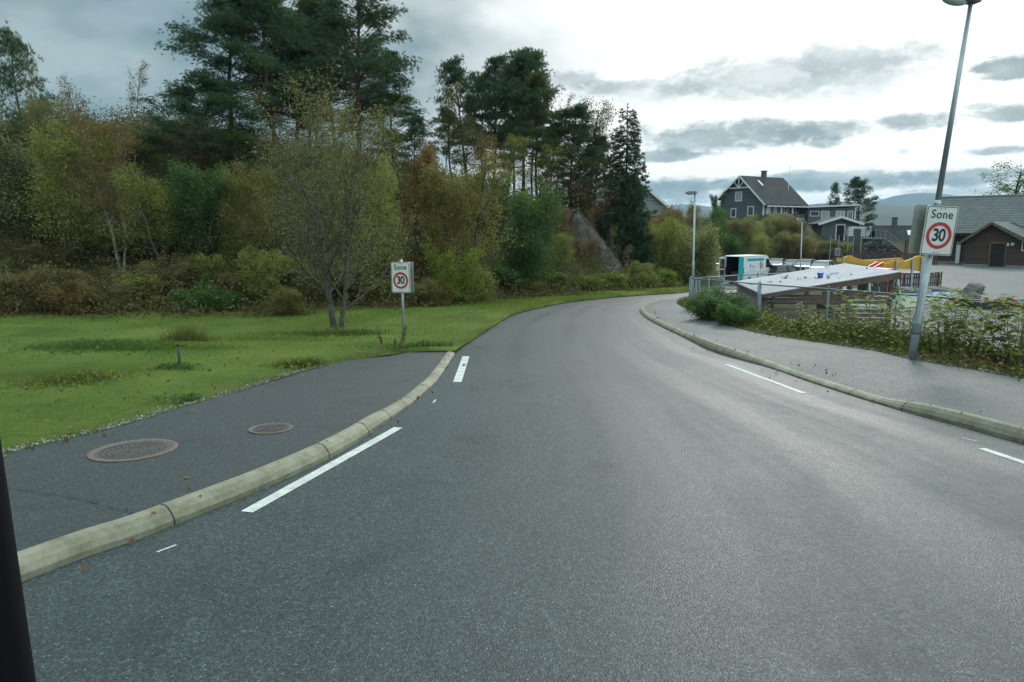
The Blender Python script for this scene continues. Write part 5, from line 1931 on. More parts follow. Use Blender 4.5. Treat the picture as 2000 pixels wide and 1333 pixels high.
# --- two more street lamps
def street_lamp(label, px, py0, py1, Y, r0, rot, s, zb=None):
    a, b = W(px[0], py0, Y), W(px[1], py1, Y)
    if zb is not None: a.z = zb
    r = thing('street_lamp', label, 'street lamp', tuple(a), 0, 'street lamps')
    d = b - a
    MB().tube([(0, 0, -.2), tuple(d * .33), tuple(d * .34), tuple(d)], [r0, r0 * .97, r0 * .72, r0 * .6], 12).build('pole', M['galv'], r, True)
    e = bpy.data.objects.new('lamp_head', None); COL.objects.link(e); e.parent = r; e.location = d; e.rotation_euler = (0, 0, rot)
    lamp_head(e, s)


street_lamp('slim grey street lamp by the mesh fence corner at the road bend', (1352, 1357.5), 578, 378, 35, .075, .1, .72)
street_lamp('farther street lamp standing between the parked cars', (1562, 1567), 560, 430, 60, .07, .2, .85, zb=zgf(24.2, 60))


# ------------------------------------------------------------------ chain link fence
def fence_run(name, label, pts, h=1.25, zoff=0.0, pitch=.085, posts=2.3, heavy=(), wire=.0048, group='mesh fences'):
    root = thing(name, label, 'fence', (pts[0][0], pts[0][1], 0), 0, group)
    o = Vector((pts[0][0], pts[0][1], 0))
    gz = lambda x, y: float(zr(y)) - .02 + zoff
    top = []
    for (x, y) in pts:
        top.append(Vector((x, y, gz(x, y) + h)) - o)
    for i in range(len(top) - 1):
        MB().tube([top[i], top[i + 1]], .021, 8).build('top_rail', M['galv_dark'], root, True)
    # wires: one mesh panel per straight run
    for i in range(len(pts) - 1):
        a, b = Vector((*pts[i], gz(*pts[i]) + .04)) - o, Vector((*pts[i + 1], gz(*pts[i + 1]) + .04)) - o
        Lr = (b - a).length
        hh = h - .06
        d = (b - a) / Lr
        acc = Acc()
        nn = int((Lr + hh) / pitch)
        off = Vector((-d.y, d.x, 0)).normalized() * .03
        for j in range(nn):
            c = j * pitch
            for sg in (1, -1):
                # line u - v*sg' = const clipped to the panel
                if sg == 1:
                    u0, v0 = (c, 0) if c <= Lr else (Lr, c - Lr)
                    u1, v1 = (c - hh, hh) if c - hh >= 0 else (0, c)
                else:
                    cc = c - hh
                    u0, v0 = (cc, 0) if cc >= 0 else (0, -cc)
                    u1, v1 = (cc + hh, hh) if cc + hh <= Lr else (Lr, Lr - cc)
                if abs(u1 - u0) < .01 or v0 > hh or v1 > hh + 1e-6: continue
                p0 = a + d * u0 + UPV * v0 + off
                p1 = a + d * u1 + UPV * v1 + off + d.cross(UPV) * (.004 * sg)
                acc.add(*tube_np(np.array([p0, p1]), [wire / 2, wire / 2], 3))
        link('mesh', acc.mesh('fence_mesh'), M['galv_dark'], root)
        k = max(1, round(Lr / posts))
        for j in range(k + (i == len(pts) - 2)):
            q = a + d * (Lr * j / k)
            MB().tube([q - Vector((0, 0, .5)), q + UPV * (h - .02)], .03, 10).tube([q + UPV * (h - .02), q + UPV * (h + .035)], [.034, .022], 10).build('post', M['galv_dark'], root, True)
    for (x, y, rr, hx) in heavy:
        q = Vector((x, y, gz(x, y))) - o
        MB().tube([q - Vector((0, 0, .6)), q + UPV * (h + hx)], rr, 12).build('corner_post', M['galv_dark'], root, True)
    return root


UPV = Vector((0, 0, 1))
fence_run('mesh_fence', 'long grey chain link fence running along the verge past the slatted shed', [tuple(q) for q in FENCE[1:]], heavy=[(7.5, 21.7, .055, .05), (6.45, 25.9, .05, .03)])
fence_run('mesh_fence', 'grey chain link fence turning back from the corner by the slim street lamp', [(6.55, 26.0), (9.1, 28.9), (12.5, 31.9)], heavy=[(6.75, 26.3, .04, .0), (6.95, 26.6, .04, .0)], posts=1.3, pitch=.10)

# ------------------------------------------------------------------ slatted shed with flat sloping roof
M['wood_gray'] = boards('weathered_boards', (.075, .062, .050), (.135, .112, .090), .12, 2)
M['wood_dark'] = simple('brown_stained_wood', (.10, .062, .043), (.17, .112, .08), rough=.8, scale=4, stretch=(1, 1, .3))
M['wood_red'] = boards('red_brown_boards', (.060, .034, .029), (.092, .052, .043), .14, 2, depth=.01)
M['concrete'] = simple('gray_concrete', (.19, .19, .175), (.27, .265, .25), rough=.85, scale=3, bump=.3)


def roof_sheet():
    m, N, b, out = new_mat('pale_roof_sheet')
    tc = N.n('ShaderNodeTexCoord').outputs['Object']
    sp = N.n('ShaderNodeSeparateXYZ'); N.link(tc, sp.inputs[0])
    fr = N.math('FRACT', N.math('DIVIDE', sp.outputs[1], .26))
    f = N.noise(tc, 1.6, 6, .65)
    c = N.ramp(f, [(.3, (.25, .25, .29)), (.7, (.36, .36, .40))])
    c = N.mix(N.math('MULTIPLY', N.math('LESS_THAN', fr, .10), .65), c, (.22, .22, .25))
    st = N.math('MULTIPLY', N.smooth(N.noise(tc, 5, 6, .75), .60, .72), .5)
    c = N.mix(st, c, (.22, .21, .19))
    N.link(c, b.inputs['Base Color']); b.inputs['Roughness'].default_value = .75; b.inputs['Specular IOR Level'].default_value = .3
    bp = N.n('ShaderNodeBump'); bp.inputs['Distance'].default_value = .02; bp.inputs['Strength'].default_value = .6
    N.link(fr, bp.inputs['Height']); N.link(bp.outputs[0], b.inputs['Normal'])
    return m


M['roof_sheet'] = roof_sheet()
SHB = Vector((7.9, 22.5, 0))
sh_rot = math.atan2(-.1465, .989)
shed = thing('slatted_shed', 'low shed with a pale sloping sheet roof and open brown slat walls behind the fence', 'shed', (7.9, 22.5, -1.3), sh_rot)
LX, LY = 3.95, 5.5
zl, zh = 1.60, 2.32
# roof: sloping slab along local x
def roof_z(x): return zl + (zh - zl) * x / LX
rf = MB()
rf.add([(-.05, -.05, roof_z(-.05) + .03), (LX + .05, -.05, roof_z(LX + .05) + .03), (LX + .05, LY + .05, roof_z(LX + .05) + .03), (-.05, LY + .05, roof_z(-.05) + .03),
        (-.05, -.05, roof_z(-.05)), (LX + .05, -.05, roof_z(LX + .05)), (LX + .05, LY + .05, roof_z(LX + .05)), (-.05, LY + .05, roof_z(-.05))],
       [(0, 1, 2, 3), (7, 6, 5, 4), (0, 4, 5, 1), (1, 5, 6, 2), (2, 6, 7, 3), (3, 7, 4, 0)])
rf.build('roof', M['roof_sheet'], shed)
for y0, y1 in ((-.03, .0), (LY, LY + .03)):
    MB().add([(0, y, roof_z(0) - d) for y in (y0, y1) for d in (.004, .10)] + [(LX, y, roof_z(LX) - d) for y in (y0, y1) for d in (.004, .20)],
           [(0, 4, 5, 1), (2, 3, 7, 6), (0, 1, 3, 2), (4, 6, 7, 5), (0, 2, 6, 4), (1, 5, 7, 3)]).build('fascia', M['wood_dark'], shed)
MB().box(-.04, 0, .001, LY - .001, roof_z(0) - .12, roof_z(0) - .003).build('gutter_board', M['wood_dark'], shed)
MB().box(LX, LX + .04, .001, LY - .001, roof_z(LX) - .20, roof_z(LX) - .003).build('edge_board', M['wood_dark'], shed)
for x in (.12, 1.35, 2.6, LX - .14):
    for y in (.2, LY - .3):
        MB().box(x - .05, x + .05, y - .05, y + .05, -.2, roof_z(x) - .11).build('post', M['wood_dark'], shed)
# slats: the front (y=.1), back and right faces
def slats(name, fixed, along, lo, hi, skip):
    m = MB()
    z = .12
    k = 0
    while z < (zh if along == 'y' else zh) - .2:
        for (a0, a1) in ((lo, hi),):
            zz0, zz1 = z, z + .10
            if along == 'x':
                # stop where the sloping roof cuts the slat
                x_min = max(lo, (zz1 + .22 - zl) / (zh - zl) * LX)
                if zz1 + .22 < zl: x_min = lo
                if x_min < hi - .1 and k not in skip:
                    m.box(x_min, hi, fixed - .012, fixed + .012, zz0, zz1)
            elif k not in skip:
                m.box(fixed - .012, fixed + .012, lo, hi, zz0, zz1)
        z += .135
        k += 1
    m.build(name, M['wood_dark'], shed)


slats('slat_wall', .135, 'x', .06, LX - .1, (8, 12))
slats('slat_wall', LY - .235, 'x', .06, LX - .1, (2, 3, 4, 8))
MB().box(.05, .11, .3, LY - .4, -.2, zl - .13).build('end_wall', M['concrete'], shed)
MB().box(2.9, 2.94, 2.2, LY - .6, .0, .9).build('inner_partition', M['wood_dark'], shed)
MB().box(1.0, 3.4, 1.6, 2.3, .55, .62).box(1.0, 3.4, 1.95, 2.0, 0, .55).build('bench', M['wood_gray'], shed)


def on_roof(px, py):
    """point on the shed roof seen at a photo pixel"""
    inv = shed_m.inverted()
    o = inv @ Vector((0, 0, HC)); d = inv.to_3x3() @ ray(px, py)
    # z = zl + .03 + s x
    s = (zh - zl) / LX
    t = (zl + .03 + s * o.x - o.z) / (d.z - s * d.x)
    return shed_m @ (o + d * t)


shed_m = Matrix.Translation((7.9, 22.5, -1.3)) @ Matrix.Rotation(sh_rot, 4, 'Z')
M['blue'] = simple('blue_plastic', (.02, .10, .42), (.03, .13, .5), rough=.35, scale=3)
M['ltblue'] = simple('pale_blue_plastic', (.30, .42, .55), (.36, .48, .6), rough=.4, scale=3)
M['yellow'] = simple('yellow_play_panel', (.52, .27, .018), (.60, .33, .03), rough=.5, scale=2)
M['red'] = simple('red_plastic', (.42, .02, .03), (.5, .03, .045), rough=.4, scale=3)
q = on_roof(1602, 543)
bk = thing('toy_bucket', 'blue toy bucket left on the pale shed roof', 'toy bucket', tuple(q), .4)
n = 14
MB().tube([(0, 0, .0), (0, 0, .16)], [.075, .105], n, cap=True).build('pail', M['blue'], bk, True)
MB().tube([(0, 0, .155), (0, 0, .168)], [.115, .115], n).build('brim', M['blue'], bk, True)
MB().tube([(.11 * math.cos(t), .02, .16 + .07 * math.sin(t)) for t in np.linspace(0, math.pi, 9)], .006, 5).build('handle', M['ltblue'], bk)
q = on_roof(1618, 544)
cp = thing('toy_cup', 'pale blue toy cup beside the blue bucket on the shed roof', 'toy cup', tuple(q), .2)
MB().tube([(0, 0, 0), (0, 0, .12)], [.05, .06], 12).build('cup_body', M['ltblue'], cp, True)
q = on_roof(1627, 537)
sp_ = thing('toy_spade', 'blue toy spade lying on the shed roof above the cup', 'toy spade', (q.x, q.y, q.z + .035), .1)
MB().tube([(-.1, 0, 0), (.2, 0, .03)], .014, 6).build('shaft', M['blue'], sp_)
MB().box(-.22, -.09, -.06, .06, -.02, .0).build('scoop', M['blue'], sp_, bevel=.01)
TM = {'moss': M['lf_olive'], 'dead': M['dead']}
rl = Acc()
g = np.random.default_rng(9)
CC = []
for px, py in [(1482, 549), (1471, 557), (1505, 552), (1529, 543), (1534, 545), (1540, 541), (1555, 548), (1570, 545), (1590, 545), (1605, 535), (1620, 525), (1633, 518), (1650, 531), (1660, 538), (1606, 521), (1575, 533), (1524, 552), (1690, 527), (1640, 545)]:
    c_ = on_roof(px, py)
    m_ = int(g.integers(2, 7))
    CC.append(np.array(c_)[None, :] + g.normal(size=(m_, 3)) * np.array([.06, .06, .012]) + np.array([0, 0, .03]))
leaves(rl, np.concatenate(CC), .07, .045, g=g)
tag(link('roof_litter', rl.mesh('roof_litter'), M['dead']), kind='stuff')


# ------------------------------------------------------------------ houses
M['siding_gray'] = boards('grey_siding', (.078, .092, .105), (.108, .124, .138), .19, 2)
M['siding_pale'] = boards('pale_siding', (.26, .29, .30), (.34, .37, .38), .17, 2)
M['white_trim'] = simple('white_trim', (.60, .62, .62), (.7, .72, .72), rough=.5, scale=3)
M['pane'] = simple('window_glass', (.03, .04, .045), (.05, .06, .065), rough=.06, scale=1.0, spec=.8)
M['pane_curtain'] = simple('curtained_glass', (.28, .31, .32), (.36, .39, .4), rough=.15, scale=1.5)
M['chimney'] = simple('chimney_block', (.07, .07, .07), (.11, .11, .11), rough=.9, scale=4)


def roof_tiles(name, c1, c2, px=.30, py=.36, axis=(0, 1)):
    m, N, b, out = new_mat(name)
    tc = N.n('ShaderNodeTexCoord').outputs['Object']
    sp = N.n('ShaderNodeSeparateXYZ'); N.link(tc, sp.inputs[0])
    u = N.math('FRACT', N.math('DIVIDE', sp.outputs[axis[0]], px))
    v = N.math('FRACT', N.math('DIVIDE', sp.outputs[axis[1]], py))
    f = N.noise(tc, 1.2, 6, .65)
    c = N.ramp(f, [(.3, c1), (.7, c2)])
    e = N.math('MAXIMUM', N.math('MULTIPLY', N.math('LESS_THAN', v, .22), 1.0), N.math('MULTIPLY', N.math('LESS_THAN', u, .16), .6))
    c = N.mix(N.math('MULTIPLY', e, .75), c, tuple(q * .25 for q in c1))
    N.link(c, b.inputs['Base Color']); b.inputs['Roughness'].default_value = .8; b.inputs['Specular IOR Level'].default_value = .3
    h = N.math('ADD', N.math('SINE', N.math('MULTIPLY', u, 6.283)), N.math('MULTIPLY', v, 2.0))
    bp = N.n('ShaderNodeBump'); bp.inputs['Distance'].default_value = .03; bp.inputs['Strength'].default_value = .8
    N.link(h, bp.inputs['Height']); N.link(bp.outputs[0], b.inputs['Normal'])
    return m


M['roof_dark'] = roof_tiles('dark_roof_tiles', (.028, .030, .032), (.055, .057, .058))
M['roof_gray'] = roof_tiles('grey_roof_tiles', (.10, .112, .112), (.165, .175, .172), .34, .40)


def window(root, face, a, z, w, h, off=0.0, bars=0, pane='pane', name='window', fr=.09):
    """framed window; face 'x0' looks along -x, face 'y0' along -y; a is the position along the wall"""
    def box(m, a0, a1, d0, d1, z0, z1):
        if face == 'y0': m.box(a0, a1, off + d0, off + d1, z0, z1)
        else: m.box(off + d0, off + d1, a0, a1, z0, z1)
    f = MB()
    box(f, a - w / 2 - fr, a + w / 2 + fr, -.045, .02, z + h / 2, z + h / 2 + fr)
    box(f, a - w / 2 - fr, a + w / 2 + fr, -.045, .02, z - h / 2 - fr, z - h / 2)
    box(f, a - w / 2 - fr, a - w / 2, -.045, .02, z - h / 2, z + h / 2)
    box(f, a + w / 2, a + w / 2 + fr, -.045, .02, z - h / 2, z + h / 2)
    for i in range(bars):
        x = a - w / 2 + w * (i + 1) / (bars + 1)
        box(f, x - .035, x + .035, -.04, .02, z - h / 2, z + h / 2)
    o = f.build(name, M['white_trim'], root)
    p = MB(); box(p, a - w / 2, a + w / 2, -.012, .01, z - h / 2, z + h / 2)
    p.build('pane', M[pane], o)
    return o


# grey two storey house: gable wall on local x=0 (y runs along it), eave wall on local y=0 (x runs along it)
K = W(1490, 432, 112)
H1 = thing('gray_house', 'dark grey two storey timber house with white gable truss above the bank', 'house', (K.x, K.y, K.z - 1.6), math.atan2(.514, .852))
B0 = 1.6                 # ground line above the root (wall foot hidden by the bushes)
Wd, Ln = 8.6, 9.2
ze_r, ze_l, zt = B0 + 2.95, B0 + 3.75, B0 + 6.95
yr_ = 4.55
MB().prism([(0, -4), (0, ze_r), (yr_, zt), (Wd, ze_l), (Wd, -4)], 0, Ln, 'x').build('wall', M['siding_gray'], H1)
def slope_slab(m, y0, z0, y1, z1, x0, x1, th):
    d = Vector((0, y1 - y0, z1 - z0)).normalized(); nn = Vector((0, -d.z, d.y))
    if nn.z < 0: nn = -nn
    P = [Vector((x, y, z)) + nn * t for t in (.02, th) for x, y, z in ((x0, y0, z0), (x1, y0, z0), (x1, y1, z1), (x0, y1, z1))]
    m.add(P, [(0, 3, 2, 1), (4, 5, 6, 7), (0, 1, 5, 4), (1, 2, 6, 5), (2, 3, 7, 6), (3, 0, 4, 7)])
s_r = (zt - ze_r) / yr_
s_l = (zt - ze_l) / (Wd - yr_)
rm = MB()
slope_slab(rm, -.75, ze_r - .75 * s_r, yr_, zt, -.55, Ln + .45, .20)
slope_slab(rm, Wd + .45, ze_l - .45 * s_l, yr_ , zt, -.55, Ln + .45, .199)
roof = rm.build('roof', M['roof_dark'], H1)
MB().box(5.1, 5.7, yr_ - .1, yr_ + .55, zt - .3, zt + 1.05).box(5.02, 5.78, yr_ - .18, yr_ + .63, zt + 1.05, zt + 1.15).build('chimney', M['chimney'], roof)
sk = MB()
yy = 2.75
slope_slab(sk, yy, ze_r + yy * s_r + .19, yy + .95, ze_r + (yy + .95) * s_r + .19, 2.6, 3.0, .07)
sk.build('skylight', M['white_trim'], roof)
bb = MB()
bb.beam((-.60, -.75, ze_r - .75 * s_r + .06), (-.60, yr_, zt + .06), .06, .24)
bb.beam((-.60, Wd + .45, ze_l - .45 * s_l + .06), (-.60, yr_, zt + .06), .06, .24)
bb.build('bargeboard', M['white_trim'], H1)
tr = MB()
zc_ = zt - 1.75
tr.beam((-.62, yr_ - 1.9, zc_), (-.62, yr_ + 1.9, zc_), .06, .14).beam((-.64, yr_, zc_ - .1), (-.64, yr_, zt), .06, .14)
tr.beam((-.63, yr_, zc_), (-.63, yr_ - 1.0, zc_ + 1.0), .05, .11).beam((-.63, yr_, zc_), (-.63, yr_ + 1.0, zc_ + 1.0), .05, .11)
tr.build('gable_truss', M['white_trim'], H1)
MB().box(-.06, Ln + .3, -.79, -.73, ze_r - .75 * s_r - .12, ze_r - .75 * s_r + .08).build('gutter', M['white_trim'], H1)
MB().box(-.05, .12, -.05, .12, -.3, ze_r - .05).build('corner_board', M['white_trim'], H1)
MB().box(Ln - .1, Ln + .05, -.05, .1, 0, ze_r - .05).build('corner_board', M['white_trim'], H1)
window(H1, 'x0', 5.0, zt - 3.05, 1.15, 1.25, pane='pane_curtain', fr=.13)
window(H1, 'x0', 2.45, B0 + 1.55, .95, 1.25, fr=.15)
window(H1, 'x0', 5.9, B0 + 1.35, .85, 1.2, fr=.13)
window(H1, 'y0', 1.1, B0 + 1.3, .75, 1.9, bars=0, pane='pane_curtain', name='door', fr=.1)
window(H1, 'y0', 2.7, B0 + 1.75, .55, .75)
window(H1, 'y0', 5.1, B0 + 1.75, .55, .75)
window(H1, 'y0', 7.6, B0 + 1.75, 1.3, .7, bars=1)
MB().box(3.5, 3.65, -.5, -.35, B0, ze_r - .4).box(6.15, 6.3, -.5, -.35, B0, ze_r - .4).build('porch_post', M['white_trim'], H1)
rl_ = MB()
rl_.box(-.2, Ln + .6, -1.9, -1.84, B0 + .95, B0 + 1.03)
for i in range(58):
    rl_.box(-.2 + i * .17, -.1 + i * .17, -1.88, -1.85, B0 - .1, B0 + .95)
rl_.build('veranda_railing', M['siding_gray'], H1)
MB().box(-.2, Ln + .6, -1.9, -.001, B0 - .3, B0 - .1).build('veranda_deck', M['wood_gray'], H1)

# flag pole
fp = W(1541, 400, 118); ft = W(1542.5, 325, 118)
o = MB().tube([(0, 0, -4), (0, 0, ft.z - fp.z)], [.07, .035], 8).tube([(0, 0, ft.z - fp.z), (0, 0, ft.z - fp.z + .12)], [.06, .03], 8).build('flagpole', M['white_trim'])
o.location = (ft.x, ft.y, fp.z)
tag(o, 'bare white flagpole behind the ridge of the grey house', 'flagpole')

# flat roofed house
K = W(1576, 455, 114)
H2 = thing('flat_roof_house', 'low grey house with a nearly flat roof and a railed terrace behind the small shed', 'house', (K.x, K.y, K.z), R(-4))
MB().box(0, 7.2, 0, 5.5, -1.5, 3.85).build('wall', M['siding_gray'], H2)
MB().add([(-.4, -.6, 3.86), (7.6, -.6, 4.16), (8.6, 6, 3.86), (-.4, 6, 3.86), (-.4, -.6, 4.04), (7.6, -.6, 4.36), (8.6, 6, 4.04), (-.4, 6, 4.04)],
         [(0, 3, 2, 1), (4, 5, 6, 7), (0, 1, 5, 4), (1, 2, 6, 5), (2, 3, 7, 6), (3, 0, 4, 7)]).build('roof', M['white_trim'], H2)
window(H2, 'y0', 1.0, 2.95, 1.2, .65)
window(H2, 'y0', 2.6, 2.55, 1.1, 1.5, pane='pane_curtain')
window(H2, 'y0', 4.9, 2.55, 1.2, 1.5, bars=1, pane='pane_curtain')
window(H2, 'y0', 6.4, 2.6, .65, 1.4)
MB().box(7.05, 7.22, -.04, .0, 0, 3.85).build('corner_board', M['white_trim'], H2)
rl_ = MB().box(-.2, 7.4, -1.8, -1.74, 2.0, 2.08)
for i in range(44): rl_.box(-.2 + i * .17, -.1 + i * .17, -1.78, -1.75, 1.0, 2.0)
rl_.build('terrace_railing', M['siding_gray'], H2)
MB().box(-.2, 7.4, -1.8, 0, .85, 1.0).build('terrace_deck', M['wood_gray'], H2)
for x in (0, 3.6, 7.2): MB().box(x - .07, x + .07, -1.7, -1.56, -3, .85).build('deck_post', M['wood_gray'], H2)

# small gabled shed
K = W(1604, 466, 98)
H3 = thing('gabled_shed', 'small grey shed with broad white bargeboards and an open dark doorway', 'shed', (K.x, K.y, K.z), R(-10))
MB().prism([(0, -.8), (4.6, -.8), (4.6, 2.0), (2.3, 2.75), (0, 2.0)], 0, 6, 'y').build('wall', M['siding_gray'], H3)
rm = MB()
for (x0, z0, x1, z1) in ((-.55, 1.83, 2.3, 2.76), (5.15, 1.83, 2.3, 2.76)):
    rm.add([(x0, -.5, z0), (x1, -.5, z1), (x1, 6.3, z1), (x0, 6.3, z0), (x0, -.5, z0 + .16), (x1, -.5, z1 + .16), (x1, 6.3, z1 + .16), (x0, 6.3, z0 + .16)],
           [(0, 3, 2, 1), (4, 5, 6, 7), (0, 1, 5, 4), (1, 2, 6, 5), (2, 3, 7, 6), (3, 0, 4, 7)])
rm.build('roof', M['roof_dark'], H3)
MB().beam((-.58, -.53, 1.88), (2.3, -.53, 2.83), .06, .30).beam((5.18, -.53, 1.88), (2.3, -.53, 2.83), .06, .30).build('bargeboard', M['white_trim'], H3)
f = MB().box(1.75, 1.87, -.06, .02, -.3, 1.75).box(2.83, 2.95, -.06, .02, -.3, 1.75).box(1.75, 2.95, -.062, .02, 1.75, 1.88).build('door_frame', M['white_trim'], H3)
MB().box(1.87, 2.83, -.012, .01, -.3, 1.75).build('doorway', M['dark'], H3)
MB().box(3.55, 3.75, -.14, -.002, 1.3, 1.55).build('wall_lamp', M['black'], H3)
window(H3, 'y0', 4.05, 1.2, .5, .6)

# white boarded trailer box on stilts beside the shed
K = W(1655, 462, 92)
T_ = thing('banner_box', 'white lattice sided box standing on the stone wall beside the small shed', 'box', (K.x, K.y, K.z - .2), R(-8))
bx = MB()
for z in (.25, .55, .85, 1.15): bx.box(0, 2.2, -.02, .02, z, z + .24)
for z in (.30, .60, .90, 1.20): bx.box(2.22, 2.26, 0, 1.6, z, z + .2)
bx.build('side_panel', M['white_trim'], T_)
MB().box(0, .1, -.06, -.021, -.9, 1.45).box(2.1, 2.2, -.06, -.021, -.9, 1.45).box(1.05, 1.12, -.05, -.021, .2, 1.45).build('frame', M['galv'], T_)
MB().box(.05, 2.15, .03, 1.55, .3, 1.2).build('box_body', M['siding_pale'], T_)

# thin bare poles in front of the bank
for i, (px, yt, lab) in enumerate(((1623, 462, 'leftmost thin pale pole below the small shed'), (1639, 462, 'second thin pale pole from the left below the small shed'), (1657, 460, 'third thin pale pole in front of the stone wall'), (1668, 460, 'fourth thin pale pole close to the stone wall'))):
    t_ = W(px, yt, 84)
    o = MB().tube([(0, 0, -.3), (0, 0, t_.z - zgf(t_.x, 84))], [.06, .05], 8).tube([(0, 0, t_.z - zgf(t_.x, 84)), (0, 0, t_.z - zgf(t_.x, 84) + .05)], [.065, .03], 8).build('fence_pole', M['galv'])
    o.location = (t_.x, 84, zgf(t_.x, 84))
    tag(o, lab, 'pole', 'thin poles below the small shed')
q = W(1641, 500, 83)
gb = thing('utility_box', 'small pale grey box fixed low on the second thin pole', 'cabinet', (q.x, 83.75, q.z))
MB().box(-.28, .28, -.15, .15, -.05, .8).build('case', M['siding_pale'], gb, bevel=.03)
MB().box(-.18, .10, -.165, -.151, .15, .65).build('door', M['galv_dark'], gb)

# stone retaining wall with railing
def stone_mat():
    m, N, b, out = new_mat('stone_wall')
    tc = N.n('ShaderNodeTexCoord').outputs['Object']
    mp = N.n('ShaderNodeMapping'); mp.inputs['Scale'].default_value = (1.5, 1.5, 2.6); N.link(tc, mp.inputs[0])
    vo = N.n('ShaderNodeTexVoronoi'); vo.feature = 'DISTANCE_TO_EDGE'; vo.inputs['Scale'].default_value = 1.3; N.link(mp.outputs[0], vo.inputs['Vector'])
    vc = N.n('ShaderNodeTexVoronoi'); vc.inputs['Scale'].default_value = 1.3; N.link(mp.outputs[0], vc.inputs['Vector'])
    sp = N.n('ShaderNodeSeparateColor'); N.link(vc.outputs['Color'], sp.inputs[0])
    c = N.ramp(sp.outputs[0], [(0, (.06, .062, .065)), (.6, (.13, .132, .132)), (1, (.25, .25, .245))])
    c = N.mix(N.smooth(vo.outputs['Distance'], .09, .02), c, (.015, .015, .014))
    N.link(c, b.inputs['Base Color']); b.inputs['Roughness'].default_value = .85
    bp = N.n('ShaderNodeBump'); bp.inputs['Distance'].default_value = .15; N.link(N.smooth(vo.outputs['Distance'], 0, .15), bp.inputs['Height']); N.link(bp.outputs[0], b.inputs['Normal'])
    return m


M['stone'] = stone_mat()
a, b = W(1684, 467, 86), W(1764, 467, 84)
zb = zgf(a.x, 84) - .3
SW = thing('stone_wall', 'rubble stone retaining wall sloping down to the right with a rail on top', 'wall', (a.x, a.y, zb))
rel = b - a; top = a.z - zb
lw = math.hypot(rel.x, rel.y)
SW.rotation_euler = (0, 0, math.atan2(rel.y, rel.x))
MB().prism([(0, 0), (lw, 0), (lw, top - 1.55), (lw * .55, top - .05), (0, top)], 0, .5, 'y').build('masonry', M['stone'], SW)
MB().prism([(-.1, top), (lw * .56, top - .05), (lw + .1, top - 1.58), (lw + .1, top - 1.42), (lw * .56, top + .12), (-.1, top + .16)], -.06, .56, 'y').build('coping', M['concrete'], SW)
rl_ = MB().beam((0, .25, top + 1.1), (lw * .55, .25, top + 1.05), .06).beam((lw * .55, .25, top + 1.05), (lw, .25, top - .5), .06).beam((lw * .55, .25, top + .6), (lw, .25, top - .95), .05)
for i in range(6): rl_.box(lw * .11 * i - .03, lw * .11 * i + .03, .22, .28, top + .1, top + 1.06)
for x in (.7, .85, .98): rl_.box(lw * x - .03, lw * x + .03, .22, .28, top - 1.3, top + 1.05 - (x - .55) / .45 * 1.55)
rl_.build('railing', M['galv'], SW)
MB().box(-1.0, -.2, 0, .6, -.5, top + 1.2).build('pillar', M['chimney'], SW)

# dark roofed house farther down the slope
K = W(1735, 470, 100)
H4 = thing('dark_roof_house', 'house of which only the dark roof with chimney shows beyond the stone wall', 'house', (K.x - 1, K.y, K.z - 1.0), R(-16))
Ln4, hw = 8.2, 3.4
MB().prism([(0, -2), (2 * hw, -2), (2 * hw, .6), (hw, 2.9), (0, .6)], 0, Ln4, 'x').build('wall', M['siding_pale'], H4)
rm = MB()
slope_slab(rm, -.5, .6 - .5 * 2.3 / hw, hw, 2.9, -.5, Ln4 + .4, .2)
slope_slab(rm, 2 * hw + .5, .6 - .5 * 2.3 / hw, hw, 2.9, -.5, Ln4 + .4, .199)
r4 = rm.build('roof', M['roof_dark'], H4)
MB().box(1.9, 2.5, hw - .3, hw + .3, 2.6, 4.1).box(1.84, 2.56, hw - .36, hw + .36, 4.1, 4.2).build('chimney', M['chimney'], r4)
sk = MB(); slope_slab(sk, 1.3, .6 + 1.3 * 2.3 / hw + .2, 2.3, .6 + 2.3 * 2.3 / hw + .2, 3.6, 4.1, .06); sk.build('skylight', M['white_trim'], r4)

# pale house behind the spruce
K = W(1303, 415, 76)
H5 = thing('pale_house', 'pale boarded house gable half hidden behind the pointed spruce', 'house', (K.x, K.y, K.z - 2), R(152))
MB().prism([(0, -1), (0, 3.05), (4.0, 6.3), (8, 3.05), (8, -1)], 0, 9, 'x')
w5 = MB().prism([(-9, -2), (0, -2), (0, 2.55), (-4.5, 6.4), (-9, 2.55)], 0, 9, 'y')
H5.rotation_euler = (0, 0, R(-14))
w5.build('wall', M['siding_pale'], H5)
rm = MB()
for (x0, z0, x1, z1) in ((.55, 2.08, -4.5, 6.42), (-9.55, 2.08, -4.5, 6.42)):
    rm.add([(x0, -.6, z0), (x1, -.6, z1), (x1, 9.5, z1), (x0, 9.5, z0), (x0, -.6, z0 + .2), (x1, -.6, z1 + .2), (x1, 9.5, z1 + .2), (x0, 9.5, z0 + .2)],
           [(0, 3, 2, 1), (4, 5, 6, 7), (0, 1, 5, 4), (1, 2, 6, 5), (2, 3, 7, 6), (3, 0, 4, 7)])
rm.build('roof', M['roof_dark'], H5)
MB().beam((.58, -.64, 2.16), (-4.5, -.64, 6.53), .06, .24).beam((-9.58, -.64, 2.16), (-4.5, -.64, 6.53), .06, .24).build('bargeboard', M['white_trim'], H5)
MB().box(-.1, .06, -.06, .1, -1, 2.5).build('corner_board', M['white_trim'], H5)
bal = MB().box(.1, 1.1, .5, 4, .55, .7).box(.1, 1.1, .5, .56, .7, 1.9).box(1.04, 1.1, .56, 4, .7, 1.9)
bal.build('balcony', M['white_trim'], H5)
MB().box(.98, 1.1, .5, .62, -2, .55).build('balcony_post', M['white_trim'], H5)

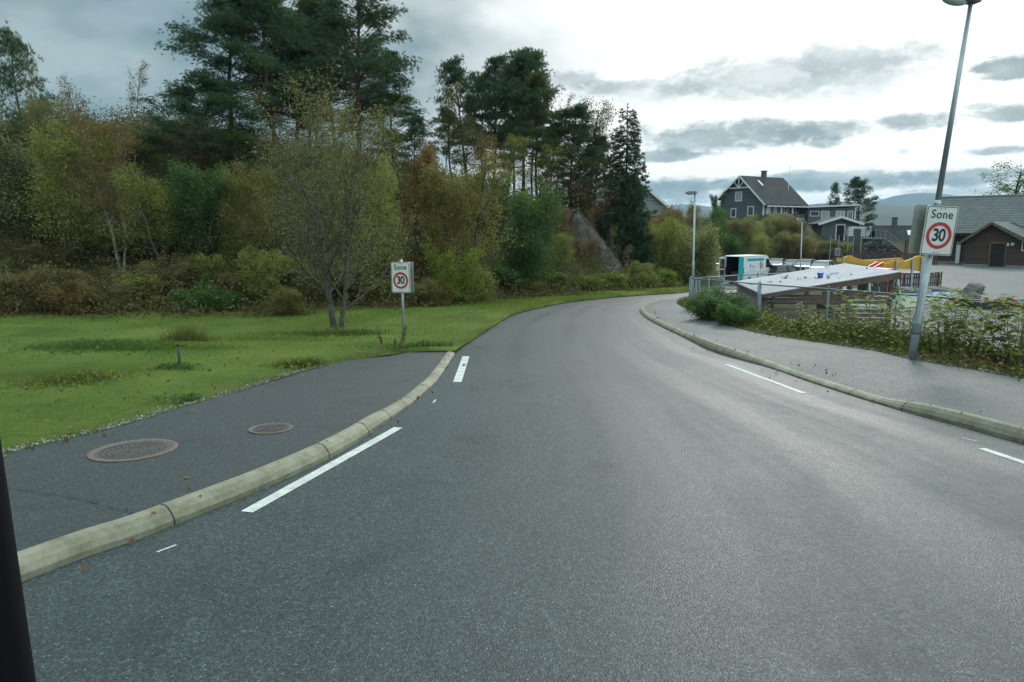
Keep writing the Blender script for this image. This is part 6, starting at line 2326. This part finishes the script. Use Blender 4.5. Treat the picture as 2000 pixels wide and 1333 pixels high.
# ------------------------------------------------------------------ kindergarten building
KY = 75.0
KROT = R(-48)
K = Vector((42.8, KY, 0))
KG = thing('kindergarten', 'long low red brown boarded building with a tiled roof and a gabled entrance porch', 'building', (K.x, KY, -1.04), KROT)
KM = Matrix.Translation((K.x, KY, -1.04)) @ Matrix.Rotation(KROT, 4, 'Z')
KI = KM.inverted()


def kgl(px, py, yl):
    """local point of the building on its plane y = yl seen at a photo pixel"""
    o = KI @ Vector((0, 0, HC)); d = KI.to_3x3() @ ray(px, py)
    return o + d * ((yl - o.y) / d.y)


e_z = kgl(1870, 459, -.7).z
r_z = kgl(1840, 390, 5.5).z
e_z += .7 * (r_z - e_z) / 6.2
LB = 20.0
MB().prism([(0, -.4), (0, e_z), (5.5, r_z - .15), (11, e_z), (11, -.4)], 0, LB, 'x').build('wall', M['wood_red'], KG)
def slab2(m, y0, z0, y1, z1, x0, x1, th):
    slope_slab(m, y0, z0, y1, z1, x0, x1, th)
sl = (r_z - e_z) / 5.5
rm = MB()
slope_slab(rm, -.7, e_z - .7 * sl, 5.5, r_z, -.55, LB + .5, .18)
slope_slab(rm, 11.7, e_z - .7 * sl, 5.5, r_z, -.55, LB + .5, .179)
kroof = rm.build('roof', M['roof_gray'], KG)
MB().tube([(-.55, 5.5, r_z + .17), (LB + .5, 5.5, r_z + .17)], .13, 8).build('ridge_cap', M['roof_gray'], kroof)
MB().box(-.5, LB, -.80, -.72, e_z - .7 * sl - .1, e_z - .7 * sl + .05).build('gutter', M['black'], KG)
MB().box(-.02, LB, -.035, -.002, -.35, .22).build('plinth', M['concrete'], KG)
# porch
PX0 = kgl(1884, 500, -4).x
PX1 = kgl(2008, 500, -4).x
pe = kgl(1886, 470, -4).z
pa = kgl(1938, 437, -4.5).z
pm = kgl(1940, 441, -4).x
MB().prism([(PX0, -.4), (PX1, -.4), (PX1, pe), (pm, pa - .1), (PX0, pe)], -4, -.04, 'y').build('porch', M['wood_red'], KG)
rm = MB()
for (x0, x1) in ((PX0, pm), (PX1, pm)):
    s_ = (pa - pe) / abs(pm - x0); sg = 1 if x0 < pm else -1
    xe, zeave = x0 - sg * .55, pe - .55 * s_
    rm.add([(xe, -4.5, zeave), (x1, -4.5, pa), (x1, 2.2, pa), (xe, 2.2, zeave), (xe, -4.5, zeave + .16), (x1, -4.5, pa + .16), (x1, 2.2, pa + .16), (xe, 2.2, zeave + .16)],
           [(0, 3, 2, 1), (4, 5, 6, 7), (0, 1, 5, 4), (1, 2, 6, 5), (2, 3, 7, 6), (3, 0, 4, 7)])
rm.build('porch_roof', M['roof_gray'], KG)
MB().beam((PX0 - .57, -4.53, pe - .55 * (pa - pe) / (pm - PX0) + .05), (pm, -4.53, pa + .05), .05, .22).beam((PX1 + .57, -4.53, pe - .5), (pm, -4.53, pa + .05), .05, .22).build('bargeboard', M['wood_dark'], KG)
dx0, dx1 = kgl(1934, 500, -4).x, kgl(1962, 500, -4).x
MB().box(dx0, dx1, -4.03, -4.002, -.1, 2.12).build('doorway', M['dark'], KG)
MB().box(dx0 - .12, dx0, -4.06, -4.001, -.1, 2.12).box(dx1, dx1 + .12, -4.06, -4.001, -.1, 2.12).box(dx0 - .12, dx1 + .12, -4.062, -4.001, 2.12, 2.26).build('door_frame', M['wood_dark'], KG)
MB().box(PX0 - .05, dx0 - .14, -4.05, -4.003, -.35, .16).box(dx1 + .14, PX1, -4.05, -4.003, -.35, .16).build('porch_plinth', M['concrete'], KG)
q = kgl(1978, 478, -4)
MB().ball((q.x, -4.08, q.z), .17, 12).build('wall_lamp', M['glass_lens'], KG, True)
MB().box(q.x - .42, q.x - .28, -4.1, -4.002, q.z - .15, q.z + .13).build('bell_box', M['white_trim'], KG)
q0, q1 = kgl(1869, 473, -.2), kgl(1876, 515, -.2)
MB().box(q0.x, q0.x + .36, -.22, -.04, q1.z, q0.z).build('downpipe_box', M['white_trim'], KG)
q = kgl(1998, 480, -4)
window(KG, 'y0', q.x + .3, q.z, .6, .8, off=-4.0)
q = kgl(1985, 437, -2)
MB().beam((q.x - .4, -2, q.z + .1), (q.x + 2.2, -2, q.z - 1.1), .07).build('snow_guard', M['black'], KG)


# ------------------------------------------------------------------ vehicles
def car_paint(name, c, rough=.25):
    m = simple(name, c, tuple(min(1, q * 1.1 + .002) for q in c), rough=rough, scale=1.5, spec=.35)
    m.node_tree.nodes['Principled BSDF'].inputs['Coat Weight'].default_value = .15
    return m


M['p_black'] = car_paint('black_car_paint', (.010, .011, .013))
M['p_white'] = car_paint('white_car_paint', (.62, .65, .67), .35)
M['p_silver'] = car_paint('silver_car_paint', (.30, .33, .35))
M['p_gray'] = car_paint('grey_car_paint', (.07, .08, .09))
M['p_teal'] = car_paint('teal_van_paint', (.01, .31, .37), .35)
M['car_glass'] = simple('car_glass', (.015, .02, .022), (.025, .03, .033), rough=.05, scale=1, spec=.9)
M['screen_glass'] = simple('windscreen_glass', (.10, .13, .14), (.16, .19, .20), rough=.08, scale=1, spec=.9)
M['tyre'] = simple('tyre_rubber', (.012, .012, .012), (.02, .02, .02), rough=.9, scale=6)
M['rim'] = simple('wheel_rim', (.3, .31, .32), (.4, .41, .42), rough=.35, metal=.7, scale=5)
M['tail'] = simple('tail_lamp', (.30, .01, .015), (.38, .02, .03), rough=.25, scale=3)
M['head'] = simple('head_lamp', (.5, .53, .55), (.6, .62, .64), rough=.1, scale=3)


def wheel(root, x, y, r, w=.2):
    o = MB().tube([(x, y - w / 2, r), (x, y + w / 2, r)], r, 18).build('wheel', M['tyre'], root)
    sg = -1 if y < 0 else 1
    MB().tube([(x, y + sg * w / 2, r), (x, y + sg * (w / 2 + .012), r)], r * .62, 14).build('rim', M['rim'], o)


def car(label, x, y, z, yaw, paint, L=4.4, Wc=1.82, Hc=1.5, suv=False, rails=False, glass='screen_glass'):
    r = thing('parked_car', label, 'car', (x, y, z), yaw, 'cars parked in the car park')
    hw = Wc / 2
    zb = .92 if not suv else 1.05         # belt line
    hood = zb - .06
    xs = [-L / 2, -L / 2 + .12, -L * .36, L * .14, L * .40, L / 2 - .1, L / 2]
    zt = [zb * .78, zb, zb + .02, zb, hood, hood - .14, hood - .42]
    wf = [.86, .95, 1, 1, .98, .9, .8]
    ring = lambda X, T, k: [(X, -hw * k * .92, .24), (X, -hw * k, .42), (X, -hw * k, T * .72), (X, -hw * k * .95, T), (X, hw * k * .95, T), (X, hw * k, T * .72), (X, hw * k, .42), (X, hw * k * .92, .24)]
    m = MB(); V = []
    for X, T, k in zip(xs, zt, wf): V += ring(X, T, k)
    n = 8
    Fs = [(i * n + j, i * n + (j + 1) % n, (i + 1) * n + (j + 1) % n, (i + 1) * n + j) for i in range(len(xs) - 1) for j in range(n)]
    Fs += [tuple(range(n - 1, -1, -1)), tuple(range((len(xs) - 1) * n, len(xs) * n))]
    m.add(V, [tuple(reversed(f)) for f in Fs])
    body = m.build('body', M[paint], r, True, bevel=.03)
    # greenhouse
    rb, rt = -L * .46, -L * .34 if not suv else -L * .42
    fb, ft = L * .20, L * .02
    bw, tw = hw * .93, hw * .74
    z0, z1 = zb - .03, Hc - .04
    q = lambda X, w_, Z: [(X, -w_, Z), (X, w_, Z)]
    gh = MB().add(q(rb, bw, z0) + q(fb, bw, z0) + q(rt, tw, z1) + q(ft, tw, z1), [(0, 2, 6, 4), (1, 5, 7, 3), (0, 4, 5, 1), (2, 3, 7, 6), (4, 6, 7, 5)])
    gh.build('cabin', M['car_glass'], r)
    MB().add([(rt - .06, -tw - .02, z1 - .02), (ft + .06, -tw - .02, z1 - .02), (ft + .06, tw + .02, z1 - .02), (rt - .06, tw + .02, z1 - .02), (rt, -tw * .92, Hc), (ft - .08, -tw * .92, Hc), (ft - .08, tw * .92, Hc), (rt, tw * .92, Hc)],
             [(4, 5, 6, 7), (0, 1, 5, 4), (1, 2, 6, 5), (2, 3, 7, 6), (3, 0, 4, 7), (3, 2, 1, 0)]).build('roof', M[paint], r)
    # pillars
    pl = MB()
    for sg in (-1, 1):
        for (xa, xb2) in ((fb, ft), (rb, rt), (-L * .12, -L * .13)):
            pl.beam((xa, sg * (bw + .005), z0), (xb2, sg * (tw + .01), z1), .07)
    pl.build('pillars', M[paint], r)
    e = .02
    MB().add([(fb + e, -bw * .92, z0 + .04), (fb + e, bw * .92, z0 + .04), (ft + e, tw * .94, z1 - .05), (ft + e, -tw * .94, z1 - .05)], [(0, 1, 2, 3)]).build('windscreen', M[glass], r)
    for sg in (-1, 1):
        MB().box(L / 2 - .16, L / 2 - .03, sg * hw * .74 - .17, sg * hw * .74 + .17, hood - .32, hood - .18).build('headlight', M['head'], r)
        MB().box(-L / 2 - .005, -L / 2 + .12, sg * hw * .74 - .13, sg * hw * .74 + .13, zb * .62, zb * .92).build('tail_light', M['tail'], r)
        MB().ball((fb - .12, sg * (hw + .12), zb + .08), .10, 8, .75).build('mirror', M[paint], r)
        if rails: MB().beam((rt + .1, sg * tw * .9, Hc + .045), (ft - .15, sg * tw * .9, Hc + .045), .035).build('roof_rail', M['rim'], r)
        for X in (-L * .30, L * .31): wheel(r, X, sg * (hw - .10), .33)
    MB().box(L / 2 - .02, L / 2 + .03, -.26, .26, .42, .53).build('number_plate', M['white_trim'], r)
    MB().box(L / 2 - .08, L / 2 + .012, -.5, .5, hood - .36, hood - .2).build('grille', M['black'], r)
    return r


PZ = lambda Y: float(zr(Y)) + .03
def carpx(label, px, Y, yawdeg, *a, **k):
    w = W(px, 500, Y)
    return car(label, w.x, Y, PZ(Y), R(yawdeg), *a, **k)


# nose towards the viewer, slightly left
carpx('black car nearest behind the van in the car park row, bright windscreen', 1517, 82, -120, 'p_black', Hc=1.55, suv=True)
carpx('dark car between the black car and the second dark estate in the far row', 1548, 81, -122, 'p_gray', Hc=1.48)
carpx('dark estate car with a bright windscreen left of the second street lamp', 1572, 79, -124, 'p_black', Hc=1.6, suv=True)
carpx('silver car at the right end of the parked row', 1606, 77, -126, 'p_silver', Hc=1.58, suv=True)
carpx('black car seen from its rear side in front of the row, roof rails', 1536, 69, 28, 'p_black', L=4.6, Hc=1.62, suv=True, rails=True, glass='car_glass')
carpx('white car mostly hidden behind the open rear door of the van', 1399, 74, -60, 'p_white', Hc=1.5)

# delivery van, rear doors open
VY = 66.0
va = W(1432, 556, VY)
VAN = thing('delivery_van', 'white and teal delivery van with its rear doors swung open', 'van', (va.x, VY, float(zr(VY)) + .03), R(40))
VL, VW, VH = 5.6, 1.98, 2.62
prof = [(0, .42), (0, VH - .14), (.12, VH), (3.7, VH), (4.05, VH - .14), (4.75, 1.58), (5.45, 1.22), (VL, .95), (VL, .40)]
# hollow rear: shell made of sides, roof, floor
sh = MB()
for sg in (-1, 1):
    y0, y1 = (-VW / 2, -VW / 2 + .06) if sg < 0 else (VW / 2 - .06, VW / 2)
    sh.prism([(x, z) for x, z in prof], y0, y1, 'y')
sh.build('side_panel', M['p_white'], VAN)
MB().prism([(.02, VH - .09), (.12, VH - .004), (3.7, VH - .004), (4.05, VH - .144), (4.75, 1.576), (5.45, 1.216), (VL - .004, .946), (VL - .004, .42), (VL - .3, .42), (5.2, 1.1), (4.6, 1.4), (3.9, VH - .28), (3.6, VH - .09)], -VW / 2 + .06, VW / 2 - .06, 'y').build('roof', M['p_white'], VAN)
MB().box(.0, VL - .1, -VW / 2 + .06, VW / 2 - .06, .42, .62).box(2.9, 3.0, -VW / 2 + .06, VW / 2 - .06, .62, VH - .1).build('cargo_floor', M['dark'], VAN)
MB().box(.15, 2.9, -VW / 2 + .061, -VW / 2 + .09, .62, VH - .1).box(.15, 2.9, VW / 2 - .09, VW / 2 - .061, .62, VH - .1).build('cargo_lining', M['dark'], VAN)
MB().box(.4, 1.0, -.1, .5, .62, 1.15).box(.5, 1.1, -.8, -.3, .62, 1.3).build('cargo_crate', M['wood_red'], VAN)
# the visible side is local -y
s = -VW / 2
MB().box(.55, 3.35, s - .012, s - .002, VH - .50, VH - .27).build('side_stripe', M['p_teal'], VAN)
MB().add([(3.72, s - .012, 1.45), (4.55, s - .012, 1.45), (4.62, s - .012, 1.62), (4.12, s - .012, 2.28), (3.72, s - .012, 2.28)], [(0, 1, 2, 3, 4)]).build('side_window', M['car_glass'], VAN)
MB().add([(4.13, -.85, VH - .22), (4.13, .85, VH - .22), (4.74, .88, 1.64), (4.74, -.88, 1.64)], [(0, 1, 2, 3)]).build('windscreen', M['car_glass'], VAN)
MB().box(-.03, .06, s - .02, s + .16, 1.0, 1.55).build('tail_light', M['tail'], VAN)
MB().box(-.03, .06, -s - .16, -s + .02, 1.0, 1.55).build('tail_light', M['tail'], VAN)
MB().box(4.35, 4.5, s - .22, s - .01, 1.42, 1.72).build('mirror', M['black'], VAN)
MB().box(-.06, .04, -VW / 2 + .05, VW / 2 - .05, .30, .43).build('bumper', M['black'], VAN)
for X in (1.05, 4.55):
    for sg in (-1, 1): wheel(VAN, X, sg * (VW / 2 - .12), .36, .24)
# rear doors: the near one folded along the side, the far one swung outwards
d = MB().box(0, .95, -.03, .03, .5, VH - .12).build('rear_door', M['p_teal'], VAN)
d.location = (-.02, s + .02, 0); d.rotation_euler = (0, 0, R(188))
d2 = MB().box(0, .95, -.03, .03, .5, VH - .12).build('rear_door', M['p_white'], VAN)
d2.location = (-.02, -s - .02, 0); d2.rotation_euler = (0, 0, R(181))
MB().box(.14, .82, -.045, .045, 1.45, 2.3).build('door_window', M['car_glass'], d2)
MB().box(.14, .82, -.045, .045, .7, 1.3).build('door_lining', M['p_gray'], d2)
# lettering on the side
t = link('lettering', text_mesh('elis', .40, .004), simple('gray_lettering', (.30, .30, .34), rough=.5), VAN, (1.62, s - .006, 1.60)); t.rotation_euler = (math.pi / 2, 0, 0)
mk = MB()
mk.add([(1.0, s - .006, 1.52), (1.08, s - .006, 1.44), (1.26, s - .006, 1.66), (1.08, s - .006, 1.86), (.98, s - .006, 1.78), (1.10, s - .006, 1.66)], [(0, 1, 2, 5), (5, 2, 3, 4)])
mk.build('emblem', simple('magenta_emblem', (.36, .03, .16), rough=.4), VAN)
MB().box(1.0, 1.95, s - .006, s - .002, 1.24, 1.28).build('lettering_line', simple('teal_line', (.15, .40, .45), rough=.5), VAN)
fg_ = MB()
fg_.add([(2.62, s - .006, 1.95), (2.90, s - .006, 2.15), (2.98, s - .006, 1.5), (2.80, s - .006, 1.15), (2.68, s - .006, 1.5)], [(0, 1, 2, 3, 4)])
fg_.build('picture_decal', simple('decal_red', (.22, .07, .07), (.5, .42, .4), rough=.5, scale=5), VAN)
fg_ = MB(); fg_.add([(3.0, s - .006, 2.12), (3.18, s - .006, 1.75), (3.14, s - .006, 1.3), (3.02, s - .006, 1.5)], [(0, 1, 2, 3)])
fg_.build('picture_decal', simple('decal_dark', (.03, .03, .035), (.25, .2, .2), rough=.5, scale=5), VAN)
t = link('lettering', text_mesh('elis.com', .20, .003), simple('dark_lettering', (.03, .05, .06), rough=.5), VAN, (3.1, s - .006, .95)); t.rotation_euler = (math.pi / 2, 0, 0)
MB().box(.1, 4.9, s - .010, s - .002, 1.10, 1.118).build('crease', M['p_silver'], VAN)

# ------------------------------------------------------------------ playground equipment
def playpx(px, py, Y): return W(px, py, Y)


# yellow wavy wall of the play deck
yA = 44.0
def wavy(name, label, pts_top, pts_bot, Y, th, mat):
    P = [W(x, y, Y) for x, y in pts_top] + [W(x, y, Y) for x, y in reversed(pts_bot)]
    o = P[0].copy()
    r = thing(name, label, 'play structure', (o.x, Y, -1.3))
    MB().prism([(p.x - o.x, p.z + 1.3) for p in P], 0, th, 'y').build('panel', M[mat], r, bevel=.02)
    return r, o


yr2, yo = wavy('play_ship', 'yellow wavy sided play structure with grey posts behind the slatted shed',
               [(1649, 503), (1656, 500), (1663, 500), (1672, 504), (1683, 508), (1700, 509.5), (1716, 510.5), (1718, 514), (1737, 514), (1740, 509.5), (1768, 510.5), (1780, 506), (1791, 500.5), (1799, 500), (1806, 503)],
               [(1648, 509), (1660, 513), (1680, 517), (1700, 520), (1717, 522), (1738, 524), (1770, 526), (1785, 526), (1794, 530), (1805, 530)], yA, .12, 'yellow')
for px, y0, y1 in ((1648, 503, 545), (1752, 509, 548), (1784, 507, 548), (1802, 503, 560)):
    p0, p1 = W(px, y0, yA - .1), W(px, y1, yA - .1)
    MB().box(p0.x - yo.x - .05, p0.x - yo.x + .05, -.11, -.005, 0, p0.z + 1.3).build('post', M['galv'], yr2)
p0, p1 = W(1646, 512, yA + 1.2), W(1806, 522, yA + 1.2)
MB().box(p0.x - yo.x, p1.x - yo.x, .2, 1.8, .9, 1.0).build('deck', M['wood_gray'], yr2)
MB().prism([(x - yo.x, z + 1.3) for x, z in [(W(q, y, yA).x, W(q, y, yA).z) for q, y in ((1660, 506), (1720, 511), (1790, 506), (1800, 512), (1720, 522), (1660, 514))]], 1.8, 1.9, 'y').build('back_panel', M['yellow'], yr2)
w = W(1646, 508, yA - .3)
# red slide
sr = thing('slide', 'red slide leaning against the yellow play structure', 'slide', (W(1694, 523, 40).x, 40, -1.3), R(8))
p0, p1 = W(1690, 524, 40), W(1716, 513, 41.5)
dx, dz = p1.x - p0.x, p1.z - p0.z
z0_ = p0.z + 1.3 - .30
MB().add([(-.9, 0, z0_ - .5), (dx + .3, 1.2, z0_ + dz + .12), (dx + .3, 1.75, z0_ + dz + .12), (-.9, .55, z0_ - .5), (-.9, 0, z0_ - .62), (dx + .3, 1.2, z0_ + dz), (dx + .3, 1.75, z0_ + dz), (-.9, .55, z0_ - .62)],
         [(0, 1, 2, 3), (7, 6, 5, 4), (0, 4, 5, 1), (1, 5, 6, 2), (2, 6, 7, 3), (3, 7, 4, 0)]).build('chute', M['red'], sr)
MB().beam((-.9, 0, z0_ - .42), (dx + .3, 1.2, z0_ + dz + .22), .05, .22).build('side_wall', M['red'], sr)
MB().beam((-.9, .55, z0_ - .42), (dx + .3, 1.75, z0_ + dz + .22), .05, .22).build('side_wall', M['red'], sr)
MB().box(dx + .1, dx + .2, 1.3, 1.4, 0, z0_ + dz).box(-.8, -.72, .1, .2, 0, z0_ - .6).build('support', M['galv'], sr)

# brown picket fence in front of it
def picket(name, label, pa, pb, Y0, Y1, h, mat, n, group='picket fences', ground=-1.3):
    a, b = W(pa, 500, Y0), W(pb, 500, Y1)
    L2 = math.hypot(b.x - a.x, b.y - a.y)
    r = thing(name, label, 'fence', (a.x, a.y, ground), math.atan2(b.y - a.y, b.x - a.x), group)
    m = MB()
    for i in range(n):
        x = L2 * i / (n - 1)
        m.box(x - L2 / n * .33, x + L2 / n * .33, -.02, .0, .08, h + .03 * math.sin(i * 2.3))
    m.build('pickets', M[mat], r)
    MB().box(0, L2, .001, .05, .25, .33).build('rail', M[mat], r)
    MB().box(0, L2, .001, .05, h - .3, h - .22).build('rail', M[mat], r)
    for i in range(0, n, 8):
        x = L2 * i / (n - 1)
        MB().box(x - .05, x + .05, .051, .15, -.3, h).build('post', M[mat], r)


picket('picket_fence', 'red brown picket fence under the yellow play structure', 1736, 1842, 42.5, 46, .95, 'wood_red', 26, ground=-1.29)
picket('picket_fence', 'long red brown board fence along the foot of the stone wall', 1655, 1830, 72, 70, 1.3, 'wood_red', 44, ground=-1.1)
picket('picket_fence', 'short picket gate right beside the slatted shed corner', 1692, 1722, 20.5, 21.2, .95, 'wood_dark', 8, ground=-1.32)
picket('board_fence', 'plain red brown board screen left of the kindergarten roof', 1768, 1790, 73, 73, 2.3, 'wood_red', 9, ground=-1.0)

# swing frame
SWY = 33.0
a0 = W(1698, 541, SWY); a1 = W(1751, 541, SWY + 2.2)
sw = thing('swing_frame', 'grey steel swing frame with slanting legs on the blue play surface', 'swing', (a0.x, SWY, -1.28))
top_z = a0.z + 1.28
ex = a1.x - a0.x
MB().tube([(0, 0, top_z), (ex, 2.2, top_z)], .045, 10).build('top_bar', M['galv'], sw)
for (x, y, ddx, ddy) in ((0, 0, -.25, -.8), (0, 0, .42, .9), (ex, 2.2, -.1, -.9), (ex * .3, .7, .55, .6), (ex, 2.2, .12, .9)):
    MB().tube([(x, y, top_z), (x + ddx, y + ddy, 0)], .04, 10).build('leg', M['galv'], sw)
MB().box(ex * .35, ex * .62, .95, 1.25, .42, .47).build('seat', M['black'], sw)
for f_ in (.37, .60): MB().tube([(ex * f_, 1.1, .45), (ex * f_, 1.1, top_z)], .008, 5).build('chain', M['galv_dark'], sw)
# dark play hut with red roofed slide edge behind the swing
hu = W(1699, 575, 37.5)
ph = thing('play_hut', 'dark blue play hut with a white stripe behind the swing legs', 'play hut', (hu.x, 37.5, -1.29))
wd_ = W(1750, 575, 37.5).x - hu.x
MB().box(0, wd_, 0, 1.4, 0, 1.25).build('wall', simple('dark_blue_boards', (.012, .02, .03), (.025, .035, .05), rough=.6), ph)
MB().box(.05, wd_ * .35, -.02, -.002, .72, .80).build('stripe', M['white_trim'], ph)
MB().prism([(-.1, 1.251), (wd_ + .1, 1.251), (wd_ * .8, 1.6), (wd_ * .2, 1.55)], -.1, 1.5, 'y').build('roof', M['red'], ph)
pb_ = MB().box(wd_ * .62, wd_ * .72, -.03, -.003, .1, 1.0).build('post', M['red'], ph)

# boulders by the blue surface
def boulder(lab, px, py, Y, sx, sy, sz, seed, rz=0):
    w = W(px, py, Y)
    return rock('boulder', lab, w.x, Y, -1.3 + sz * .3, sx, sy, sz, seed, rz, group='boulders in the playground')
boulder('grey boulder with a pale top at the left end of the blue surface', 1769, 560, 41, .75, .5, .30, 5)
boulder('long low grey boulder behind the blue surface', 1842, 560, 42, 1.5, .6, .26, 6)
boulder('tilted flat boulder at the right of the long low boulder', 1896, 560, 41, .9, .6, .38, 7, .5)
boulder('low boulder edging the play surface towards the sandpit', 1903, 570, 38, 1.0, .4, .28, 8, .6)
boulder('small ridge of rock at the right edge of the play surface', 1868, 585, 34.5, .8, .35, .24, 9, .7)
# sandpit with toys
sp = W(1893, 606, 33); sp1 = W(2030, 602, 33)
pit = thing('sandpit', 'dark timber edged sandpit full of toys at the right picture edge', 'sandpit', (sp.x, 32.6, -1.29), R(3))
wl = sp1.x - sp.x
MB().box(.15, wl, 0, .22, 0, .34).box(.15, wl, 1.9, 2.1, 0, .34).box(.15, .35, .22, 1.9, 0, .33).build('timber_edge', simple('black_timber', (.014, .013, .012), (.03, .028, .025), rough=.8, bump=.4), pit)
MB().box(.35, wl, .22, 1.9, 0, .22).build('sand', simple('damp_sand', (.16, .12, .07), (.24, .18, .11), rough=.95, scale=8), pit)
tc_ = [('red', .7), ('blue', 1.45), ('yellow', 1.75), ('red', 2.05), ('blue', 2.35), ('yellow', .95), ('red', 1.2)]
labs = ['red toy bucket at the left end of the sandpit', 'blue toy bucket in the middle of the sandpit', 'yellow toy bucket next to the blue one in the sandpit', 'red toy bucket right of the yellow one in the sandpit', 'blue toy bucket at the right end of the sandpit', 'yellow toy bucket near the left end of the sandpit', 'red toy bucket left of the middle of the sandpit']
for (c_, fx), lb in zip(tc_, labs):
    t = thing('toy_bucket', lb, 'toy bucket', (sp.x + .15 + fx * wl / 3.0, 33.6 + .25 * math.sin(fx * 5), -1.07), fx, 'toys in the sandpit')
    MB().tube([(0, 0, 0), (0, 0, .19)], [.09, .12], 12).build('pail', M[c_], t, True)
    MB().tube([(.12 * math.cos(q), 0, .18 + .09 * math.sin(q)) for q in np.linspace(0, math.pi, 8)], .008, 5).build('handle', M['white_trim'], t)

# short lawn post
q = G(351, 712, .16)
lp = thing('marker_post', 'short dark green post standing alone in the left lawn', 'post', (q.x, q.y, q.z - .05))
MB().tube([(0, 0, -.2), (0, 0, .40)], .028, 10).build('shaft', simple('post_green', (.03, .045, .03), (.05, .065, .045), rough=.8), lp, True)
MB().tube([(0, 0, .40), (0, 0, .43)], [.034, .030], 10).build('cap', M['black'], lp, True)

# the windscreen pillar of the vehicle the picture was taken from
dpt = .75
a, b = W(-52, 860, dpt), W(18, 1345, dpt)
d = (b - a).normalized()
pi_ = thing('windscreen_pillar', 'black windscreen pillar of the viewer\'s own vehicle at the lower left picture edge', 'vehicle pillar', tuple(b))
up_ = a - b
MB().tube([tuple(-up_ * 2.6), (0, 0, 0), tuple(up_), tuple(up_ * 2.5)], [.045, .026, .024, .022], 16).build('pillar', simple('matt_black_trim', (.003, .003, .004), (.005, .005, .006), rough=.8, spec=.15), pi_, True)


# ------------------------------------------------------------------ air
hz = bpy.data.materials.new('haze')
hz.use_nodes = True
hz.node_tree.nodes.clear()
ho = hz.node_tree.nodes.new('ShaderNodeOutputMaterial')
hv = hz.node_tree.nodes.new('ShaderNodeVolumePrincipled')
hv.inputs['Color'].default_value = (.46, .74, .98, 1)
hv.inputs['Density'].default_value = .00011
hz.node_tree.links.new(hv.outputs[0], ho.inputs['Volume'])
o = MB().box(-7000, 7000, -100, 7500, -90, 245).build('haze', hz)
tag(o, kind='stuff')
